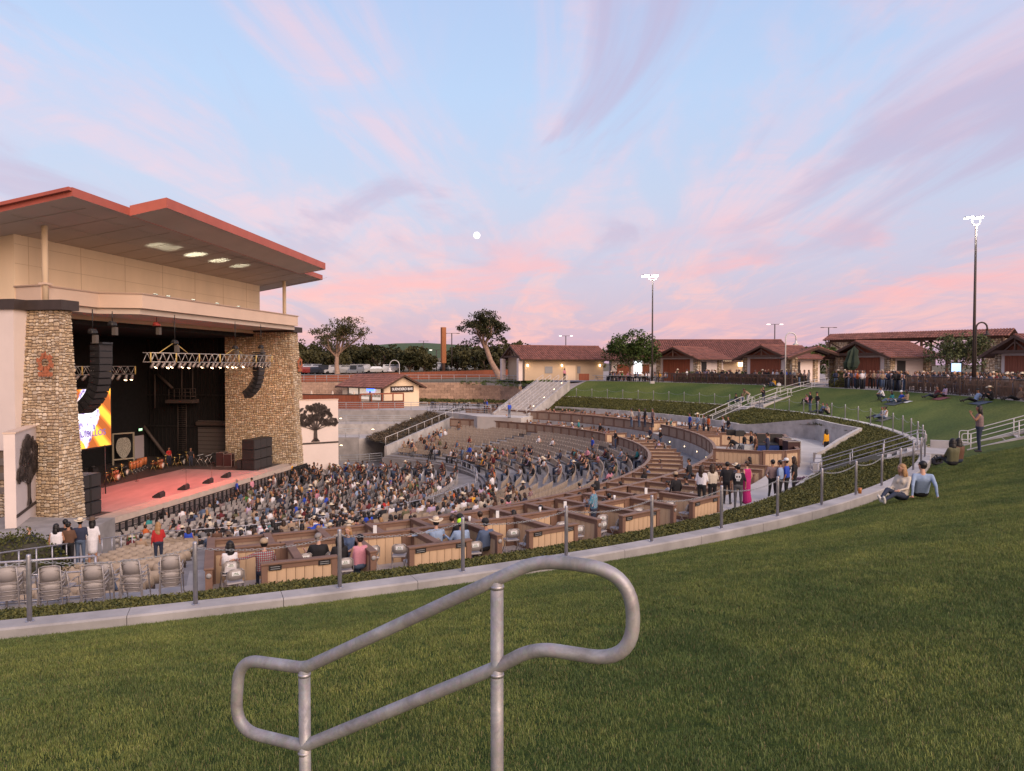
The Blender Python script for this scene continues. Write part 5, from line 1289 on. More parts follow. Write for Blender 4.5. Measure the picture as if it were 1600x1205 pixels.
# seat positions -------------------------------------------------------------
fixed = []; rowfix = {}
AIS = [(-77.5, -69.6), (-68.9, -46.5), (-44.6, -14), (-12, 13.6), (15.4, 40), (41.6, 61)]
for i in range(NR+8):
    r = ROW0-.55+RSTEP*(i+.62)
    for j, (a, b) in enumerate(AIS if i < NR else [(-77.3, -69.7)]):
        if i >= NR: a, b = -77.0, -69.9
        d = degrees(.535/r); n = int((b-a-d)/d)
        if j == 0 and i < NR: n = int((b-a-.3*d)/d)
        for k in range(n): fixed.append((i, j, k, r, a+d*(k+.7)))
pit = []
CPT = Vector((CX, CY, 0))-NV*15; base_a = AZN
for i in range(18):
    R0 = 15+2.7+i*.98; n = int(R0*2.4/.54)
    for k in range(n):
        a = base_a+(-1.2+2.4*k/n); p = CPT+Vector((cos(a), sin(a), 0))*R0; rr, th = rt(p.x, p.y)
        nn_, uu = nu(p.x, p.y)
        if rr > 19.3 or abs(uu) > 16.5: continue
        # two walkways through the block
        if abs((a-base_a)*R0-4.2) < .62 or abs((a-base_a)*R0+6.0) < .62: continue
        pit.append((i, k, p.x, p.y, z_in(nn_), a))
def dist(p): return sqrt(p[0]**2+p[1]**2+p[2]**2)
def crowd_p(px, py):
    """how full the seats are, read off the photograph"""
    return 0
def cls_fixed(s):
    i, j, k, r, th = s; p = pol(r, th, rowz(i)); q = proj((p.x, p.y, p.z+.9)); return p, q
fp = [(s,)+cls_fixed(s) for s in fixed]
fp = [x for x in fp if -40 < x[2][0] < 1640 and x[1].y > 3]
fp.sort(key=lambda x: dist(x[1]))
print('fixed seats', len(fp), 'pit', len(pit))
BLK = ['the side ramp block', 'the near block', 'the block below the sound desk', 'the middle block', 'the block facing mid stage', 'the far empty block']
for n, (s, p, q) in enumerate(fp[:300]):
    dup(seatF, p, radians(s[4])+pi/2, 'folded tan seat, %s in the %s row of %s' % (ordn(s[2]), ordn(s[0]), BLK[s[1]]), 'fixed tan seats')
b = MB()
for s, p, q in fp[300:]: lowseat(b, p, radians(s[4])+pi/2)
o = b.build('fixed_seats', m_seat, None, kind='stuff', label='rows of tan folding seats filling the middle and far bowl', category='seats')
pp = [(c, proj((c[2], c[3], c[4]+.8))) for c in pit]; pp = [x for x in pp if -40 < x[1][0] < 1640]; pp.sort(key=lambda x: dist(x[0][2:5]))
for n, (c, q) in enumerate(pp[:230]):
    dup(chairG, (c[2], c[3], c[4]), c[5]+pi/2, 'grey folding chair, %s in the %s row behind the stage barrier' % (ordn(c[1]), ordn(c[0])), 'grey folding chairs on the stage floor')
b = MB()
for c, q in pp[230:]: lowchair(b, (c[2], c[3], c[4]), c[5]+pi/2)
b.build('folding_chairs', m_chair, None, kind='stuff', label='dense rows of grey folding chairs before the stage, far half', category='chairs')
# chairs in the boxes, their backs to the hedge
bx = []; i = 0
for a in PL+TT:
    pass
ang = -68.25; i = 0
BOXCH = []
while ang < -46.5:
    for da, r, tw in ((.65, 42.25, .1), (1.75, 42.4, -.2), (.75, 43.1, .15), (1.85, 43.15, -.1)):
        if random.random() < (.95 if i < 2 or r < 42.5 else .8): BOXCH.append((ang+da, r, tw, i))
    ang += 2.45; i += 1
for n, (a, r, tw, i) in enumerate(BOXCH):
    dup(chairS, pol(r, a, ZC), radians(a)+pi/2+tw*random.uniform(.5, 2.2), 'grey folding chair with white sticker, %s in the %s outer box' % (ordn(n % 4), ordn(i)), 'folding chairs in the outer boxes')
ang = -68.25; i = 0
while ang < 60:
    i += 0
    if not (-24 < ang < -4):
        for da, r in ((.7, 39.6), (1.7, 40.2)):
            if dist(pol(r, ang)) < 60: dup(chairS, pol(r, ang+da, ZA), radians(ang+da)+pi/2+random.uniform(-.3, .3), 'grey folding chair in the %s inner box, %s' % (ordn(i), 'nearer the stage' if r < 40 else 'nearer the hedge'), 'folding chairs in the inner boxes')
    ang += 2.45; i += 1
# stacks of folding chairs on the platform at lower left
def chair_stack():
    t = thing('chair', 'x', 'chair', (0, 0, 0))
    b = MB(); arc_shell(b, .44, .50, .86, -.18, -.25, .06, .03); link('backrest', b.mesh('backrest', m_chair), t)
    b = MB(); arc_shell(b, .42, .26, .46, -.15, -.17, .05, .03); b.box((0, 0, .44), .42, .42, .05, bev=.02); link('seat', b.mesh('seat', m_chair), t)
    b = MB()
    for s in (-1, 1):
        b.tube([(s*.27, .26, 0), (s*.25, .20, .46), (s*.27, .16, .62), (s*.27, -.10, .63), (s*.235, -.22, .58)], .013, 5)
        b.tube([(s*.25, -.28, 0), (s*.225, -.20, .45), (s*.21, -.27, .84)], .013, 5)
    b.tube([(-.235, -.24, .28), (.235, -.24, .28)], .011, 5); b.tube([(-.24, -.22, .47), (.24, -.22, .47)], .011, 5)
    b.tube([(-.21, -.27, .84), (-.12, -.29, .875), (.12, -.29, .875), (.21, -.27, .84)], .013, 5); link('frame', b.mesh('frame', m_chairf), t)
    return freeze(t)
stk = chair_stack(); n = 0
for px_, py_, cnt in ((15, 952, 3), (82, 951, 3), (150, 948, 3), (212, 938, 3), (268, 930, 3), (35, 943, 2), (168, 936, 2), (100, 944, 1)):
    p = at_z(px_, py_, ZC); r_, th_ = rt(p.x, p.y); rr = radians(th_)+pi/2+random.uniform(-.25, .25)
    fw = Vector((-sin(rr), cos(rr), 0))
    for k in range(cnt):
        dup(stk, p+fw*(-.05*k)+Vector((0, 0, .115*k)), rr, 'stacked grey armchair at lower left, %s of the %s stack' % (['lowest', 'middle', 'topmost'][k], ordn(n)), 'stacked grey chairs by the railing')
    n += 1
# ================================================================== PEOPLE
def caps(bm_v, bm_f, a, b, ra, rb, n=10):
    a, b = Vector(a), Vector(b); d = b-a; L = d.length
    if L < 1e-5: d = Vector((0, 0, 1)); L = 1e-5
    q = d.to_track_quat('Z', 'Y').to_matrix(); prof = []
    for k in range(4): t = pi/2*(1-k/3); prof.append((ra*cos(t), -ra*sin(t)))
    for k in range(4): t = pi/2*k/3; prof.append((rb*cos(t), L+rb*sin(t)))
    o = len(bm_v)
    for r, z in prof:
        for j in range(n): t = 2*pi*j/n; bm_v.append(tuple(a+q@Vector((max(r, 1e-4)*cos(t), max(r, 1e-4)*sin(t), z))))
    for i in range(len(prof)-1):
        for j in range(n): bm_f.append((o+i*n+j, o+i*n+(j+1) % n, o+(i+1)*n+(j+1) % n, o+(i+1)*n+j))
    bm_f.append(tuple(o+j for j in reversed(range(n)))); bm_f.append(tuple(o+(len(prof)-1)*n+j for j in range(n)))
PROTO = {}
def body(name, hip, chest, neck, head, arms, legs, fem=False, dress=False, yaw=0.0, voxel=.021, heavy=1.0):
    """arms: [(elbow, wrist, hand direction)] left, right; legs: [(knee, ankle, toe direction)]"""
    V, Fc, prim = [], [], []
    def C(cl, a, b, ra, rb): caps(V, Fc, a, b, ra, rb); prim.append((cl, np.array(a), np.array(b), ra, rb))
    hip, chest, neck, head = map(Vector, (hip, chest, neck, head)); up = (chest-hip).normalized(); X = Vector((1, 0, 0))
    sw = .165 if fem else .19; hw = .095
    for s in (-1, 1):
        C(1, hip+X*s*.07+up*.05, chest+X*s*.085-up*.02, .115*heavy, .115*heavy*(.93 if fem else 1.03))
        C(1, chest+X*s*.06+up*.04, chest+X*s*(sw-.02)+up*.07, .085, .06)
    C(1, hip+up*.10, chest, .12*heavy, .125*heavy); C(2, hip-X*.06, hip+X*.06, .125*heavy, .125*heavy)
    if fem:
        for s in (-1, 1): C(1, chest+X*s*.07+Vector((0, .09, -.02)), chest+X*s*.07+Vector((0, .10, -.03)), .06, .055)
    C(0, chest+up*.08, neck+(head-neck)*.45, .062, .052)
    # head
    cy, sy_ = cos(yaw), sin(yaw); fwd = Vector((-sy_, cy, 0)); sd = Vector((cy, sy_, 0)); Z = Vector((0, 0, 1))
    C(0, head+Z*.035-fwd*.012, head+Z*.03+fwd*.012, .088, .086); C(0, head-Z*.045+fwd*.03, head-Z*.02+fwd*.02, .055, .066)
    C(0, head-Z*.02+fwd*.085, head+Z*.012+fwd*.082, .017, .010)
    for s in (-1, 1): C(0, head+sd*s*.086-Z*.005, head+sd*s*.09+Z*.025, .014, .016)
    shs = []
    for s, (el, wr, hd) in zip((-1, 1), arms):
        sh = chest+X*s*sw+up*.075; el, wr, hd = Vector(el), Vector(wr), Vector(hd).normalized(); k = .88 if fem else 1.0
        C(6, sh, el, .055*k, .043*k); C(4, el, wr, .041*k, .028*k); C(0, wr, wr+hd*.05, .026, .034); shs.append((wr, hd, s))
    for s, (kn, an, td) in zip((-1, 1), legs):
        hp = hip+X*s*hw-Z*.02; kn, an, td = Vector(kn), Vector(an), Vector(td).normalized()
        C(2, hp, kn, .092*heavy, .062); C(5, kn, an, .060, .040); C(3, an-Z*.035-td*.03, an-Z*.045+td*.14, .045, .036)
    if dress:
        kn = (Vector(legs[0][0])+Vector(legs[1][0]))/2
        C(7, hip+up*.02, hip.lerp(kn, .9), .145, .17)
        if dress == 2: an = (Vector(legs[0][1])+Vector(legs[1][1]))/2; C(7, kn, an+Z*.03, .16, .19)
    me = bpy.data.meshes.new(name+'_raw'); me.from_pydata(V, [], Fc); ob = bpy.data.objects.new(name+'_raw', me); COL.objects.link(ob)
    md = ob.modifiers.new('r', 'REMESH'); md.mode = 'VOXEL'; md.voxel_size = voxel; md.use_smooth_shade = True
    sm = ob.modifiers.new('s', 'SMOOTH'); sm.factor = .5; sm.iterations = 3
    dg = bpy.context.evaluated_depsgraph_get(); dg.update(); m2 = bpy.data.meshes.new_from_object(ob.evaluated_get(dg)); bpy.data.objects.remove(ob)
    n = len(m2.polygons); cen = np.empty(n*3); m2.polygons.foreach_get('center', cen); cen = cen.reshape(-1, 3); best = np.full(n, 1e9); cl = np.zeros(n, int)
    for c, a, b_, ra, rb in prim:
        ab = b_-a; L2 = max(1e-9, ab@ab); t = np.clip(((cen-a)@ab)/L2, 0, 1); d = np.linalg.norm(cen-(a+t[:, None]*ab), axis=1)-(ra+(rb-ra)*t)
        m = d < best-.0005; best[m] = d[m]; cl[m] = c
    vs = [tuple(v.co) for v in m2.vertices]; fs = [tuple(p.vertices) for p in m2.polygons]; mi = list(cl); nb = len(fs)
    # five separate fingers on each hand, eyes and mouth
    mb = MB()
    if voxel < .03:
        for wr, hd, s in shs:
            pz = hd.cross(Vector((0, 1, 0))); pz = (pz if pz.length > .3 else hd.cross(Vector((1, 0, 0)))).normalized(); ps = hd.cross(pz).normalized()
            for k, (o_, ln) in enumerate(((-.030, .058), (-.010, .070), (.010, .066), (.028, .052))):
                base_ = wr+hd*.072+ps*o_; mb.tube([base_, base_+hd*ln*.55, base_+hd*ln+pz*.018], [.0095, .009, .007], 5, mi=0)
            base_ = wr+hd*.03+ps*.03; mb.tube([base_, base_+hd*.03+ps*.025, base_+hd*.055+ps*.03], [.011, .010, .008], 5, mi=0)
        for s in (-1, 1): mb.box(head+sd*s*.031+Z*.022+fwd*.083, .022, .012, .010, yaw, mi=8); mb.box(head+sd*s*.031+Z*.040+fwd*.086, .03, .010, .006, yaw, mi=8)
        mb.box(head-Z*.048+fwd*.088, .042, .010, .008, yaw, mi=9)
    o = len(vs); vs += mb.v; fs += [tuple(i+o for i in f) for f in mb.f]; mi += mb.m
    me = bpy.data.meshes.new('person'); me.from_pydata(vs, [], fs)
    for k in range(10): me.materials.append(m_skin[0])
    me.polygons.foreach_set('material_index', mi); me.polygons.foreach_set('use_smooth', [True]*len(fs)); me.update()
    PROTO[name] = (me, head.copy(), yaw, fem); bpy.data.meshes.remove(m2)
m_skin = [MAT('skin_light', (.46, .26, .18), .55), MAT('skin_tan', (.33, .165, .10), .55), MAT('skin_brown', (.20, .095, .055), .55)]
m_lip = MAT('lips', (.28, .08, .06), .5); m_eye = MAT('eye_dark', (.02, .014, .012), .4)
m_hair = [('black', MAT('black_hair', (.010, .008, .008), .5)), ('dark brown', MAT('brown_hair', (.035, .018, .010), .5)), ('blond', MAT('blond_hair', (.30, .17, .075), .5)), ('grey', MAT('grey_hair', (.22, .20, .19), .6))]
def cloth(name, c, **k): return MAT(name.replace(' ', '_')+'_cloth', c, .85, nz=(18, .08), **k)
def plaid(name, c1, c2, c3):
    m = MAT(name.replace(' ', '_')+'_cloth', c1, .85); t = m.node_tree; b = t.nodes['Principled BSDF']; tc = t.nodes.new('ShaderNodeTexCoord'); prev = None
    for ax, sc in (('Z', 18), ('X', 20)):
        w = t.nodes.new('ShaderNodeTexWave'); w.bands_direction = ax; w.inputs['Scale'].default_value = sc/3.2; t.links.new(tc.outputs['Object'], w.inputs['Vector'])
        r = t.nodes.new('ShaderNodeValToRGB'); r.color_ramp.interpolation = 'CONSTANT'; e = r.color_ramp.elements; e[0].color = (1, 1, 1, 1); e[1].position = .62; e[1].color = (*[c2[i]/max(.01, c1[i]) for i in range(3)], 1); q = e.new(.85); q.color = (*[c3[i]/max(.01, c1[i]) for i in range(3)], 1)
        t.links.new(w.outputs['Fac'], r.inputs[0])
        mx = t.nodes.new('ShaderNodeMix'); mx.data_type = 'RGBA'; mx.blend_type = 'MULTIPLY'; mx.inputs[0].default_value = .8
        if prev is None: mx.inputs[6].default_value = (*c1, 1)
        else: t.links.new(prev, mx.inputs[6])
        t.links.new(r.outputs[0], mx.inputs[7]); prev = mx.outputs[2]
    t.links.new(prev, b.inputs['Base Color']); return m
SH = {k: cloth(k, c) for k, c in {'black': (.014, .013, .015), 'white': (.62, .60, .62), 'light blue': (.24, .32, .46), 'navy': (.025, .03, .06), 'dark red': (.11, .016, .02), 'red': (.38, .02, .02),
      'royal blue': (.02, .06, .38), 'grey': (.16, .155, .16), 'pink': (.52, .22, .27), 'denim blue': (.07, .10, .17), 'tan': (.30, .21, .14), 'olive': (.10, .095, .05), 'orange': (.45, .10, .025),
      'yellow': (.60, .28, .01), 'teal': (.03, .20, .20), 'cream': (.50, .44, .36), 'brown': (.10, .05, .03), 'magenta': (.38, .015, .13), 'lilac': (.40, .30, .42), 'green': (.06, .16, .04), 'turquoise plaid': (.05, .25, .33)}.items()}
SH['red plaid'] = plaid('red plaid', (.22, .055, .06), (.07, .02, .03), (.30, .22, .22)); SH['turquoise plaid'] = plaid('turquoise plaid', (.04, .22, .32), (.30, .42, .46), (.02, .10, .18))
SH['checked'] = plaid('checked', (.42, .42, .46), (.12, .13, .20), (.30, .30, .34)); SH['patterned'] = plaid('patterned', (.16, .11, .11), (.05, .04, .07), (.26, .18, .16)); SH['striped'] = plaid('striped', (.45, .36, .30), (.03, .02, .02), (.40, .30, .25))
PW = [('black', 48), ('white', 14), ('light blue', 6), ('navy', 9), ('dark red', 8), ('grey', 8), ('pink', 2.5), ('denim blue', 7), ('tan', 6), ('olive', 3), ('orange', .8), ('yellow', .8), ('teal', .8), ('cream', 4), ('brown', 5), ('red', 1), ('royal blue', 1.2), ('red plaid', 3), ('checked', 4), ('patterned', 4), ('lilac', 2), ('green', 1)]
PN = [cloth('dark jeans', (.022, .03, .055)), cloth('black trousers', (.012, .012, .014)), cloth('blue jeans', (.07, .10, .16)), cloth('grey trousers', (.08, .08, .085)), cloth('khaki trousers', (.25, .19, .12)), cloth('white trousers', (.50, .48, .46))]
m_shoe = MAT('dark_shoe', (.03, .025, .022), .6); m_shoew = MAT('white_shoe', (.55, .53, .5), .6)
dn = (0, .15, -1)
ST = dict(hip=(0, 0, .94), chest=(0, .01, 1.32), neck=(0, .01, 1.48), head=(0, .035, 1.625))
LG = [((-.10, .02, .50), (-.11, -.02, .09), (-.2, 1, 0)), ((.10, .03, .50), (.12, 0, .09), (.25, 1, 0))]
body('stand', **ST, arms=[((-.27, -.03, 1.14), (-.28, .06, .89), dn), ((.27, -.02, 1.14), (.27, .09, .90), dn)], legs=LG)
body('stand_hip', **ST, arms=[((-.30, -.06, 1.15), (-.19, .05, .97), (.6, .5, -.3)), ((.26, .05, 1.13), (.14, .27, 1.18), (-.3, .8, .4))], legs=[((-.10, .05, .50), (-.14, .08, .09), (-.4, 1, 0)), ((.10, .0, .50), (.12, -.04, .09), (.3, 1, 0))], yaw=.5)
body('stand_fem', **ST, arms=[((-.23, -.03, 1.13), (-.25, .04, .88), dn), ((.24, .03, 1.14), (.12, .20, 1.02), (-.7, .5, .1))], legs=LG, fem=True, yaw=-.4)
body('stand_dress', **ST, arms=[((-.23, -.03, 1.13), (-.25, .04, .88), dn), ((.24, -.03, 1.13), (.24, .06, .88), dn)], legs=LG, fem=True, dress=True)
body('stand_gown', **ST, arms=[((-.23, -.03, 1.13), (-.2, .12, .92), dn), ((.24, -.03, 1.13), (.24, .08, .88), dn)], legs=LG, fem=True, dress=2, yaw=.5)
body('stand_phone', **ST, arms=[((-.20, .14, 1.20), (-.08, .28, 1.42), (.3, .2, .9)), ((.20, .14, 1.20), (.08, .28, 1.42), (-.3, .2, .9))], legs=LG, fem=True, heavy=1.12)
body('stand_crossed', **ST, arms=[((-.25, .05, 1.14), (.02, .17, 1.16), (1, .1, .1)), ((.25, .05, 1.14), (-.02, .19, 1.20), (-1, .1, .1))], legs=LG)
body('walk', **ST, arms=[((-.26, .10, 1.14), (-.24, .26, .96), (0, .6, -.6)), ((.26, -.14, 1.14), (.25, -.15, .89), dn)], legs=[((-.09, .20, .54), (-.10, .20, .10), (0, 1, -.1)), ((.09, -.06, .50), (.10, -.34, .20), (0, .8, -.6))])
body('carry', **ST, arms=[((-.24, .10, 1.14), (-.02, .28, 1.22), (1, .2, .3)), ((.25, .06, 1.14), (.06, .26, 1.10), (-1, .3, .2))], legs=LG, yaw=.3)
body('bend', hip=(0, -.15, .92), chest=(0, .22, 1.15), neck=(0, .34, 1.25), head=(0, .44, 1.31), arms=[((-.22, .40, 1.0), (-.12, .52, .80), (0, .3, -1)), ((.22, .40, 1.0), (.1, .52, .78), (0, .3, -1))], legs=[((-.10, .05, .50), (-.11, -.02, .09), (-.2, 1, 0)), ((.10, .0, .50), (.12, -.1, .09), (.2, 1, 0))])
SI = dict(hip=(0, -.02, .54), chest=(0, -.07, .93), neck=(0, -.06, 1.08), head=(0, -.03, 1.22)); SL = [((-.12, .40, .54), (-.13, .42, .11), (-.2, 1, 0)), ((.12, .40, .54), (.13, .38, .11), (.2, 1, 0))]
body('sit', **SI, arms=[((-.25, .02, .74), (-.14, .24, .64), (.3, 1, -.2)), ((.25, .02, .74), (.14, .24, .64), (-.3, 1, -.2))], legs=SL)
body('sit_fem', **SI, arms=[((-.22, .03, .74), (-.05, .22, .66), (.8, .6, -.1)), ((.22, .03, .74), (.08, .24, .68), (-.8, .6, .1))], legs=[((-.07, .42, .58), (.02, .44, .13), (0, 1, 0)), ((.09, .40, .54), (.10, .36, .11), (.2, 1, 0))], fem=True, yaw=.35)
body('sit_lean', hip=(0, -.02, .54), chest=(.03, .12, .90), neck=(.03, .17, 1.04), head=(.03, .22, 1.17), arms=[((-.24, .24, .72), (-.08, .42, .62), (.5, .8, -.1)), ((.25, .24, .72), (.10, .42, .62), (-.5, .8, -.1))], legs=SL, yaw=-.4)
body('sit_look', **SI, arms=[((-.30, .0, .78), (-.40, .20, .88), (-.5, .8, 0)), ((.25, .02, .74), (.14, .24, .64), (-.3, 1, -.2))], legs=SL, yaw=-.9, heavy=1.08)
body('sit_embrace', **SI, arms=[((-.44, -.10, .93), (-.70, -.04, .90), (-1, .2, -.1)), ((.28, .06, .76), (.26, .26, .66), (.1, 1, -.2))], legs=SL, heavy=1.1)
body('ground_lean', hip=(0, 0, .13), chest=(0, -.17, .49), neck=(0, -.18, .64), head=(0, -.14, .78), arms=[((-.25, -.36, .33), (-.27, -.42, .08), (-.2, -1, -.1)), ((.25, -.36, .33), (.27, -.42, .08), (.2, -1, -.1))], legs=[((-.10, .42, .30), (-.10, .80, .11), (-.2, .5, 1)), ((.10, .44, .22), (.06, .88, .10), (.2, .5, 1))], yaw=.6)
body('ground_fem', hip=(0, 0, .13), chest=(0, -.06, .51), neck=(0, -.04, .66), head=(0, .0, .80), arms=[((-.21, .08, .34), (-.12, .28, .30), (.2, 1, -.1)), ((.21, .05, .34), (.14, .26, .28), (-.2, 1, -.1))], legs=[((-.10, .42, .22), (-.08, .82, .10), (-.2, .5, 1)), ((.10, .42, .30), (.04, .78, .11), (.2, .5, 1))], fem=True, yaw=-.4)
body('ground_knees', hip=(0, 0, .13), chest=(0, .04, .50), neck=(0, .08, .64), head=(0, .12, .78), arms=[((-.22, .20, .40), (-.10, .40, .46), (.8, .4, 0)), ((.22, .20, .40), (.10, .40, .46), (-.8, .4, 0))], legs=[((-.12, .40, .46), (-.12, .52, .10), (-.2, 1, 0)), ((.12, .40, .46), (.12, .54, .10), (.2, 1, 0))])
body('crouch', hip=(0, -.05, .32), chest=(0, .10, .68), neck=(0, .14, .82), head=(0, .18, .95), arms=[((-.23, .28, .55), (-.06, .42, .52), (.8, .4, 0)), ((.23, .28, .55), (.06, .42, .52), (-.8, .4, 0))], legs=[((-.15, .38, .42), (-.13, .20, .10), (-.2, 1, 0)), ((.15, .38, .42), (.13, .22, .10), (.2, 1, 0))])
LOWP = {}
for nm in ('stand', 'stand_fem', 'sit', 'sit_fem', 'sit_lean'): pass
# hair and hats, modelled about the middle of the head, face to +y
def hairmesh(kind, mat):
    b = MB()
    def ell(c, r, z0=-1.0, n=12, m=7, tilt=0):
        R = Matrix.Rotation(tilt, 3, 'X'); prof = [(sin(pi*(i/m))*1.0, -cos(pi*(i/m))) for i in range(m+1)]; o = len(b.v)
        for pr, pz in prof:
            for j in range(n): t = 2*pi*j/n; b.v.append(tuple(Vector(c)+R@Vector((r[0]*pr*cos(t), r[1]*pr*sin(t), r[2]*max(pz, z0)))))
        for i in range(m):
            for j in range(n): b.f.append((o+i*n+j, o+i*n+(j+1) % n, o+(i+1)*n+(j+1) % n, o+(i+1)*n+j)); b.m.append(0); b.c.append(None); b.sm.append(True)
    ell((0, -.018, .045), (.095, .101, .094), -.22, tilt=.38)
    if kind == 'short': ell((0, -.038, .0), (.085, .062, .07))
    if kind in ('long', 'wavy'):
        ell((0, -.055, -.03), (.105 if kind == 'wavy' else .095, .07, .13)); ell((0, -.085, -.16), (.12 if kind == 'wavy' else .095, .05, .17)); ell((-.085, -.02, -.07), (.035, .05, .13)); ell((.085, -.02, -.07), (.035, .05, .13))
        if kind == 'wavy': ell((0, -.10, -.30), (.12, .05, .12))
    if kind == 'bun': ell((0, -.045, .0), (.088, .068, .085)); ell((0, -.115, .08), (.05, .05, .05))
    me = b.mesh('hair', mat); return me
def hatmesh(kind, mat):
    b = MB()
    if kind == 'cowboy':
        n = 20; o = 0; ring = lambda r, z, sx=1.0, cur=0: [(r*sx*cos(2*pi*i/n), r*sin(2*pi*i/n)*1.08, z+cur*cos(2*pi*i/n)**2) for i in range(n)]
        L_ = [ring(.088, .06), ring(.10, .063), ring(.16, .062, 1, .015), ring(.215, .058, 1, .055), ring(.215, .066, 1, .055), ring(.155, .074, 1, .015), ring(.100, .08), ring(.094, .15, .95), ring(.078, .19, .85), ring(.03, .172, .5)]
        vs = [v for r in L_ for v in r]; fs = [(i*n+j, i*n+(j+1) % n, (i+1)*n+(j+1) % n, (i+1)*n+j) for i in range(len(L_)-1) for j in range(n)]+[tuple(range((len(L_)-1)*n, len(L_)*n))]
        b.add(vs, fs, 0, None, True)
        L_ = [ring(.103, .082), ring(.101, .105)]; b.add([v for r in L_ for v in r], [(j, (j+1) % n, n+(j+1) % n, n+j) for j in range(n)], 1, None, True)
        me = b.mesh('hat', [mat, MAT('hat_band', (.12, .07, .04), .6) if 'hat_band' not in bpy.data.materials else bpy.data.materials['hat_band']])
    else:
        b.lathe([(.104, .035), (.103, .08), (.085, .13), (.045, .155), (.001, .16)], 14, (0, -.008, 0), sy=1.05)
        vs = []
        for s in range(7): t = pi*(.16+.68*s/6); vs += [(.098*cos(t), .098*sin(t), .045), (.10*cos(t), .19*sin(t), .028)]
        b.add(vs, [(2*s, 2*s+1, 2*s+3, 2*s+2) for s in range(6)], 0, None, True); me = b.mesh('cap', mat)
    return me
HAIR = {(k, c): hairmesh(k, m) for k in ('short', 'long', 'wavy', 'bun') for c, m in m_hair}
m_straw = MAT('straw_hat', (.60, .50, .36), .7, nz=(30, .1)); m_felt = MAT('felt_hat', (.10, .065, .045), .8)
HATS = {'white cowboy hat': hatmesh('cowboy', m_straw), 'brown cowboy hat': hatmesh('cowboy', m_felt), 'tan cap': hatmesh('cap', MAT('tan_cap', (.36, .27, .18), .8)), 'white cap': hatmesh('cap', MAT('white_cap', (.6, .6, .6), .8)),
        'black cap': hatmesh('cap', MAT('black_cap', (.015, .015, .017), .8)), 'bright yellow cap': hatmesh('cap', MAT('neon_cap', (.45, .85, .02), .6)), 'orange hat': hatmesh('cowboy', MAT('orange_hat', (.75, .10, .02), .7))}
PEOPLE = 0
FEMP = {k: v[3] for k, v in PROTO.items()}
def person(pose, p, rz, shirt, where, pants=None, hair=None, hairc='black', skin=1, hat=None, sleeves='short', legs='long', group=None, scale=1.0, label=None, verb=None, dress=None):
    global PEOPLE
    me, head, yaw, fem = PROTO[pose]; o = bpy.data.objects.new('person', me); COL.objects.link(o); o.location = p; o.rotation_euler = (0, 0, rz); o.scale = (scale,)*3
    sk = m_skin[skin]; sm = SH[shirt]; pn = pants if pants is not None else random.choice(PN[:3]); dm = SH[dress] if dress else (sm if 'dress' in pose or 'gown' in pose else pn)
    if 'dress' in pose or 'gown' in pose: pn_leg = sk; pn = dm
    else: pn_leg = sk if legs == 'short' else pn
    ms = [sk, sm, pn, m_shoe if random.random() < .8 else m_shoew, sm if sleeves == 'long' else sk, pn_leg, sm if sleeves != 'none' else sk, dm, m_eye, m_lip]
    for sl, m in zip(o.material_slots, ms): sl.link = 'OBJECT'; sl.material = m
    hair = hair or (random.choice(['long', 'long', 'wavy', 'bun']) if fem else 'short')
    if hat and hair == 'bun': hair = 'long'
    if hair != 'bald':
        h = bpy.data.objects.new('hair', HAIR[(hair, hairc)]); COL.objects.link(h); h.parent = o; h.location = head; h.rotation_euler = (0, 0, yaw)
    if hat: h = bpy.data.objects.new('hat' if 'cowboy' in hat or hat == 'orange hat' else 'cap', HATS[hat]); COL.objects.link(h); h.parent = o; h.location = head+Vector((0, 0, .012)); h.rotation_euler = (0, 0, yaw)
    vb = verb or ('standing' if pose.startswith(('stand', 'carry')) else 'walking' if pose == 'walk' else 'bending' if pose == 'bend' else 'crouching' if pose == 'crouch' else 'seated')
    desc = '%s%s' % ((hat and 'in %s, ' % hat) or '', {'bald': 'bald', 'short': 'short', 'long': 'long', 'wavy': 'wavy long', 'bun': 'tied'}[hair]+('' if hair == 'bald' else ' %s hair' % hairc))
    o['label'] = label or ('%s person in %s, %s, %s' % (vb, shirt, hat or desc, where)); o['category'] = 'person'; o['kind'] = 'thing'
    if group: o['group'] = group
    PEOPLE += 1; return o
def pick(): 
    r = random.random()*sum(w for _, w in PW)
    for k, w in PW:
        r -= w
        if r <= 0: return k
    return 'black'
def rnd(where, group, pose, p, rz, scale=None, hatp=.10):
    fem = FEMP[pose]; hat = None
    if random.random() < hatp*(.5 if fem else 1.5): hat = random.choice(['white cowboy hat']*5+['brown cowboy hat', 'tan cap', 'white cap', 'black cap', 'black cap'])
    return person(pose, p, rz, pick(), where, hairc=random.choices(['black', 'dark brown', 'blond', 'grey'], [55, 30, 9, 6])[0], skin=random.choices([0, 1, 2], [25, 55, 20])[0], hat=hat,
                  sleeves=random.choices(['short', 'long', 'none'], [50, 35, 15 if fem else 0])[0], legs='short' if random.random() < .12 else 'long', group=group, scale=scale or random.uniform(.95, 1.04))
def face_to(p, q): d = Vector(q)-Vector(p); return atan2(d.y, d.x)-pi/2
STAGE = P(-4, 0)
def put(pose, px, py, z, shirt, where, to=None, s=1.0, **k):
    p = at_z(px, py, z); return person(pose, p, face_to(p, to if to is not None else STAGE), shirt, where, scale=s, **k)
CAMP = Vector((0, 0, 0))
def look(px, dist_=30): d = ray(px, 570); return d*(dist_/d.y)
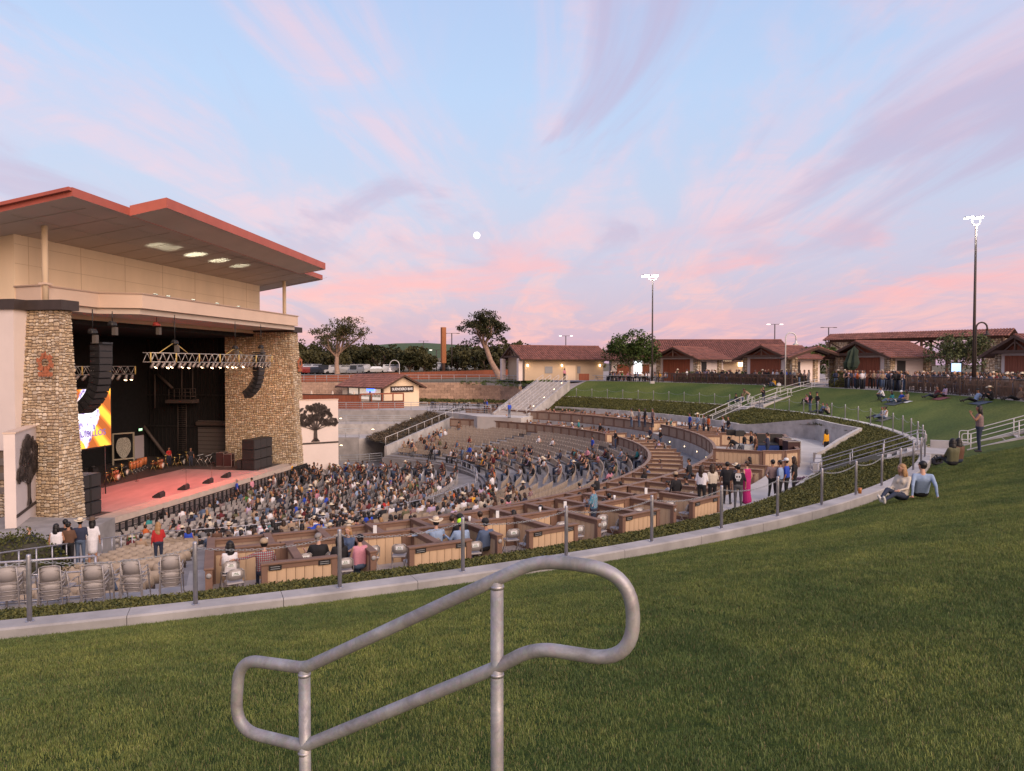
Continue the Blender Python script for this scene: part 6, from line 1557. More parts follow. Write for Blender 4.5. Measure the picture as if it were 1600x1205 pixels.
# --- the people nearest to the viewer ----------------------------------------
def box_sit(pose, a, r, shirt, where, dz=0.0, rz=0.0, **k): return person(pose, pol(r, a, ZC-.06+dz), radians(a)+pi/2+rz, shirt, where, **k)
G1 = 'people in the outer boxes'
box_sit('sit_fem', -67.60, 42.32, 'white', 'in the first box from the left', hair='long', group=G1, sleeves='none', skin=0)
box_sit('sit_embrace', -66.50, 42.50, 'red plaid', 'arm around the woman in the first box', hat='tan cap', sleeves='long', group=G1, skin=0)
box_sit('sit_look', -64.6, 42.35, 'black', 'in the second box from the left', hairc='grey', skin=0, group=G1, rz=-.3)
box_sit('sit_fem', -64.0, 42.75, 'black', 'behind the first black plates wall', hair='long', sleeves='long', group=G1)
box_sit('sit_fem', -63.45, 41.95, 'denim blue', 'leaning on the second box partition', hairc='blond', skin=0, group=G1, rz=2.2)
box_sit('sit_fem', -63.35, 42.95, 'pink', 'with back to us in the second box', hair='bun', sleeves='none', skin=0, group=G1)
box_sit('sit_embrace', -59.95, 42.1, 'light blue', 'under the biggest pale hat in the boxes', hat='white cowboy hat', sleeves='long', group=G1, rz=-.2, skin=0)
box_sit('sit_look', -59.2, 42.6, 'light blue', 'behind the second plank wall', hat='bright yellow cap', sleeves='long', group=G1, rz=-.2)
box_sit('sit', -58.8, 41.95, 'black', 'beside the person with bright yellow cap', hat='black cap', group=G1)
box_sit('sit', -58.35, 42.9, 'denim blue', 'at the post right of the second plank wall', hat='black cap', sleeves='long', group=G1)
p = pol(42.2, -51.9, ZC)
person('carry', p, face_to(p, STAGE)+.5, 'turquoise plaid', 'holding a baby in the right boxes', pants=PN[0], group=G1, label='standing man in turquoise plaid shirt and dark jeans holding a baby')
person('sit', p+Vector((-.22, .16, .78)), face_to(p, CAMP), 'white', 'x', scale=.42, legs='short', label='small child in white held against the man in turquoise plaid')
G2 = 'people gathered on the walkway by the right boxes'
Zc = ZC
put('stand_fem', 1096, 795, Zc, 'white', 'left of the walkway group', to=look(1175, 36), group=G2, hair='wavy', hairc='dark brown', pants=PN[1], skin=0)
put('stand_fem', 1113, 793, Zc, 'cream', 'just behind the woman in white top', to=look(1060, 34), group=G2, hair='long', hairc='dark brown', pants=PN[1])
put('stand', 1136, 788, Zc, 'black', 'leaning near the brown wall end', to=look(1180, 40), group=G2, pants=PN[1])
put('stand', 1153, 797, Zc, 'black', 'with white skull print on the back', to=look(1150, 90), group=G2, pants=PN[3], s=1.03, label='standing man in black shirt with white skull print and grey trousers')
put('stand_gown', 1167, 787, Zc, 'magenta', 'beside the skull shirt', to=look(1060, 34), group=G2, hair='bun', hairc='dark brown', sleeves='none', skin=0, label='standing woman in long magenta gown next to the skull shirt')
put('stand_hip', 1207, 783, Zc, 'patterned', 'left of the four by the hedge', to=look(1120, 40), group=G2, pants=PN[1])
put('stand', 1219, 784, Zc, 'light blue', 'second of the four by the hedge', group=G2, sleeves='short', pants=PN[1])
put('stand', 1229, 781, Zc, 'royal blue', 'third of the four by the hedge', hat='white cap', group=G2, pants=PN[1])
put('stand_fem', 1241, 776, Zc, 'black', 'right end of the four by the hedge', hairc='dark brown', group=G2, pants=PN[1])
put('stand_fem', 1291, 714, Zc, 'yellow', 'against the angled concrete wall', to=look(1200, 50), pants=PN[1], hair='long', sleeves='long', label='standing attendant in yellow top and black trousers by the angled concrete wall')
# printed backs
m_print = MAT('white_print', (.55, .54, .54), .7)
def skull(o):
    b = MB(); y = -.172
    def pl(pts): b.add([(x, y-.004, z) for x, z in pts], [tuple(range(len(pts)))])
    pl([(-.11, 1.40), (-.11, 1.33), (-.075, 1.33), (-.075, 1.40)]); pl([(.075, 1.40), (.075, 1.33), (.11, 1.33), (.11, 1.40)]); pl([(-.02, 1.40), (-.02, 1.33), (.02, 1.33), (.02, 1.40)])
    pl([(-.11, 1.46), (-.11, 1.40), (.11, 1.40), (.11, 1.46)]); pl([(-.08, 1.50), (-.11, 1.46), (.11, 1.46), (.08, 1.50)]); pl([(-.11, 1.33), (-.07, 1.26), (.07, 1.26), (.11, 1.33)])
    for k in range(4): pl([(-.065+k*.036, 1.25), (-.065+k*.036, 1.20), (-.04+k*.036, 1.20), (-.04+k*.036, 1.25)])
    link('shirt_print', b.mesh('shirt_print', m_print), o, (0, -.015, -.06))
def bars(o):
    b = MB()
    for k, w in enumerate((.16, .12)): b.box((0, -.165, 1.40-.05*k), w, .004, .03)
    link('shirt_print', b.mesh('shirt_print', m_print), o, (0, -.01, 0))
for o in list(COL.objects):
    if o.get('category') == 'person':
        if 'skull print' in o['label']: skull(o)
        elif 'royal blue' in o['label'] and 'third of the four' in o['label'] or 'white letters' in o['label'] or 'aisle of the tan' in o['label']: bars(o)
# --- people on the near and right lawns ---------------------------------------
G3 = 'people sitting on the lawn'
def lawn_pos(px, py):
    lo, hi = 3.0, 120.0; d = ray(px, py)
    prev = None
    for i in range(600):
        y = 3+i*.2; q = d*(y/d.y)
        if q.z <= lawn_h(q.x, q.y) and rt(q.x, q.y)[0] > 48.9: return Vector((q.x, q.y, lawn_h(q.x, q.y)))
    return d*(60/d.y)
def lawn(pose, px, py, shirt, where, to=None, p=None, **k):
    q = p or lawn_pos(px, py); return person(pose, q-Vector((0, 0, .02)), face_to(q, to if to is not None else STAGE), shirt, where, group=G3, **k)
lawn('ground_fem', 1403, 782, 'cream', 'beside the blue shirt near the kerb', to=look(1310, 17.5), hair='wavy', hairc='blond', skin=0, sleeves='long', pants=PN[0], p=at_y(1408, 781, 18.8), scale=1.02)
lawn('ground_lean', 1441, 778, 'light blue', 'leaning back beside the woman in cream', to=look(1375, 24), sleeves='long', skin=0, pants=PN[1], p=at_y(1438, 776, 18.9), scale=1.06)
lawn('ground_fem', 1488, 726, 'olive', 'nearer of the pair by the stairs', to=look(1400, 30), hair='long', sleeves='long', pants=PN[1], p=at_y(1488, 727, 26.0), scale=1.05)
lawn('ground_fem', 1497, 722, 'brown', 'behind the olive sweater by the stairs', to=look(1400, 30), hair='long', sleeves='long', pants=PN[0], p=at_y(1497, 723, 27.0))
pw = at_y(1530, 707, 30.5); person('stand_phone', pw, face_to(pw, STAGE), 'patterned', 'x', pants=PN[0], hair='wavy', hairc='black', sleeves='none', scale=1.12, group=G3, label='standing woman in patterned top holding a phone up beside the looped rails')
for (pose, px, py, sh, kw) in (('crouch', 1379, 625, 'white', dict(hat='black cap')), ('ground_fem', 1393, 629, 'teal', {}), ('ground_lean', 1405, 629, 'royal blue', dict(hat='white cap')), ('ground_fem', 1416, 628, 'tan', {}), ('ground_lean', 1461, 622, 'dark red', {}), ('ground_fem', 1476, 620, 'lilac', {}),
                               ('ground_lean', 1524, 629, 'light blue', dict(hat='black cap')), ('ground_lean', 1540, 620, 'black', {}), ('ground_knees', 1549, 626, 'black', dict(hat='white cowboy hat')), ('ground_lean', 1590, 626, 'tan', {}),
                               ('ground_lean', 1375, 655, 'grey', {}), ('ground_fem', 1383, 655, 'white', dict(sleeves='none')), ('ground_knees', 1294, 648, 'striped', {}), ('ground_lean', 1283, 646, 'denim blue', {}), ('ground_knees', 1262, 632, 'pink', {}),
                               ('ground_lean', 1148, 629, 'black', dict(hat='black cap')), ('ground_fem', 1159, 629, 'denim blue', {}), ('ground_fem', 1204, 604, 'black', {}), ('ground_knees', 1210, 604, 'yellow', {})):
    lawn(pose, px, py, sh, 'on the %s, %s' % ('right lawn' if px > 1310 else 'middle lawn', {1379: 'blue group, leftmost', 1393: 'blue group, second', 1405: 'blue group, third', 1416: 'blue group, right end', 1461: 'fence pair, left', 1476: 'fence pair, right', 1524: 'lamp post foot', 1540: 'lamp post, behind blue shirt', 1549: 'lamp post, right end', 1590: 'frame edge', 1375: 'left at kerb posts', 1383: 'right at kerb posts', 1294: 'kerb, nearest', 1283: 'kerb, left of stripes', 1262: 'stair top rails', 1148: 'stair kerb, left', 1159: 'stair kerb, right', 1204: 'bar tables, left', 1210: 'bar tables, right'}[px]), **kw)
for pose, px, py, sh, kw in (('stand', 1266, 644, 'black', {}), ('stand_hip', 1277, 645, 'black', dict(hat='black cap')), ('bend', 1168, 631, 'tan', dict(hat='brown cowboy hat', pants=PN[5])), ('stand_phone', 1193, 633, 'black', {})):
    q = lawn_pos(px, py); person(pose, q, face_to(q, STAGE), sh, 'by lawn stairs at %s' % {1266: 'left of two', 1277: 'right of two', 1168: 'the lowest rail', 1193: 'the concrete landing'}[px], **kw)
# --- people at the lower left, by the stage and on the ramps --------------------
G4 = 'people standing on the side ramp'
for px, py, sh, pose, kw, w in ((89, 893, 'white', 'stand_fem', dict(hair='long', sleeves='none', pants=PN[0]), 'nearest on the side ramp'), (108, 889, 'brown', 'stand_fem', dict(hair='bun', pants=PN[1], sleeves='long'), 'second on the side ramp'),
                                (103, 884, 'black', 'stand', dict(pants=PN[1]), 'behind the brown jacket on the side ramp'), (126, 884, 'navy', 'stand', dict(hat='white cowboy hat', pants=PN[2], sleeves='long'), 'with jeans on the side ramp'), (145, 882, 'white', 'stand_dress', dict(hat='brown cowboy hat', hair='long'), 'in short white dress on the side ramp')):
    put(pose, px, py, -7.55, sh, w, group=G4, **kw)
put('stand', 46, 893, -8.1, 'navy', 'head above the round bush', hair='bald', skin=0)
put('stand_fem', 248, 884, -8.0, 'red', 'alone in the empty tan seats', hairc='blond', hair='wavy', sleeves='long', label='standing woman in bright red top with blond curls among the tan seats')
put('stand', 298, 729, ZS, 'black', 'on the stage behind the keyboards', to=look(360, 60)); put('stand_fem', 264, 728, ZS, 'red', 'on the stage beside the big bass drum', to=look(360, 60))
put('stand', 370, 783, -10.95, 'royal blue', 'at the stage barrier, left', to=look(420, 60), pants=PN[1], hairc='grey'); put('stand', 394, 780, -10.95, 'pink', 'at the stage barrier, right', to=look(360, 60), pants=PN[3], sleeves='long')
put('stand', 454, 752, -11.0, 'yellow', 'guarding the foot of the far tower', to=look(560, 60)); put('stand', 124, 848, -11.0, 'yellow', 'guarding the near end of the stage lip', to=look(300, 40), s=1.05)
put('stand', 577, 715, -11.0, 'black', 'on the walkway below the ramps, left', hairc='grey', to=look(700, 60)); put('stand', 606, 710, -10.6, 'black', 'at the foot of the sloping wall', to=look(560, 60))
put('sit_fem', 650, 711, -9.6, 'black', 'alone on the front left tan seat'); q = pol(36.5, 62.2, -8.1); person('walk', at_y(717, 683, 84), .8, 'brown', 'walking beside the sloping wall of the far seats')
put('stand', 820, 598, -2.75, 'yellow', 'at the top of the broad stairs', hairc='dark brown', to=look(760, 90), label='attendant in bright yellow jacket standing on the broad pale stairs')
for i, (px, py) in enumerate(((859, 594), (868, 594), (877, 594), (882, 595))): put(['stand', 'walk', 'walk', 'stand_fem'][i], px, py, -2.25, ['white', 'grey', 'white', 'pink'][i], '%s of four before the restroom wall' % ordn(i), to=look(900, 100), pants=PN[1])
put('stand', 796, 653, -5.93, 'royal blue', 'by the foot of the broad stairs', to=look(700, 90), hairc='grey'); put('stand', 757, 646, -5.93, 'navy', 'left of two on the far patio', to=look(800, 90)); put('stand', 761, 646, -5.93, 'royal blue', 'right of two on the far patio', to=look(700, 90))
# staff on the aisles
put('stand', 926, 713, -8.0, 'royal blue', 'in the aisle of the tan seats, back to us', label='standing attendant in royal blue shirt in the aisle of the tan seats', to=STAGE)
for px, py, sh, z, w in ((962, 702, 'black', -7.5, 'by the end of the lower front panels'), (1032, 701, 'black', ZB, 'with white letters on the grey lower walkway'), (1016, 697, 'navy', ZB, 'on the grey lower walkway, left'), (938, 688, 'black', ZB, 'on the far lower walkway'), (1077, 772, 'black', ZA, 'reaching over the box wall')):
    put('stand_hip', px, py, z, sh, w, hat='white cap' if px == 1032 else None)
for i, (px, sh) in enumerate(((987, 'cream'), (999, 'grey'), (1008, 'black'), (1020, 'patterned'), (1078, 'royal blue'), (1090, 'light blue'), (1100, 'grey'), (1107, 'orange'), (1130, 'white'), (1138, 'black'))):
    p = at_z(px, 668 if px < 1050 else 678+(px-1078)*.12, ZC-.05); person(['stand_fem', 'stand', 'stand_fem', 'stand', 'stand', 'stand_hip', 'stand', 'stand_fem', 'stand', 'stand_hip'][i], p, face_to(p, STAGE), sh, 'behind upper boxes, %s from left' % ordn(i), hat='white cowboy hat' if px == 1090 else None, group='people standing behind the upper boxes')
for i, (px, py, sh, ps) in enumerate(((1163, 712, 'black', 'stand'), (1174, 710, 'black', 'stand_hip'), (1181, 715, 'brown', 'stand'), (1199, 714, 'navy', 'stand_crossed'), (1150, 712, 'black', 'bend'))):
    p = at_z(px, py+8, ZC); person(ps, p, face_to(p, STAGE), sh, 'working at the sound desk, %s' % ordn(i), group='crew at the sound desk')
# --- the seated audience --------------------------------------------------------
def zone(px, py, kind):
    if kind == 'pit':
        if px < 205: return 0
        if py < 726: f = .55 if 600 > px > 462 else .45
        elif px > 455: f = .62
        else: f = .50
        if px > 655 and py < 765: f = .45
        if 560 < px < 612 and 735 < py < 765: f = .25
        if px < 300: f = .22
        elif px < 360 and py > 800: f = .38
        if 455 < px < 505 and 745 < py < 765: f *= .5
        return f
    if px < 330: return .03
    if px < 700: return .58 if py > 795 else .45
    if px < 775: return .55 if 700 < py < 830 else .03
    if px < 845: return .40 if 700 < py < 722 else (.30 if 760 < py < 815 else .05)
    if px < 930: return .34 if 700 < py < 735 else .03
    return .30 if 700 < py < 770 else .03
aud = []
for s, p, q in fp:
    if random.random() < zone(q[0], q[1], 'fix')*(.85 if s[0] < 10 else .7): aud.append((dist(p), 'fix', s, p, radians(s[4])+pi/2))
for c, q in pp:
    if random.random() < zone(q[0], q[1], 'pit'): p = Vector((c[2], c[3], c[4])); aud.append((dist(p), 'pit', c, p, c[5]+pi/2))
# ring boxes
for a in np.arange(-60, 60, .9):
    for r, z, w in ((39.4, ZA, .5), (40.2, ZA, .4), (34.4, ZB, .5), (35.1, ZB, .35)):
        p = pol(r, a, z-.06); f = 0
        if r > 37: f = .62 if a > 16 else (.55 if -4 < a < 12 else (.30 if -62 < a < -24 else 0))
        else: f = .5 if a > 18 else (.6 if -3 < a < 12 else (.12 if -46 < a < -6 else 0))
        if random.random() < f*.7: aud.append((dist(p), 'box', (r, a), p, radians(a)+pi/2+random.uniform(-.5, .5)))
aud.sort(key=lambda x: x[0])
NIND = max(0, 292-PEOPLE); print('people explicit', PEOPLE, 'audience', len(aud))
POS = ['sit', 'sit', 'sit_fem', 'sit_fem', 'sit_lean', 'sit_look']
CR = MB(); cm = [m_skin[0], m_skin[1], m_skin[2]]+[m for _, m in m_hair]+PN[:4]+[SH[k] for k, _ in PW]+[m_straw]
shi = {k: 11+i for i, (k, _) in enumerate(PW)}
def lowman(b, p, rz, stand, sh, sk, hc, pn, hat, longh):
    R = Matrix.Rotation(rz, 3, 'Z'); p = Vector(p); T = lambda x, y, z: p+R@Vector((x, y, z)); h = .40 if stand else 0
    def blob(c, r, mi, n=8, m=5, tilt=None):
        o = len(b.v)
        for i in range(m+1):
            t = pi*i/m
            for j in range(n): u = 2*pi*j/n; b.v.append(tuple(T(c[0]+r[0]*max(.02, sin(t))*cos(u), c[1]+r[1]*max(.02, sin(t))*sin(u), c[2]-r[2]*cos(t))))
        for i in range(m):
            for j in range(n): b.f.append((o+i*n+j, o+i*n+(j+1) % n, o+(i+1)*n+(j+1) % n, o+(i+1)*n+j)); b.m.append(mi); b.c.append(None); b.sm.append(True)
    blob((0, -.05, .80+h), (.20, .125, .31), sh); blob((0, -.03, 1.20+h), (.085, .10, .125), sk, 7); blob((0, -.055, 1.225+h), (.098, .10, .115), hc, 7)
    if longh: blob((0, -.10, 1.08+h), (.10, .055, .17), hc, 6)
    for s in (-1, 1):
        b.tube([T(s*.20, -.05, 1.0+h), T(s*.26, 0, .76+h), T(s*.14, .24, .68+h)], [.055, .045, .035], 5, mi=sh if random.random() < .4 else sk)
        if stand: b.tube([T(s*.09, 0, .94), T(s*.10, 0, .5), T(s*.11, 0, .02)], [.09, .065, .05], 5, mi=pn)
        else: b.tube([T(s*.08, -.02, .56), T(s*.11, .4, .55), T(s*.12, .40, .05)], [.09, .07, .05], 5, mi=pn)
    if hat:
        o = T(0, -.03, 1.27+h); b.lathe([(.21, 0), (.21, .012), (.10, .02), (.085, .12), (.001, .10)], 9, o, mi=33)
cm_idx_straw = len(cm)-1
for i, (d, kind, s, p, rz) in enumerate(aud):
    stand = random.random() < (.10 if kind == 'pit' and 480 < proj(p)[0] < 680 else .02)
    if i < NIND:
        pose = random.choice(['stand', 'stand_fem', 'stand_crossed'] if stand else POS)
        if kind == 'fix': w = '%s seat, %s tan row, %s' % (ordn(s[2]), ordn(s[0]), {0: 'ramp block', 1: 'near block', 2: 'desk block', 3: 'middle block', 4: 'mid-stage block', 5: 'far block'}[s[1]])
        elif kind == 'pit': w = '%s chair of %s grey row' % (ordn(s[1]), ordn(s[0]))
        else: w = '%s box ring, %s bay round' % ('upper' if s[0] > 37 else 'lower', ordn(int((s[1]+68)/.9)))
        rnd(w, 'seated audience', pose, Vector(p)-Vector((0, 0, .04 if not stand else 0))+(Vector((0, 0, 0))), rz+random.uniform(-.35, .35))
    else:
        lowman(CR, Vector(p)-Vector((0, 0, .04)), rz+random.uniform(-.5, .5), stand, shi[pick()], random.choices([0, 1, 2], [25, 55, 20])[0], 3+random.choices([0, 1, 2, 3], [55, 30, 9, 6])[0], 7+random.randrange(4), random.random() < .07, random.random() < .45)
# --- people on the plaza behind the fence (small, also in the crowd mesh) -------------
PLZP = []
def plz(px, r, sit): 
    d = ray(px, 590); k = None
    for i in range(400):
        y = 30+i*.3; q = d*(y/d.y)
        if rt(q.x, q.y)[0] > r and y > 40: return Vector((q.x, q.y, -2.25))
    return None
for px in list(range(1200, 1270, 7)): PLZP.append((px, 57.6+random.random(), False))
for i in range(64): PLZP.append((random.choice([1306, 1318, 1337, 1345, 1372, 1380, 1396, 1401, 1412])+random.gauss(0, 6), 56.3+random.random()**1.6*6.5, False))
for i in range(84): PLZP.append((random.uniform(1422, 1598), 57.2+random.random()*3.2, random.random() < .75))
for i in range(26): PLZP.append((random.uniform(1055, 1200), 57.6+random.random()*1.5, True))
for i in range(34): PLZP.append((random.uniform(950, 1045), 56.6+random.random()*1.0, True))
for px, r, sit in PLZP:
    p = plz(px, r, sit)
    if p is None: continue
    lowman(CR, p-Vector((0, 0,   .02 if not sit else (-.34 if px > 1050 else 0))), face_to(p, STAGE)+random.uniform(-1.4, 1.4), not sit, shi[pick()], random.choice([0, 1, 1, 2]), 3+random.choice([0, 0, 1, 2]), 7+random.randrange(4), random.random() < .10, random.random() < .45)
CR.m = [cm_idx_straw if x == 33 else x for x in CR.m]
CR.build('crowd', cm, None, kind='stuff', label='far crowd of small seated and standing spectators in pit, rings and plaza', category='crowd')
# ================================================================== PLAZA BUILDINGS
m_tileb = MAT('clay_tile_bright', (.36, .10, .06), .75, vcol=True, nz=(2, .15)); m_beam = MAT('dark_rafter', (.07, .035, .022), .7)
def tiled(b, e0, e1, r0_, r1_, cols, dark=.0):
    """a plane of barrel tiles between eave e0-e1 and ridge r0-r1"""
    e0, e1, r0_, r1_ = map(Vector, (e0, e1, r0_, r1_)); nrm = (e1-e0).cross(r0_-e0).normalized()
    if nrm.z < 0: nrm = -nrm
    W_ = (e1-e0).length; n = max(3, int(W_/.34)); rows = max(2, int((r0_-e0).length/.55))
    for i in range(n):
        s0, s1 = i/n, (i+1)/n; sm = (s0+s1)/2
        for j in range(rows):
            t0, t1 = j/rows, (j+1)/rows; k = random.uniform(.72, 1.2)*(1-dark); c = (.205*k, .084*k, .062*k)
            pt = lambda s, t, h: e0.lerp(e1, s).lerp(r0_.lerp(r1_, s), t)+nrm*h
            b.add([pt(s0, t0, .0), pt(s0+(s1-s0)*.25, t0, .13), pt(s0+(s1-s0)*.75, t0, .13), pt(s1, t0, .0), pt(s0, t1, -.03), pt(s0+(s1-s0)*.3, t1, .08), pt(s0+(s1-s0)*.7, t1, .08), pt(s1, t1, -.03)],
                  [(0, 1, 5, 4), (1, 2, 6, 5), (2, 3, 7, 6), (0, 3, 2, 1)], 0, c)
def gable_house(name, label, cat, c, ax, L, Wd, zb, ze, zr, wallm, over=.7, group=None, gable='boards', extras=None, walls=True, cols=False):
    """ridge along AX (unit, plan); c = plan centre of the front gable wall; L runs backwards along ax"""
    ax = Vector((ax[0], ax[1], 0)).normalized(); sd = Vector((-ax.y, ax.x, 0)); c = Vector((c[0], c[1], 0)); t = thing(name, label, cat, (c.x, c.y, zb), 0, group)
    A = lambda l, s, z: c+ax*l+sd*s+Vector((0, 0, z)); h = Wd/2
    sl = (zr-ze)/(h+over)
    if walls:
        b = MB(); zw = ze+sl*over-.12
        b.prism([A(0, -h, 0)[:2], A(L, -h, 0)[:2], A(L, h, 0)[:2], A(0, h, 0)[:2]][::(1 if ax.cross(sd).z > 0 else -1)], zb, zw)
        b.add([A(0, -h, zw), A(0, h, zw), A(0, 0, zr-.25), A(L, -h, zw), A(L, h, zw), A(L, 0, zr-.25)], [(0, 1, 2), (4, 3, 5)]); b.build('wall', wallm, t)
    for s, nm in ((-1, 'a'), (1, 'b')):
        b = MB(); tiled(b, A(-over, s*(h+over), ze), A(L+over, s*(h+over), ze), A(-over, 0, zr), A(L+over, 0, zr), 1)
        b.add([A(-over, s*(h+over), ze-.05), A(L+over, s*(h+over), ze-.05), A(L+over, 0, zr-.06), A(-over, 0, zr-.06)], [(0, 1, 2, 3)], 0, (.12, .06, .04))
        b.build('roof', m_tileb, t, kind='stuff')
        for l in (-over, L+over):
            b = MB(); b.beam(A(l, s*(h+over), ze-.12), A(l, 0, zr-.10), .10, .24); b.build('barge_board', m_beam, t)
        b = MB(); b.tube([A(-over, s*(h+over+.06), ze-.06), A(L+over, s*(h+over+.06), ze-.06)], .07, 5); b.build('gutter', m_beam, t)
    b = MB(); b.tube([A(-over, 0, zr+.05), A(L+over, 0, zr+.05)], .12, 6); b.build('ridge_cap', m_tile, t)
    if gable:   # open timber gable: tie beam, king post, struts
        for l in (-over+.12,):
            b = MB(); zt = ze+sl*over*.9; b.beam(A(l, -h-.2, zt), A(l, h+.2, zt), .16, .26); b.build('tie_beam', m_beam, t)
            b = MB(); b.beam(A(l, 0, zt), A(l, 0, zr-.2), .16, .16); b.build('king_post', m_beam, t)
            for s in (-1, 1): b = MB(); b.beam(A(l, s*h*.42, zt), A(l, 0, zt+(zr-zt)*.62), .12, .12); b.build('strut', m_beam, t)
    if extras: extras(t, A, h)
    return t
def sheet(t, A, l0, l1, s0, s1, z0, z1, name, mat):
    b = MB(); p = [A(l0, s0, 0), A(l1, s0, 0), A(l1, s1, 0), A(l0, s1, 0)]
    b.prism([q[:2] for q in p], z0, z1); return b.build(name, mat, t)
def boards(t, A, l, s0, s1, z0, z1, w=.3):
    n = max(2, int(abs(s1-s0)/w)); b = MB()
    for i in range(n):
        a, c = s0+(s1-s0)*i/n, s0+(s1-s0)*(i+1)/n; p = [A(l-.05, a+.012, 0), A(l, a+.012, 0), A(l, c-.012, 0), A(l-.05, c-.012, 0)]; b.prism([q[:2] for q in p], z0, z1)
    b.build('board_front', m_wood, t, kind='stuff')
def stonepier(t, A, l, s, w, z0, z1):
    b = MB(); core = [A(l-w/2, s-w/2, 0), A(l+w/2, s-w/2, 0), A(l+w/2, s+w/2, 0), A(l-w/2, s+w/2, 0)]; b.prism([q[:2] for q in core], z0, z1); b.build('pier_core', m_mortar, t)
    b = MB(); ar = (core[1]-core[0]).cross(core[3]-core[0]).z > 0
    for i in range(4):
        p, q = core[i], core[(i+1) % 4]
        if not ar: p, q = q, p
        stones(b, (*p[:2], z0), (*q[:2], z0), (*q[:2], z1), (*p[:2], z1), (.2, .14), (.55, .32), .06)
    b.build('stone_facing', m_stone, t, kind='stuff')
ZP = -2.25
def kiosk_extras(t, A, h):
    boards(t, A, -.05, -h*.70, h*.70, ZP, .75); b = MB(); b.add([A(-.08, -h, .95), A(-.08, h, .95), A(-.08, 0, 2.2)], [(0, 1, 2)]); b.build('gable_board', m_wood, t)

    for s in (-1, 1): stonepier(t, A, .3, s*(h-.1), .7, ZP, .9)
    sheet(t, A, 1.2, 2.4, -h-.04, -h-.01, ZP+1.1, .4, 'window', m_blackm); sheet(t, A, 1.2, 2.4, h+.01, h+.04, ZP+1.1, .4, 'window', m_blackm)
    for s in (-1, 1): stonepier(t, A, 5.4, s*(h-.1), .7, ZP, .9)
for i, (x, y, w, L, lab) in enumerate(((22.8, 102, 6.4, 6.5, 'small stucco kiosk with brown board front behind the left bar tables'), (32.2, 93.5, 6.6, 6.5, 'small kiosk with brown board front behind the round bell lamp'),
                                    (36.6, 77, 6.4, 6.0, 'small kiosk with stone piers under the long truss roof'), (42.2, 60.5, 6.6, 7, 'small board fronted kiosk at the right edge of the frame'))):
    d = Vector((x-CX, y-CY)).normalized(); d = (d+Vector((.35, .25))).normalized() if i < 3 else d
    gable_house('kiosk', lab, 'kiosk', (x, y), d, L, w, ZP, .72, 2.42, m_stucco_p if i < 3 else m_stucco_p, over=1.0, group='gabled kiosks along the plaza', extras=kiosk_extras)
m_stuccod = MAT('tan_stucco', (.44, .335, .235), .9, nz=(.4, .08))
# restroom block at the top of the broad stairs
ld = Vector((1, -.06, 0)).normalized()
def rest_extras(t, A, h):
    for s in (-1, 1): sheet(t, A, -1.1, -.5, s*h-.35, s*h+.35, ZP, .9, 'porch_pier', m_stucco_p)
    for x0, x1 in ((3.1, 4.3), (8.3, 8.8)): sheet(t, A, x0, x1, -h-.06, -h-.005, ZP+1.0, ZP+2.0, 'wall_panel', MAT('grey_sign_panel', (.22, .22, .23), .5))
    sheet(t, A, 6.3, 8.0, -h-.05, -h-.004, ZP, ZP+2.15, 'door', m_stucco)
    for x in (.3, 5.7, 11.9): 
        sheet(t, A, x, x+.18, -h-.16, -h-.006, ZP+2.0, ZP+2.3, 'wall_lamp', m_lampw)
        l = bpy.data.lights.new('wall_lamp_light', 'POINT'); l.energy = 7; l.color = (1, .66, .3); l.shadow_soft_size = .1; o = bpy.data.objects.new('wall_lamp_light', l); COL.objects.link(o); o.location = A(x+.1, -h-.45, ZP+2.0)
gable_house('restroom_building', 'long cream building with tiled roof at the top of the broad stairs', 'building', (.6, 107.6), Vector((.93, .37, 0)), 12.6, 6.6, ZP, .75, 2.75, m_stuccod, over=1.0, extras=rest_extras)
# annex with bright doorway behind the maple
def annex_extras(t, A, h):
    sheet(t, A, 3.3, 4.5, -h-.05, -h-.004, ZP+.9, ZP+2.9, 'bright_window', LAMP('bright_window', (.85, .92, 1), 1.6)); sheet(t, A, .8, 2.9, -h-.05, -h-.004, ZP, ZP+2.3, 'door', m_wood); sheet(t, A, 4.6, 5.6, -h-.05, -h-.004, ZP, ZP+2.3, 'door', m_wood)
    sheet(t, A, 7.2, 9.6, -h-.05, -h-.004, ZP, ZP+2.4, 'wall_sheet', m_stucco_p)
gable_house('plaza_building', 'low pale building with bright window behind the round maple tree', 'building', (15.0, 112.5), (1, -.05, 0), 9, 5, ZP, .7, 2.1, m_stucco_p, over=.6, extras=annex_extras)
def hall_extras(t, A, h):
    sheet(t, A, 5.5, 7.2, -h-.05, -h-.004, ZP, ZP+2.1, 'door', m_wood)
    sheet(t, A, 11.2, 11.9, -h-.30, -h-.006, ZP+2.0, ZP+2.6, 'wall_lamp', m_lampw)
gable_house('guest_hall', 'large hall with broad tiled roof behind the two left kiosks', 'building', (24.0, 122), (1, -.04, 0), 19.5, 16, ZP, 0.75, 4.05, m_stuccod, over=.8, extras=hall_extras, gable=None)
t = thing('hall_sign', 'small pale sign reading guest services under the hall eave', 'sign', (28.5, 112.8, .5)); lettering('GUEST SERVICES', .62, (31.0, 112.4, .72), (pi/2, 0, 0), MAT('sign_cream', (.6, .5, .34), .6), 'sign_lettering', t, .02, 1.1)
b = MB(); b.box((31.0, 112.55, .72), 8.2, .1, .7); b.build('sign_board', m_beam, t)
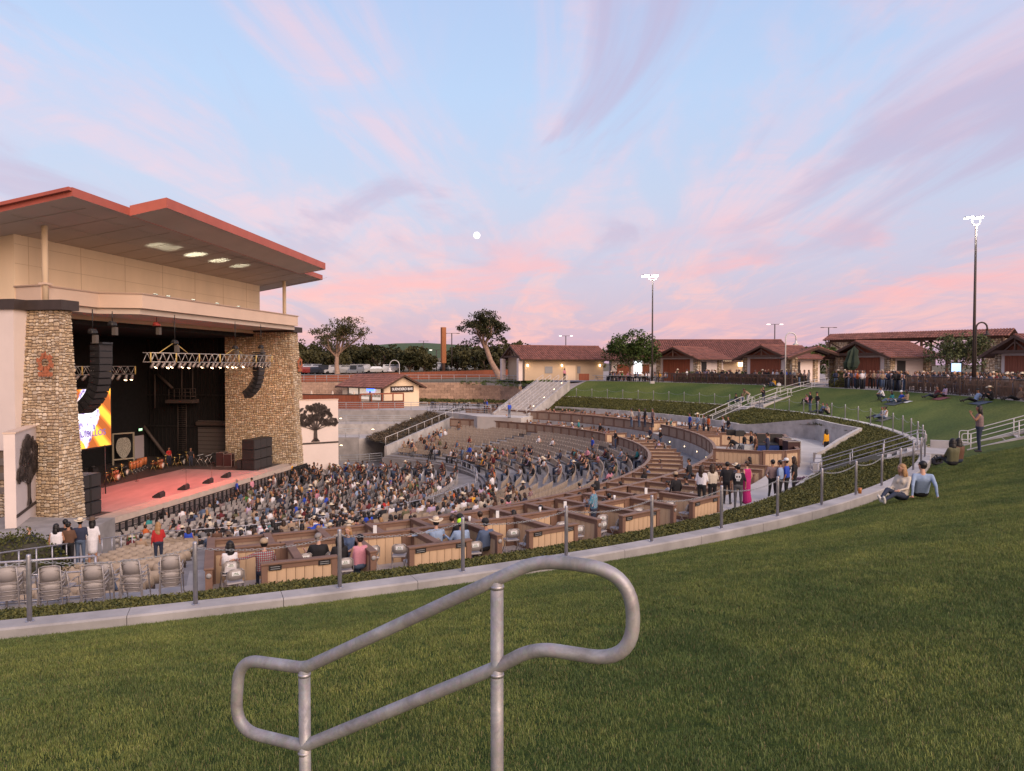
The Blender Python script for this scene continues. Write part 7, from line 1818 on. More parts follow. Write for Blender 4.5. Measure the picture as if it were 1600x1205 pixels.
# long truss pergola roof
t = thing('pergola', 'long raised tiled pergola roof on dark timber trusses and stone end piers', 'pergola', (58, 104, ZP))
a, bb = Vector((48.2, 110, 0)), Vector((62.5, 93, 0)); ax = (bb-a).normalized(); sd = Vector((-ax.y, ax.x, 0)); LL = (bb-a).length
A = lambda l, s, z: a+ax*l+sd*s+Vector((0, 0, z)); z1 = 3.6
for s in (-1, 1):
    b = MB(); tiled(b, A(-.8, s*2.2, z1), A(LL+.8, s*2.2, z1), A(-.8, 0, z1+.95), A(LL+.8, 0, z1+.95), 1); b.add([A(-.8, s*2.2, z1-.05), A(LL+.8, s*2.2, z1-.05), A(LL+.8, 0, z1+.85), A(-.8, 0, z1+.85)], [(0, 1, 2, 3)], 0, (.1, .05, .03)); b.build('roof', m_tileb, t, kind='stuff')
for s in (-1.6, 1.6):
    b = MB(); b.beam(A(0, s, z1-.15), A(LL, s, z1-.15), .22, .34); b.build('roof_beam', m_beam, t)
    b = MB(); b.beam(A(0, s, z1-2.2), A(LL, s, z1-2.2), .2, .26); b.build('lower_beam', m_beam, t)
n = 7
for k in range(n+1):
    l = LL*k/n
    for s in (-1.6, 1.6):
        b = MB(); b.beam(A(l, s, ZP), A(l, s, z1-.2), .26, .26, upv=(1, 0, 0)); b.build('post', m_beam, t)
        if k < n: b = MB(); b.beam(A(l, s, z1-2.1 if k % 2 else z1-.3), A(l+LL/n, s, z1-.3 if k % 2 else z1-2.1), .16, .18); b.build('truss_brace', m_beam, t)
for l in (1.0, LL-1.0): stonepier(t, A, l, 0, 3.2 if l < 5 else 2.2, ZP, z1-.3)
b = MB(); b.box(A(LL*.62, -2.4, z1-3.0), 2.0, .4, 1.6); b.build('ticket_board', m_dark, t)
gable_house('shade_roof', 'short tiled shade roof left of the stone pier kiosk', 'canopy', (33.0, 79.5), (.2, 1, 0), 4.2, 5.2, ZP, .75, 1.9, m_stucco_p, over=.5, walls=False, gable=None, extras=lambda t, A, h: [stonepier(t, A, l, s*h*.9, .6, ZP, .8) for l in (.4, 4) for s in (-1, 1)])
# the bar
def bar_extras(t, A, h): pass
bc = Vector((-15.6, 104.2)); bax = Vector((-.69, .72)).normalized()
def bar_ex(t, A, h):
    b = MB(); sx = h
    # open counter side faces the bowl: side sign decided by which is nearer
    s = min((-1, 1), key=lambda k: A(5, k*h, 0).length)
    for l in (0.3, 3.2, 6.1, 9.0): sheet(t, A, l, l+.3, s*h-.15, s*h+.15, -5.9, -3.1, 'bar_post', m_woodd)
    for l0, l1 in ((.6, 3.2), (3.5, 6.1), (6.4, 9.0)):
        sheet(t, A, l0, l1, s*(h+.02), s*(h+.10), -4.95, -3.35, 'serving_window', LAMP('lit_bar_interior', (.85, .62, .38), .42))
        b = MB()
        for k in range(7): q = A(l0+.25+k*.34, s*(h+.16), -4.55); b.tube([q, q+Vector((0, 0, random.uniform(.25, .45)))], .06, 5)
        b.build('bottle', MAT('bar_bottles', (.10, .07, .05), .3) if 'bar_bottles' not in bpy.data.materials else bpy.data.materials['bar_bottles'], t, kind='stuff')
    sheet(t, A, 2.2, 4.0, s*(h+.17), s*(h+.25), -3.75, -3.35, 'neon_sign', LAMP('blue_neon', (.02, .12, 1), 4))
bar = gable_house('bar_building', 'small cream bar with tiled roof and lit serving windows below the oaks', 'building', bc, bax, 11.0, 6.0, -5.95, -3.25, -1.45, m_stucco, over=.75, extras=bar_ex, gable=None)
bs = Vector((-bax.y, bax.x)); bt_ = thing('bar_sign', 'dark sign with white SUENDERO BAR letters on the cream gable', 'sign', (bc.x, bc.y, -3.3))
fn = Vector((-bax.x, -bax.y, 0)); gp = Vector((bc.x, bc.y, -3.45))+fn*.08; rzb = atan2(fn.y, fn.x)+pi/2
b = MB(); b.box(gp, 3.9, .12, .85, rzb); b.build('sign_board', MAT('dark_sign', (.03, .015, .012), .6), bt_); lettering('SUENDERO BAR', .50, gp+fn*.075, (pi/2, 0, rzb), m_white, 'sign_lettering', bt_, .01, .98)
# boarded terrace in front of the bar
t = thing('terrace_screen', 'red brown board screen round the bar terrace above the ramps', 'fence', (-22, 96, -6))
pA, pB, pC = Vector((-20.1, 97.6)), Vector((-14.9, 100.9)), Vector((-34, 100.5))
for p, q, zt in ((pC, pA, -4.05), (pA, pB, -5.0)):
    d = (q-p); n = int(d.length/.32); d.normalize(); rz = atan2(d.y, d.x); bo = MB()
    for i in range(n): c = p+d*.32*(i+.5); bo.box((c.x, c.y, (zt-6.1)/2), .30, .06, zt+6.1, rz, mi=0)
    bo.build('board_row', m_wood, t, kind='stuff'); b = MB(); b.beam((*p, zt+.05), (*q, zt+.05), .14, .12); b.build('top_rail', m_woodd, t)
for k in range(5): c = pA.lerp(pB, k/4); b = MB(); b.beam((*c, -6.0), (*c, -3.9), .16, .16, upv=(1, 0, 0)); b.build('screen_post', m_wood, t)
b = MB(); b.beam((*pA, -3.92), (*pB, -3.92), .16, .18); b.build('head_rail', m_wood, t)
for i in range(4):
    c = pC.lerp(pA, .25+i*.22)+Vector((0, 1.6)); u_ = thing('closed_parasol', 'closed pale parasol above the bar terrace screen, %s from the left' % ordn(i), 'parasol', (*c, -5.95), 0, 'closed parasols on the bar terrace')
    b = MB(); b.tube([(c.x, c.y, -5.95), (c.x, c.y, -4.6)], .04, 5); b.build('pole', m_woodd, u_); b = MB(); b.lathe([(.19, -4.75), (.24, -4.5), (.12, -3.8), (.03, -3.55)], 8, (c.x, c.y, 0)); b.build('folded_cover', MAT('parasol_cloth', (.55, .45, .36), .8) if 'parasol_cloth' not in bpy.data.materials else bpy.data.materials['parasol_cloth'], u_)
# patio tables and rail on the far patio
railing([(-10.5, 95, -5.93), (-8, 92.5, -5.93), (-5, 90.2, -5.93), (-2.5, 87.5, -5.93)], 1.05, 'pipe railing along the far patio edge before the bar', group='ramp railings', step=1.6, mids=3, mat=m_galvd, joined=True)
def cafe_table():
    t = thing('patio_table', 'x', 'table'); b = MB(); b.lathe([(.45, .72), (.45, .75), (.001, .751)], 12); link('table_top', b.mesh('table_top', m_dark), t); b = MB(); b.tube([(0, 0, 0), (0, 0, .72)], .04, 6); b.lathe([(.28, 0), (.27, .03), (.001, .04)], 10); link('pedestal', b.mesh('pedestal', m_dark), t)
    for k in range(3):
        a = k*2.1; b = MB(); b.box((.75*cos(a), .75*sin(a), .45), .4, .4, .04, a); b.box((.95*cos(a), .95*sin(a), .65), .04, .4, .4, a)
        for s in (-1, 1): b.tube([(.6*cos(a)-s*.17*sin(a), .6*sin(a)+s*.17*cos(a), 0), (.6*cos(a)-s*.17*sin(a), .6*sin(a)+s*.17*cos(a), .45)], .02, 4); b.tube([(.95*cos(a)-s*.17*sin(a), .95*sin(a)+s*.17*cos(a), 0), (.95*cos(a)-s*.17*sin(a), .95*sin(a)+s*.17*cos(a), .45)], .02, 4)
        link('chair', b.mesh('chair', m_dark), t)
    return freeze(t)
ct = cafe_table()
for i, (x, y) in enumerate(((-10.5, 101), (-8, 100.5), (-6.6, 98), (-4, 97.5), (-2.6, 94))): dup(ct, (x, y, -5.93), i*.7, 'dark patio table with chairs, %s from the bar wall' % ordn(i), 'dark tables on the far patio')
# ------------------------------------------------------------------ fences, bar tables on the plaza rim
m_fence = MAT('brown_picket', (.075, .045, .035), .6)
def picket(th0, th1, r, label, h=1.3, stp=.15):
    t = thing('picket_fence', label, 'fence', pol(r, th0, ZP)); n = int(radians(th1-th0)*r/stp); b = MB()
    for i in range(n): a = th0+(th1-th0)*i/n; p = pol(r, a, ZP); b.box((p.x, p.y, ZP+h/2+.05), .024, .024, h-.1, radians(a))
    b.build('picket', m_fence, t, kind='stuff')
    for z in (.15, h): b = MB(); b.tube([pol(r, th0+(th1-th0)*i/16, ZP+z) for i in range(17)], .035, 4); b.build('rail', m_fence, t)
    for k in range(int(n*stp/2.4)+1):
        a = th0+(th1-th0)*k/(int(n*stp/2.4)+.001); a = min(a, th1); p = pol(r, a, ZP); b = MB(); b.box((p.x, p.y, ZP+h/2), .09, .09, h+.1, radians(a)); b.build('post', m_fence, t)
picket(-16.5, 3.6, 56.2, 'brown metal picket fence along the plaza edge above the right lawn')
picket(20.6, 41.5, 56.4, 'brown metal picket fence along the plaza edge above the far lawn', 1.15)
def stool():
    t = thing('bar_chair', 'x', 'bar chair'); m_stool = MAT('brown_chair_wood', (.12, .055, .035), .6); b = MB(); b.box((0, 0, .78), .42, .42, .05); link('seat', b.mesh('seat', m_stool), t)
    b = MB(); b.box((0, -.2, 1.02), .42, .04, .36); link('backrest', b.mesh('backrest', m_stool), t)
    b = MB()
    for x in (-.19, .19):
        b.beam((x, -.2, 0), (x, -.2, 1.1), .045, .045, upv=(1, 0, 0)); b.beam((x, .19, 0), (x, .19, .78), .045, .045, upv=(1, 0, 0)); b.beam((x, -.2, .28), (x, .19, .28), .03, .03)
    b.beam((-.19, .19, .3), (.19, .19, .3), .03, .03); link('leg_frame', b.mesh('leg_frame', m_woodd), t); return freeze(t)
stl = stool(); n = 0
def hightable():
    t = thing('high_table', 'x', 'table'); b = MB(); b.box((0, 0, 1.07), 1.5, .6, .05); link('table_top', b.mesh('table_top', m_woodd), t); b = MB()
    for x in (-.6, .6): b.beam((x, 0, 0), (x, 0, 1.05), .09, .09, upv=(1, 0, 0)); b.beam((x, -.25, .03), (x, .25, .03), .08, .06)
    link('table_leg', b.mesh('table_leg', m_woodd), t); return freeze(t)
htb = hightable(); nt_ = 0
for th0, th1, wh in ((21.5, 41, 'far'), (-16, 4, 'right')):
    a = th0
    while a < th1:
        p = pol(57.6, a, ZP); dup(htb, p, radians(a)+pi/2, 'dark bar table behind the %s picket fence, %s along' % (wh, ordn(nt_ % 20)), 'bar tables along the plaza edge'); nt_ += 1
        for da, dr, rr in ((-.45, .75, 1), (.45, .75, 1), (-.45, -.68, -1), (.45, -.68, -1)):
            q = pol(57.6+dr, a+da, ZP); dup(stl, q, radians(a)+(pi/2 if rr > 0 else -pi/2)+random.uniform(-.2, .2), 'red brown high chair at the bar tables of the %s fence, %s along' % (wh, ordn(n)), 'high bar chairs on the plaza'); n += 1
        a += 1.95
# bleacher benches left of the tables
def bench():
    t = thing('picnic_bench', 'x', 'bench'); b = MB(); b.box((0, 0, .45), 2.4, .3, .05); link('seat', b.mesh('seat', m_galvd), t); b = MB(); b.box((0, .6, .75), 2.4, .7, .05); link('table_top', b.mesh('table_top', m_galvd), t)
    b = MB()
    for x in (-.9, .9): b.beam((x, -.1, 0), (x, .4, .72), .05, .05); b.beam((x, .9, 0), (x, .6, .72), .05, .05); b.beam((x, 0, .43), (x, .6, .43), .04, .04)
    link('leg', b.mesh('leg', m_galvd), t); return freeze(t)
bn = bench()
for i, a in enumerate((43.5, 46.0, 48.5, 51, 44.2, 47, 49.7)): dup(bn, pol(57.2+(2 if i > 3 else 0), a, ZP), radians(a)+pi/2, 'pale metal picnic bench on the plaza under the maple, %s' % ordn(i), 'picnic benches under the maple')
# wood fence and parking beyond
t = thing('board_fence', 'long red brown board fence between walkway and car park', 'fence', (-33, 116, -2.8)); pts = [(-48, 114, -3.0), (-33, 117.5, -2.85), (-15, 128, -2.35), (3.5, 141, -1.9)]
for p, q in zip(pts, pts[1:]):
    p, q = Vector(p), Vector(q); d = q-p; n = int(d.length/.3); rz = atan2(d.y, d.x); b = MB()
    for i in range(n): c = p+d*((i+.5)/n); b.box((c.x, c.y, c.z+.45), .28, .05, 1.35+random.uniform(-.02, .02), rz)
    b.build('fence_board', m_wood, t, kind='stuff')
    b = MB(); b.beam(p+Vector((0, 0, 1.15)), q+Vector((0, 0, 1.15)), .12, .08); b.build('cap_board', m_woodd, t)
b = MB(); 
for i in range(16): b.box((4.2+i*.3, 118.5, -1.5), .28, .05, 1.9)
solo(b, 'board_fence', m_wood, 'short red brown board fence beside the restroom porch', 'fence', kind='thing')
solo((lambda b: (b.box((10.2, 104.3, -1.75), 1.4, .6, .95), b)[1])(MB()), 'planter_box', m_wood, 'red brown wooden planter box against the restroom wall', 'planter')
m_cars = [MAT('white_car_paint', (.55, .56, .58), .35), MAT('silver_car_paint', (.30, .32, .35), .35, metal=.4), MAT('dark_car_paint', (.03, .035, .045), .35), MAT('red_car_paint', (.22, .02, .02), .35), MAT('blue_car_paint', (.06, .10, .18), .35)]
m_glass = MAT('car_glass', (.02, .025, .03), .15); m_tyre = MAT('tyre', (.015, .015, .015), .8)
def make_car(kind):
    t = thing('parked_car', 'x', 'car'); L_, W2 = 4.7, .9; hi = 1.45 if kind == 'car' else 1.85
    prof = [(-L_/2, .35), (-L_/2, .85), (-L_/2+.5, .95), (-1.3, 1.0), (-.75, hi) if kind == 'car' else (-1.2, hi), (.9, hi) if kind == 'car' else (2.1, hi), (1.6, 1.02) if kind == 'car' else (L_/2-.05, 1.1), (L_/2, .95), (L_/2, .35)]
    b = MB(); n = len(prof)
    def ins(z): return W2-(.16 if z > 1.2 else 0)
    vs = [(x, -ins(z), z) for x, z in prof]+[(x, ins(z), z) for x, z in prof]
    b.add(vs, [tuple(range(n)), tuple(reversed(range(n, 2*n)))]+[(i, n+i, n+(i+1) % n, (i+1) % n) for i in range(n)]); o = b.mesh('car_body', m_cars[0]); link('car_body', o, t)
    b = MB(); za, zb_ = 1.05, hi-.08
    for s in (-1, 1): b.add([(-1.15, s*(W2-.02), za), (1.3 if kind == 'car' else 2.0, s*(W2-.02), za), (.85 if kind == 'car' else 1.95, s*(W2-.14), zb_), (-.75, s*(W2-.14), zb_)], [(0, 1, 2, 3) if s < 0 else (3, 2, 1, 0)])
    b.add([(-1.34, -.7, 1.02), (-1.34, .7, 1.02), (-.82 if kind == 'car' else -1.24, .65, zb_), (-.82 if kind == 'car' else -1.24, -.65, zb_)], [(0, 1, 2, 3)]); link('window', b.mesh('window', m_glass), t)
    for x in (-1.45, 1.45):
        for s in (-1, 1): b = MB(); b.lathe([(.33, -.1), (.33, .1), (.001, .1)], 10, (x, s*.82, .33), rot=Matrix.Rotation(pi/2, 3, 'X')); link('wheel', b.mesh('wheel', m_tyre), t)
    return freeze(t)
carA, carB = make_car('car'), make_car('suv')
CN = ['white', 'silver', 'dark', 'red', 'blue']; n = 0
for row, (y, x0, x1, k, where) in enumerate(((146, -46, -30, 8, 'front row left of the big oak'), (154, -50, -31, 9, 'second row left of the big oak'), (164, -54, -34, 9, 'back row left of the big oak'), (176, -18.5, -9.5, 5, 'front row by the brown pylon'), (186, -20, -9.5, 5, 'middle row by the brown pylon'), (200, -21, -10, 5, 'back row by the brown pylon'), (152, -29.5, -24, 2, 'front row right of the big oak'))):
    for i in range(k):
        ci = random.choices(range(5), [42, 25, 15, 8, 10])[0]; o = dup(random.choice([carA, carB]), (x0+(x1-x0)*(i+.5)/k, y+random.uniform(-.5, .5), ground_h(*rt(x0+(x1-x0)*(i+.5)/k, y))+.01), random.choice([0, .2, 1.4, -.3])+(0 if row in (0, 3) else .1), '%s parked car, %s in the %s' % (CN[ci], ordn(i), where), 'cars parked beyond the fence')
        for c in o.children:
            if c.name.startswith('car_body'): c.material_slots[0].link = 'OBJECT'; c.material_slots[0].material = m_cars[ci]
        n += 1
mb = MB(); mb.prism([(-62, 144), (-24, 144), (-24, 205), (-66, 205)], -1.9, lambda x, y: ground_h(*rt(x, y))+.0); 
# ------------------------------------------------------------------ trees
def oak(name, label, base, H, R, seed, mat, trunk=.35, lean=(0, 0), nl=3800, ls=.20, gaps=.35, cz=.62, group=None, flat=.55, lowest=.35, barkm=None, cat='tree', blobs=26):
    rs = random.Random(seed); t = thing(name, label, cat, base, 0, group); base = Vector(base); b = MB(); tips = []
    bark = barkm or m_bark
    top = base+Vector((lean[0], lean[1], H*lowest)); mid = base.lerp(top, .5)+Vector((rs.uniform(-.1, .1)*H*.2, 0, 0))
    b.tube([base-Vector((0, 0, .3)), base+Vector((0, 0, H*.05)), mid, top], [trunk*1.5, trunk*1.1, trunk*.85, trunk*.75], 8)
    def branch(p, d, L, r, lv):
        d = d.normalized(); q = p+d*L*.5+Vector((rs.uniform(-.1, .1), rs.uniform(-.1, .1), rs.uniform(0, .1)))*L; e = q+(d+Vector((rs.uniform(-.4, .4), rs.uniform(-.4, .4), rs.uniform(-.05, .35)))).normalized()*L*.55
        b.tube([p, q, e], [r, r*.75, r*.5], 5 if lv < 2 else 3, caps=False)
        if lv >= 2 or r < .03: tips.append((e, L)); return
        for k in range(3): branch(e if k < 2 else q, (e-q).normalized()+Vector((rs.uniform(-.9, .9), rs.uniform(-.9, .9), rs.uniform(-.25, .6))), L*rs.uniform(.55, .8), r*.55, lv+1)
    k = 7
    for i in range(k):
        a = 2*pi*i/k+rs.uniform(-.3, .3); branch(top-Vector((0, 0, rs.uniform(0, H*.06))), Vector((cos(a)*R*.8, sin(a)*R*.8, H*rs.uniform(.18, .5))), min(R, H)*.42, trunk*.5, 0)
    b.build('trunk', bark, t)
    cc = base+Vector((lean[0]*1.2, lean[1]*1.2, H*cz)); cl = []
    for e, L in tips: cl.append((e, rs.uniform(.5, 1.1)*R*.22))
    for i in range(blobs):
        v = Vector((rs.gauss(0, 1), rs.gauss(0, 1), rs.gauss(0, 1))).normalized()*(rs.uniform(.35, 1)**.5); cl.append((cc+Vector((v.x*R*.88, v.y*R*.88, v.z*H*(1-cz)*.86)), rs.uniform(.12, .26)*R))
    V, Fc = [], []
    per = max(4, int(nl/len(cl)))
    for c, r in cl:
        if rs.random() < gaps*.3: continue
        for i in range(per):
            v = Vector((rs.gauss(0, 1), rs.gauss(0, 1), rs.gauss(0, 1))).normalized()*r*(rs.uniform(.2, 1)**.5); v.z *= flat+.1; p = c+v; s = ls*rs.uniform(.6, 1.3)
            Rm = Euler((rs.uniform(-1.2, 1.2), rs.uniform(-1.2, 1.2), rs.uniform(0, 6.3))).to_matrix(); o = len(V)
            for q in ((-s, 0, 0), (0, -s*.6, 0), (s, 0, 0), (0, s*.6, s*.2)): V.append(tuple(p+Rm@Vector(q)-base))
            Fc.append((o, o+1, o+2, o+3))
    me = bpy.data.meshes.new('crown'); me.from_pydata(V, [], Fc); me.materials.append(mat); me.update(); link('crown', me, t, kind='stuff'); return t
m_bark = MAT('grey_bark', (.17, .12, .09), .9, nz=(4, .3)); m_barkd = MAT('dark_bark', (.06, .045, .035), .9)
m_barkp = MAT('pale_bark', (.30, .20, .15), .9, nz=(3, .25))
gz = lambda x, y: ground_h(*rt(x, y))
def tree_at(px, ytop, Y, R, seed, label, mat=m_leafd, ybase=None, **k):
    x = (px-800)/1150*Y; zt = -(ytop-570)/1150*Y; b = Vector((x, Y, gz(x, Y))); return oak(k.pop('name', 'oak_tree'), label, b, zt-b.z, R, seed, mat, **k)
tree_at(527, 484, 138, 6.6, 3, 'tall open oak with sparse crown and grey trunk standing over the car park', nl=7500, ls=.17, trunk=.48, lowest=.34, cz=.66, barkm=m_barkp, blobs=34, gaps=.9, flat=.4)
tree_at(779, 478, 128, 5.4, 8, 'tall twisted oak with pale leaning trunk and drooping dark crown', nl=8500, ls=.17, trunk=.5, lean=(-2.4, 0), lowest=.48, cz=.70, barkm=m_barkp, blobs=34, gaps=.9)
i = 0
for px, yt, Y, R, nl in ((470, 530, 165, 4.5, 2600), (500, 536, 175, 5, 2400), (556, 538, 160, 5, 2600), (592, 541, 158, 5.5, 2600), (622, 546, 165, 4.5, 2400), (650, 541, 170, 4.5, 2400), (575, 533, 190, 5, 2000), (612, 532, 260, 4, 1400), (640, 549, 150, 3.6, 2200), (664, 552, 150, 3.2, 2000), (480, 545, 160, 4.5, 2400), (523, 548, 150, 3.5, 1800),
                          (722, 534, 160, 4.6, 2600), (742, 538, 150, 4, 2400), (790, 524, 145, 4.5, 3000), (775, 535, 150, 4.5, 2600), (812, 534, 150, 4, 2400), (715, 545, 155, 3.6, 2000), (758, 545, 140, 3.5, 2000), (933, 538, 170, 3, 1600), (455, 540, 170, 5, 2200), (540, 545, 170, 4.5, 2000)):
    tree_at(px, yt, Y, R, 40+i, 'dense dark oak in the belt behind the fence, %s of the belt' % ordn(i), nl=nl, ls=.34, trunk=.3, cz=.52, lowest=.25, flat=.8, group='dark oaks beyond the car park'); i += 1
tree_at(984, 512, 102, 4.4, 70, 'round bright green maple on the plaza beside the tall light mast', m_leafb, name='maple_tree', nl=9000, ls=.16, trunk=.16, cz=.60, lowest=.30, flat=.9, blobs=40)
tree_at(1275, 535, 96, 3.0, 71, 'green tree between the second kiosk and the shade roof', m_leafb, name='plaza_tree', nl=2600, ls=.2, trunk=.12, cz=.55, flat=.9)
tree_at(1497, 518, 72, 3.6, 72, 'olive green tree behind the tall mast in front of the pergola', m_leafo, name='plaza_tree', nl=5200, ls=.13, trunk=.12, cz=.58, flat=.9)
tree_at(1300, 528, 110, 3.0, 73, 'leafy tree at the left end of the pergola', m_leafb, name='plaza_tree', nl=2600, ls=.2, trunk=.12, cz=.55, flat=.9)
def bush(name, label, c, r, mat, n=1400, ls=.07, seed=1, group=None):
    rs = random.Random(seed); b = MB(); c = Vector(c)
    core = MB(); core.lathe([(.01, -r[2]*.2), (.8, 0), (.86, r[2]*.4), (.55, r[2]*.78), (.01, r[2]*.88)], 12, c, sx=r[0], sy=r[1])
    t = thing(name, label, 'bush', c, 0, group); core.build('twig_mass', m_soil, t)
    for i in range(n):
        v = Vector((rs.gauss(0, 1), rs.gauss(0, 1), abs(rs.gauss(0, 1)))).normalized(); k = rs.uniform(.84, 1.03)*(1+.06*sin(v.x*9)+.05*sin(v.y*11)); p = c+Vector((v.x*r[0], v.y*r[1], v.z*r[2]))*k; s = ls*rs.uniform(.6, 1.3)
        Rm = Euler((rs.uniform(-1.2, 1.2), rs.uniform(-1.2, 1.2), rs.uniform(0, 6.3))).to_matrix(); b.add([p+Rm@Vector(q) for q in ((-s, 0, 0), (0, -s*.6, 0), (s, 0, 0), (0, s*.6, s*.2))], [(0, 1, 2, 3)])
    b.build('foliage', mat, t, kind='stuff'); return t
q = at_y(25, 905, 25.5); bush('round_bush', 'big round dark green bush at the left edge by the side ramp', (q.x-.3, 25.8, -7.7), (1.75, 1.7, 1.75), m_hedge, 5200, .055, 3)
for i, a in enumerate(np.arange(24, 42, 2.6)): bush('planting_hedge', 'dark green shrub behind the bar tables of the far fence, %s along' % ordn(i), pol(60.2, a, ZP), (1.6, 1.2, 1.35), m_leafb if i % 2 else m_leafo, 700, .12, 30+i, 'shrubs behind the bar tables')
bush('planting_hedge', 'dark round shrub between the plaza groups at the stair head', pol(57.6, 15.2, ZP), (.9, .9, 1.6), m_hedge, 900, .10, 91)
for i, (px, Y) in enumerate(((1545, 47), (1580, 46), (1600, 45))): x = (px-800)/1150*Y; bush('planting_hedge', 'green shrub before the right kiosk, %s' % ordn(i), (x+6.5, Y+9, ZP), (1.3, 1.0, 1.6), m_leafo, 600, .12, 95+i, 'shrubs by the right kiosk')
q = pol(44.6, -27.5, -5.4); bush('flowering_plant', 'low purple flowering plant at the foot of the right hedge', pol(43.6, -31, ZC), (.55, .45, .35), leafmat('purple_leaf', (.08, .03, .07), (.22, .14, .20)), 500, .05, 7)
# ------------------------------------------------------------------ lamps
def mast(px, ytop, Y, ybase_z, label, heads=2, lit=True, aim=-1):
    x = (px-800)/1150*Y; zt = -(ytop-570)/1150*Y; zb = ybase_z; t = thing('light_mast', label, 'light mast', (x, Y, zb), 0, 'tall flood light masts')
    b = MB(); b.tube([(x, Y, zb), (x, Y, zt-.5)], [.125, .07], 8); b.build('mast', m_dark, t); b = MB(); b.box((x, Y, zb+.15), .5, .5, .3); b.build('mast_base', m_conc, t)
    g = .52 if Y < 70 else .8; b = MB(); b.tube([(x+a_*g, Y, zt-c_) for a_, c_ in ((-.6, .1), (-.55, .45), (-.3, .55), (.3, .55), (.55, .45), (.6, .1))], .04, 6); b.build('bracket', m_whitep, t)
    R = Euler((radians(12), radians(-9), 0)).to_matrix()
    for k, dx in enumerate((-1.1*g, .25*g)):
        b = MB(); b.box((x+dx, Y, zt), 1.1*g, .7*g, .2*g, rot=R, bev=.04); b.build('lamp_head', m_blackm, t)
        b = MB(); b.box(Vector((x+dx, Y, zt))+R@Vector((0, -.06*g, -.12*g)), 1.0*g, .6*g, .05*g, rot=R); b.box(Vector((x+dx, Y, zt))+R@Vector((0, -.37*g, -.02*g)), 1.0*g, .05*g, .15*g, rot=R); b.build('lamp_face', m_hot, t)
        l = bpy.data.lights.new('flood', 'SPOT'); l.energy = 2600; l.color = (1, .95, .88); l.spot_size = radians(120); l.spot_blend = .8; l.shadow_soft_size = .4; o = bpy.data.objects.new('flood', l); COL.objects.link(o); o.location = (x+dx, Y-.3, zt-.4)
        o.rotation_euler = (Vector((CX+20, CY, -8))-o.location).to_track_quat('-Z', 'Y').to_euler()
    return t
mast(1019, 431, 88, ZP, 'tall dark light mast with two lit flood heads beside the maple')
mast(1521, 341, 54, ZP, 'tallest dark light mast with two lit flood heads on the right plaza')
m_lampl = LAMP('distant_lamp', (1, .95, .85), 2.0)
def lotlamp(px, yt, Y, label, w=1.4, lit=True):
    x = (px-800)/1150*Y; zt = -(yt-570)/1150*Y; zb = gz(x, Y); t = thing('parking_lamp', label, 'street lamp', (x, Y, zb), 0, 'distant parking lot lamps')
    b = MB(); b.tube([(x, Y, zb), (x, Y, zt)], .11, 5); b.build('pole', m_dark, t); b = MB(); b.beam((x-w, Y, zt), (x+w, Y, zt), .12, .08); b.build('cross_arm', m_dark, t)
    for s in (-1, 1): b = MB(); b.box((x+s*w, Y, zt-.02), .6, .4, .12); b.build('lamp_head', m_lampl if lit else m_dark, t)
for px, yt, Y, l, lit in ((706, 521, 150, 'dark twin headed parking lamp right of the brown pylon', False), (662, 533, 240, 'very distant twin headed lamp on the hill skyline', False), (682, 547, 170, 'small lit twin lamp before the green hill', True), (884, 525, 175, 'twin lamp above the restroom roof', True), (1210, 507, 150, 'twin lamp above the hall and the second kiosk', True), (1294, 512, 150, 'unlit twin lamp left of the pergola roof', False), (920, 546, 240, 'tiny lamp beyond the maple', False)): lotlamp(px, yt, Y, l, 1.3, lit)
def crook(px, yt, Y, zb, label, side=1, mat=None, lit=False):
    x = (px-800)/1150*Y; zt = -(yt-570)/1150*Y; t = thing('crook_lamp', label, 'street lamp', (x, Y, zb), 0, 'bell shaped crook lamps'); mat = mat or m_whitep; r = .42*Y/75+.1
    b = MB(); pts = [(x, Y, zb), (x, Y, zt-r)]+[(x+side*(r-r*cos(a)), Y, zt-r+r*sin(a)) for a in np.linspace(.3, pi, 8)]+[(x+side*2*r, Y, zt-1.5*r)]; b.tube(pts, .06, 6); b.build('pole', mat, t)
    b = MB(); c = (x+side*2*r, Y, zt-1.5*r); s = r*.9; b.lathe([(s*.16, 0), (s*.24, -s*.25), (s*.30, -s*.6), (s*.62, -s*.75), (s*.62, -s*.95)], 12, c); b.build('bell_shade', mat, t)
    b = MB(); b.lathe([(s*.55, -s*.94), (.001, -s*.96)], 12, c); b.build('lamp_glass', m_lampw if lit else m_white, t)
crook(624, 563, 108, -5.9, 'pale crook lamp with bell shade standing behind the bar roof', -1)
crook(1227, 520, 70, ZP, 'white crook lamp with bell shade before the second kiosk', 1, None, True)
crook(1524, 504, 53, ZP, 'dark crook lamp bracket with pale bell shade beside the tallest mast', 1, m_dark)
# brown pylon
x = (693-800)/1150*140; t = thing('pylon', 'tall rust brown sign pylon standing behind the walkway', 'pylon', (x, 140, -1.8))
b = MB(); b.tube([(x, 140, -2), (x, 140, 7)], .34, 10); b.build('post', MAT('brown_pole', (.13, .075, .06), .7), t); b = MB(); b.box((x, 140, 3.7), .85, .7, 6.8, .5); b.build('column_casing', MAT('rust_casing', (.33, .12, .045), .7), t)
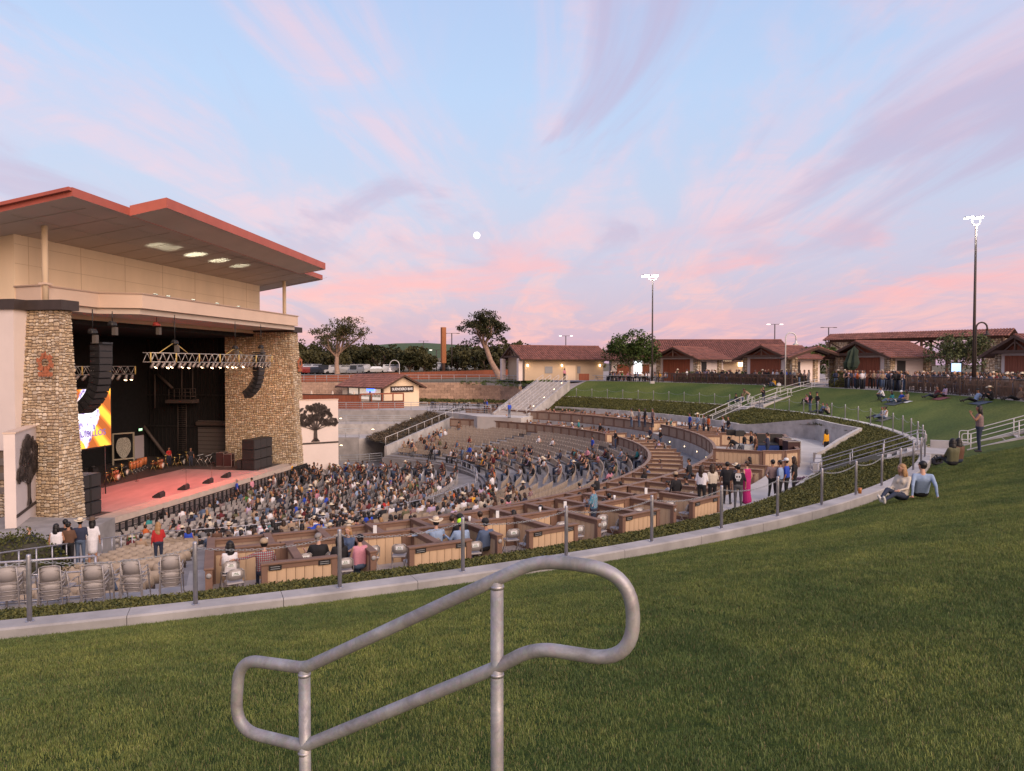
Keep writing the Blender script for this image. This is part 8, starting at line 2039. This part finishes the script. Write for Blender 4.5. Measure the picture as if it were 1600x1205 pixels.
# screens and signs on the plaza
t = thing('info_screen', 'bright blue information screen standing on the right plaza', 'screen', (29.8, 66, ZP)); x = (1493-800)/1150*66
b = MB(); b.box((x, 66, -.25), .95, .12, .85); b.build('screen_case', m_blackm, t); b = MB(); b.box((x, 65.92, -.25), .85, .02, .75); b.build('screen_face', LAMP('blue_screen', (.18, .42, .85), 1.5), t); b = MB(); b.beam((x, 66, ZP), (x, 66, -.6), .12, .12, upv=(1, 0, 0)); b.build('stand', m_dark, t)
q = Vector(((1331-800)/1150*72, 72, ZP)); t = thing('closed_parasol', 'large closed dark green parasol before the stone pier kiosk', 'parasol', q); b = MB(); b.tube([q, q+Vector((0, 0, 3.6))], .05, 6); b.build('pole', m_dark, t)
b = MB(); b.lathe([(.35, 1.8), (.72, 1.95), (.80, 2.5), (.60, 3.1), (.50, 3.6), (.10, 4.0)], 16, q, sx=1.0, sy=.7); rs = random.Random(2); b.v = [(q.x+(v[0]-q.x)*k+(v[2]-ZP-2.8)*.14, q.y+(v[1]-q.y)*k, v[2]+rs.uniform(-.12, .12)) for v, k in ((v, (.62 if i % 2 else 1.0)*rs.uniform(.85, 1.1)) for i, v in enumerate(b.v))]; b.sm = [False]*len(b.f); b.build('canopy_cloth', MAT('green_canvas', (.02, .035, .022), .8), t)
# ------------------------------------------------------------------ sound desk gear
def desk(px, py, build, name, label, cat, z=ZC+.02): p = at_z(px, py, z); t = thing(name, label, cat, p, 0, 'equipment on the sound desk'); build(t, p); return t
def mk_rack(t, p): fcase(t, .9, 1.25)
def mk_console(t, p):
    b = MB(); b.box((0, 0, .42), 2.2, .9, .8); L_(t, b, 'table_cloth', MAT('blue_cloth', (.02, .05, .20), .85) if 'blue_cloth' not in bpy.data.materials else bpy.data.materials['blue_cloth']); b = MB(); b.box((0, 0, .90), 2.0, .8, .12, rot=Euler((.12, 0, 0)).to_matrix(), bev=.03); L_(t, b, 'mixer', m_blackm)
    for x in (-.5, .4): b = MB(); b.box((x, .3, 1.22), .75, .05, .48); L_(t, b, 'monitor', m_blackm)
def mk_stands(t, p):
    b = MB(); legs3(b, .5, 1.9); b.box((0, 0, 1.7), .5, .3, .35); L_(t, b, 'camera_tripod', m_blackm); b = MB(); b.box((.6, .1, .5), .7, .5, 1.0); L_(t, b, 'equipment_case', m_galvd)
desk(1205, 716, mk_console, 'mixing_console', 'mixing console under a blue cloth in the sound desk', 'console'); desk(1236, 722, mk_rack, 'road_case', 'black edged road case at the outer corner of the sound desk', 'road case'); desk(1222, 716, mk_rack, 'road_case', 'second road case beside the outer corner case', 'road case')
desk(1142, 720, mk_stands, 'camera_tripod', 'tripod and cases at the inner end of the sound desk', 'tripod'); desk(1155, 722, mk_stands, 'camera_tripod', 'second tripod beside the working crew', 'tripod')
# cups, bottles and menus on the box caps
k = 0
for a, r, z in ((-66.3, 41.5, ZTO), (-62.2, 41.55, ZTO), (-58.0, 41.5, ZTO), (-56.6, 41.5, ZTO), (-54.3, 41.5, ZTO), (-52.8, 41.5, ZTO), (-49.5, 41.5, ZTO), (-47.0, 41.5, ZTO)):
    p = pol(r, a, z+.001); b = MB(); b.lathe([(.035, 0), (.045, .16), (.001, .16)], 9); 
    if k % 2: b = MB(); b.box((0, 0, .11), .10, .03, .22)
    o = solo(b, 'drink_cup' if k % 2 == 0 else 'menu_card', m_white, '%s on the brown cap rail, %s from the left' % ('white paper cup' if k % 2 == 0 else 'white folded menu card', ordn(k)), 'cup' if k % 2 == 0 else 'card'); o.location = p; k += 1
p = at_z(1335, 770, -4.10); b = MB(); b.lathe([(.035, 0), (.042, .12), (.001, .12)], 10); o = solo(b, 'beer_cup', MAT('amber_beer', (.35, .12, .02), .2), 'amber beer in a clear cup on the kerb near the seated couple', 'cup'); o.location = pol(48.6, rt(p.x, p.y)[1], -4.10); o.scale = (1.5, 1.5, 1.5)
# ------------------------------------------------------------------ blankets and bags on the lawns
for i, (px, py, w, l, c, lab) in enumerate(((1398, 631, 2.6, 1.6, (.07, .08, .09), 'dark picnic blanket under the blue group on the right lawn'), (1470, 624, 2.0, 1.3, (.16, .05, .05), 'dark red blanket under the pair by the fence'), (1532, 631, 2.4, 1.4, (.05, .07, .10), 'navy blanket under the group below the lamp post'),
                                            (1381, 657, 1.9, 1.2, (.10, .10, .09), 'grey blanket under the pair by the kerb posts'), (1418, 629, 1.0, .8, (.55, .54, .52), 'white cloth on the lawn right of the blue group'))):
    q = lawn_pos(px, py); n = 6; b = MB(); k0 = len(b.v); r_, th_ = rt(q.x, q.y); dr = Vector((cos(radians(th_)), sin(radians(th_)))); dt = Vector((-dr.y, dr.x))
    for s in range(n+1):
        for u in range(n+1):
            p = Vector((q.x, q.y))+dr*l*.62*(s/n-.5)+dt*w*.66*(u/n-.5); b.v.append((p.x, p.y, lawn_h(p.x, p.y)+.035+random.uniform(0, .02)))
    for s in range(n):
        for u in range(n): b.f.append((s*(n+1)+u, s*(n+1)+u+1, (s+1)*(n+1)+u+1, (s+1)*(n+1)+u)); b.m.append(0); b.c.append(None); b.sm.append(True)
    solo(b, 'picnic_blanket', MAT('blanket_%d' % i, c, .9, nz=(6, .2)), lab, 'blanket')
for px, py, c, lab in ((1452, 727, (.42, .33, .2), 'tan bag standing on the landing edge by the seated pair'), (1464, 727, (.03, .03, .04), 'black bag on the landing beside the tan bag'), (1217, 604, (.6, .58, .56), 'white bag beside the person in yellow on the far lawn')):
    q = lawn_pos(px, py); b = MB(); b.box((0, 0, .16), .42, .28, .32, bev=.06); b.tube([(-.12, 0, .3), (-.08, 0, .42), (.08, 0, .42), (.12, 0, .3)], .015, 5); o = solo(b, 'bag', MAT('bag_cloth_%d' % px, c, .8), lab, 'bag'); o.location = q
# ------------------------------------------------------------------ the moon
md = ray(745, 368).normalized()*3000; b = MB(); b.lathe([(13.5*sin(pi*i/12), -13.5*cos(pi*i/12)) for i in range(13)], 24)
o = solo(b, 'moon', LAMP('moonlight', (1, .98, .92), 1.25), 'full white moon low in the evening sky', 'moon'); o.location = md
# ================================================================== THE NEAR HANDRAIL
p775, p475 = at_y(775, 905, 2.25), at_y(475, 1045, 2.50); dd = (p475-p775); dd.z = 0; dd.normalize(); nn_ = Vector((-dd.y, dd.x, 0))
def onp(px, py): d = ray(px, py); return d*(p775.dot(nn_)/d.dot(nn_))
t = thing('stair_handrail', 'galvanised steel stair handrail with looped ends close to the viewer', 'handrail', (*onp(775, 1205)[:2], -1.9))
def bez(pts, rad=.08, n=7):
    """round the corners of a closed polyline"""
    outp = []; k = len(pts)
    for i in range(k):
        p0, p1, p2 = pts[i-1], pts[i], pts[(i+1) % k]; r = rad if not isinstance(rad, list) else rad[i]
        a = p1+(p0-p1).normalized()*min(r, (p0-p1).length*.48); c = p1+(p2-p1).normalized()*min(r, (p2-p1).length*.48)
        for j in range(n+1): u = j/n; outp.append(a*(1-u)**2+p1*2*u*(1-u)+c*u*u)
    return outp
LP = [(374, 1030), (476, 1044), (778, 904), (845, 874), (988, 894), (990, 1036), (836, 1012), (776, 1043), (475, 1166), (367, 1140)]
RD = [.085, .03, .03, .10, .16, .13, .07, .03, .03, .11]
pts = [onp(*q) for q in LP]; b = MB(); b.tube(bez(pts, RD, 9), .0206, 20, closed=True); b.build('rail_loop', m_galvn if 'm_galvn' in globals() else m_galv, t)
for x, y in ((475.5, 1046), (776.5, 908)):
    p = onp(x, y); b = MB(); b.tube([p, Vector((p.x, p.y, -1.95))], .0200, 20); b.build('post', m_galvn if 'm_galvn' in globals() else m_galv, t)
    for yy in ((y, 1168) if x < 500 else (y, 1045)):
        q = onp(x, yy); b = MB(); b.lathe([(.0212, -.020), (.0226, -.014), (.0212, -.008)], 18, (q.x, q.y, q.z-.004)); b.build('weld_bead', m_galv, t)
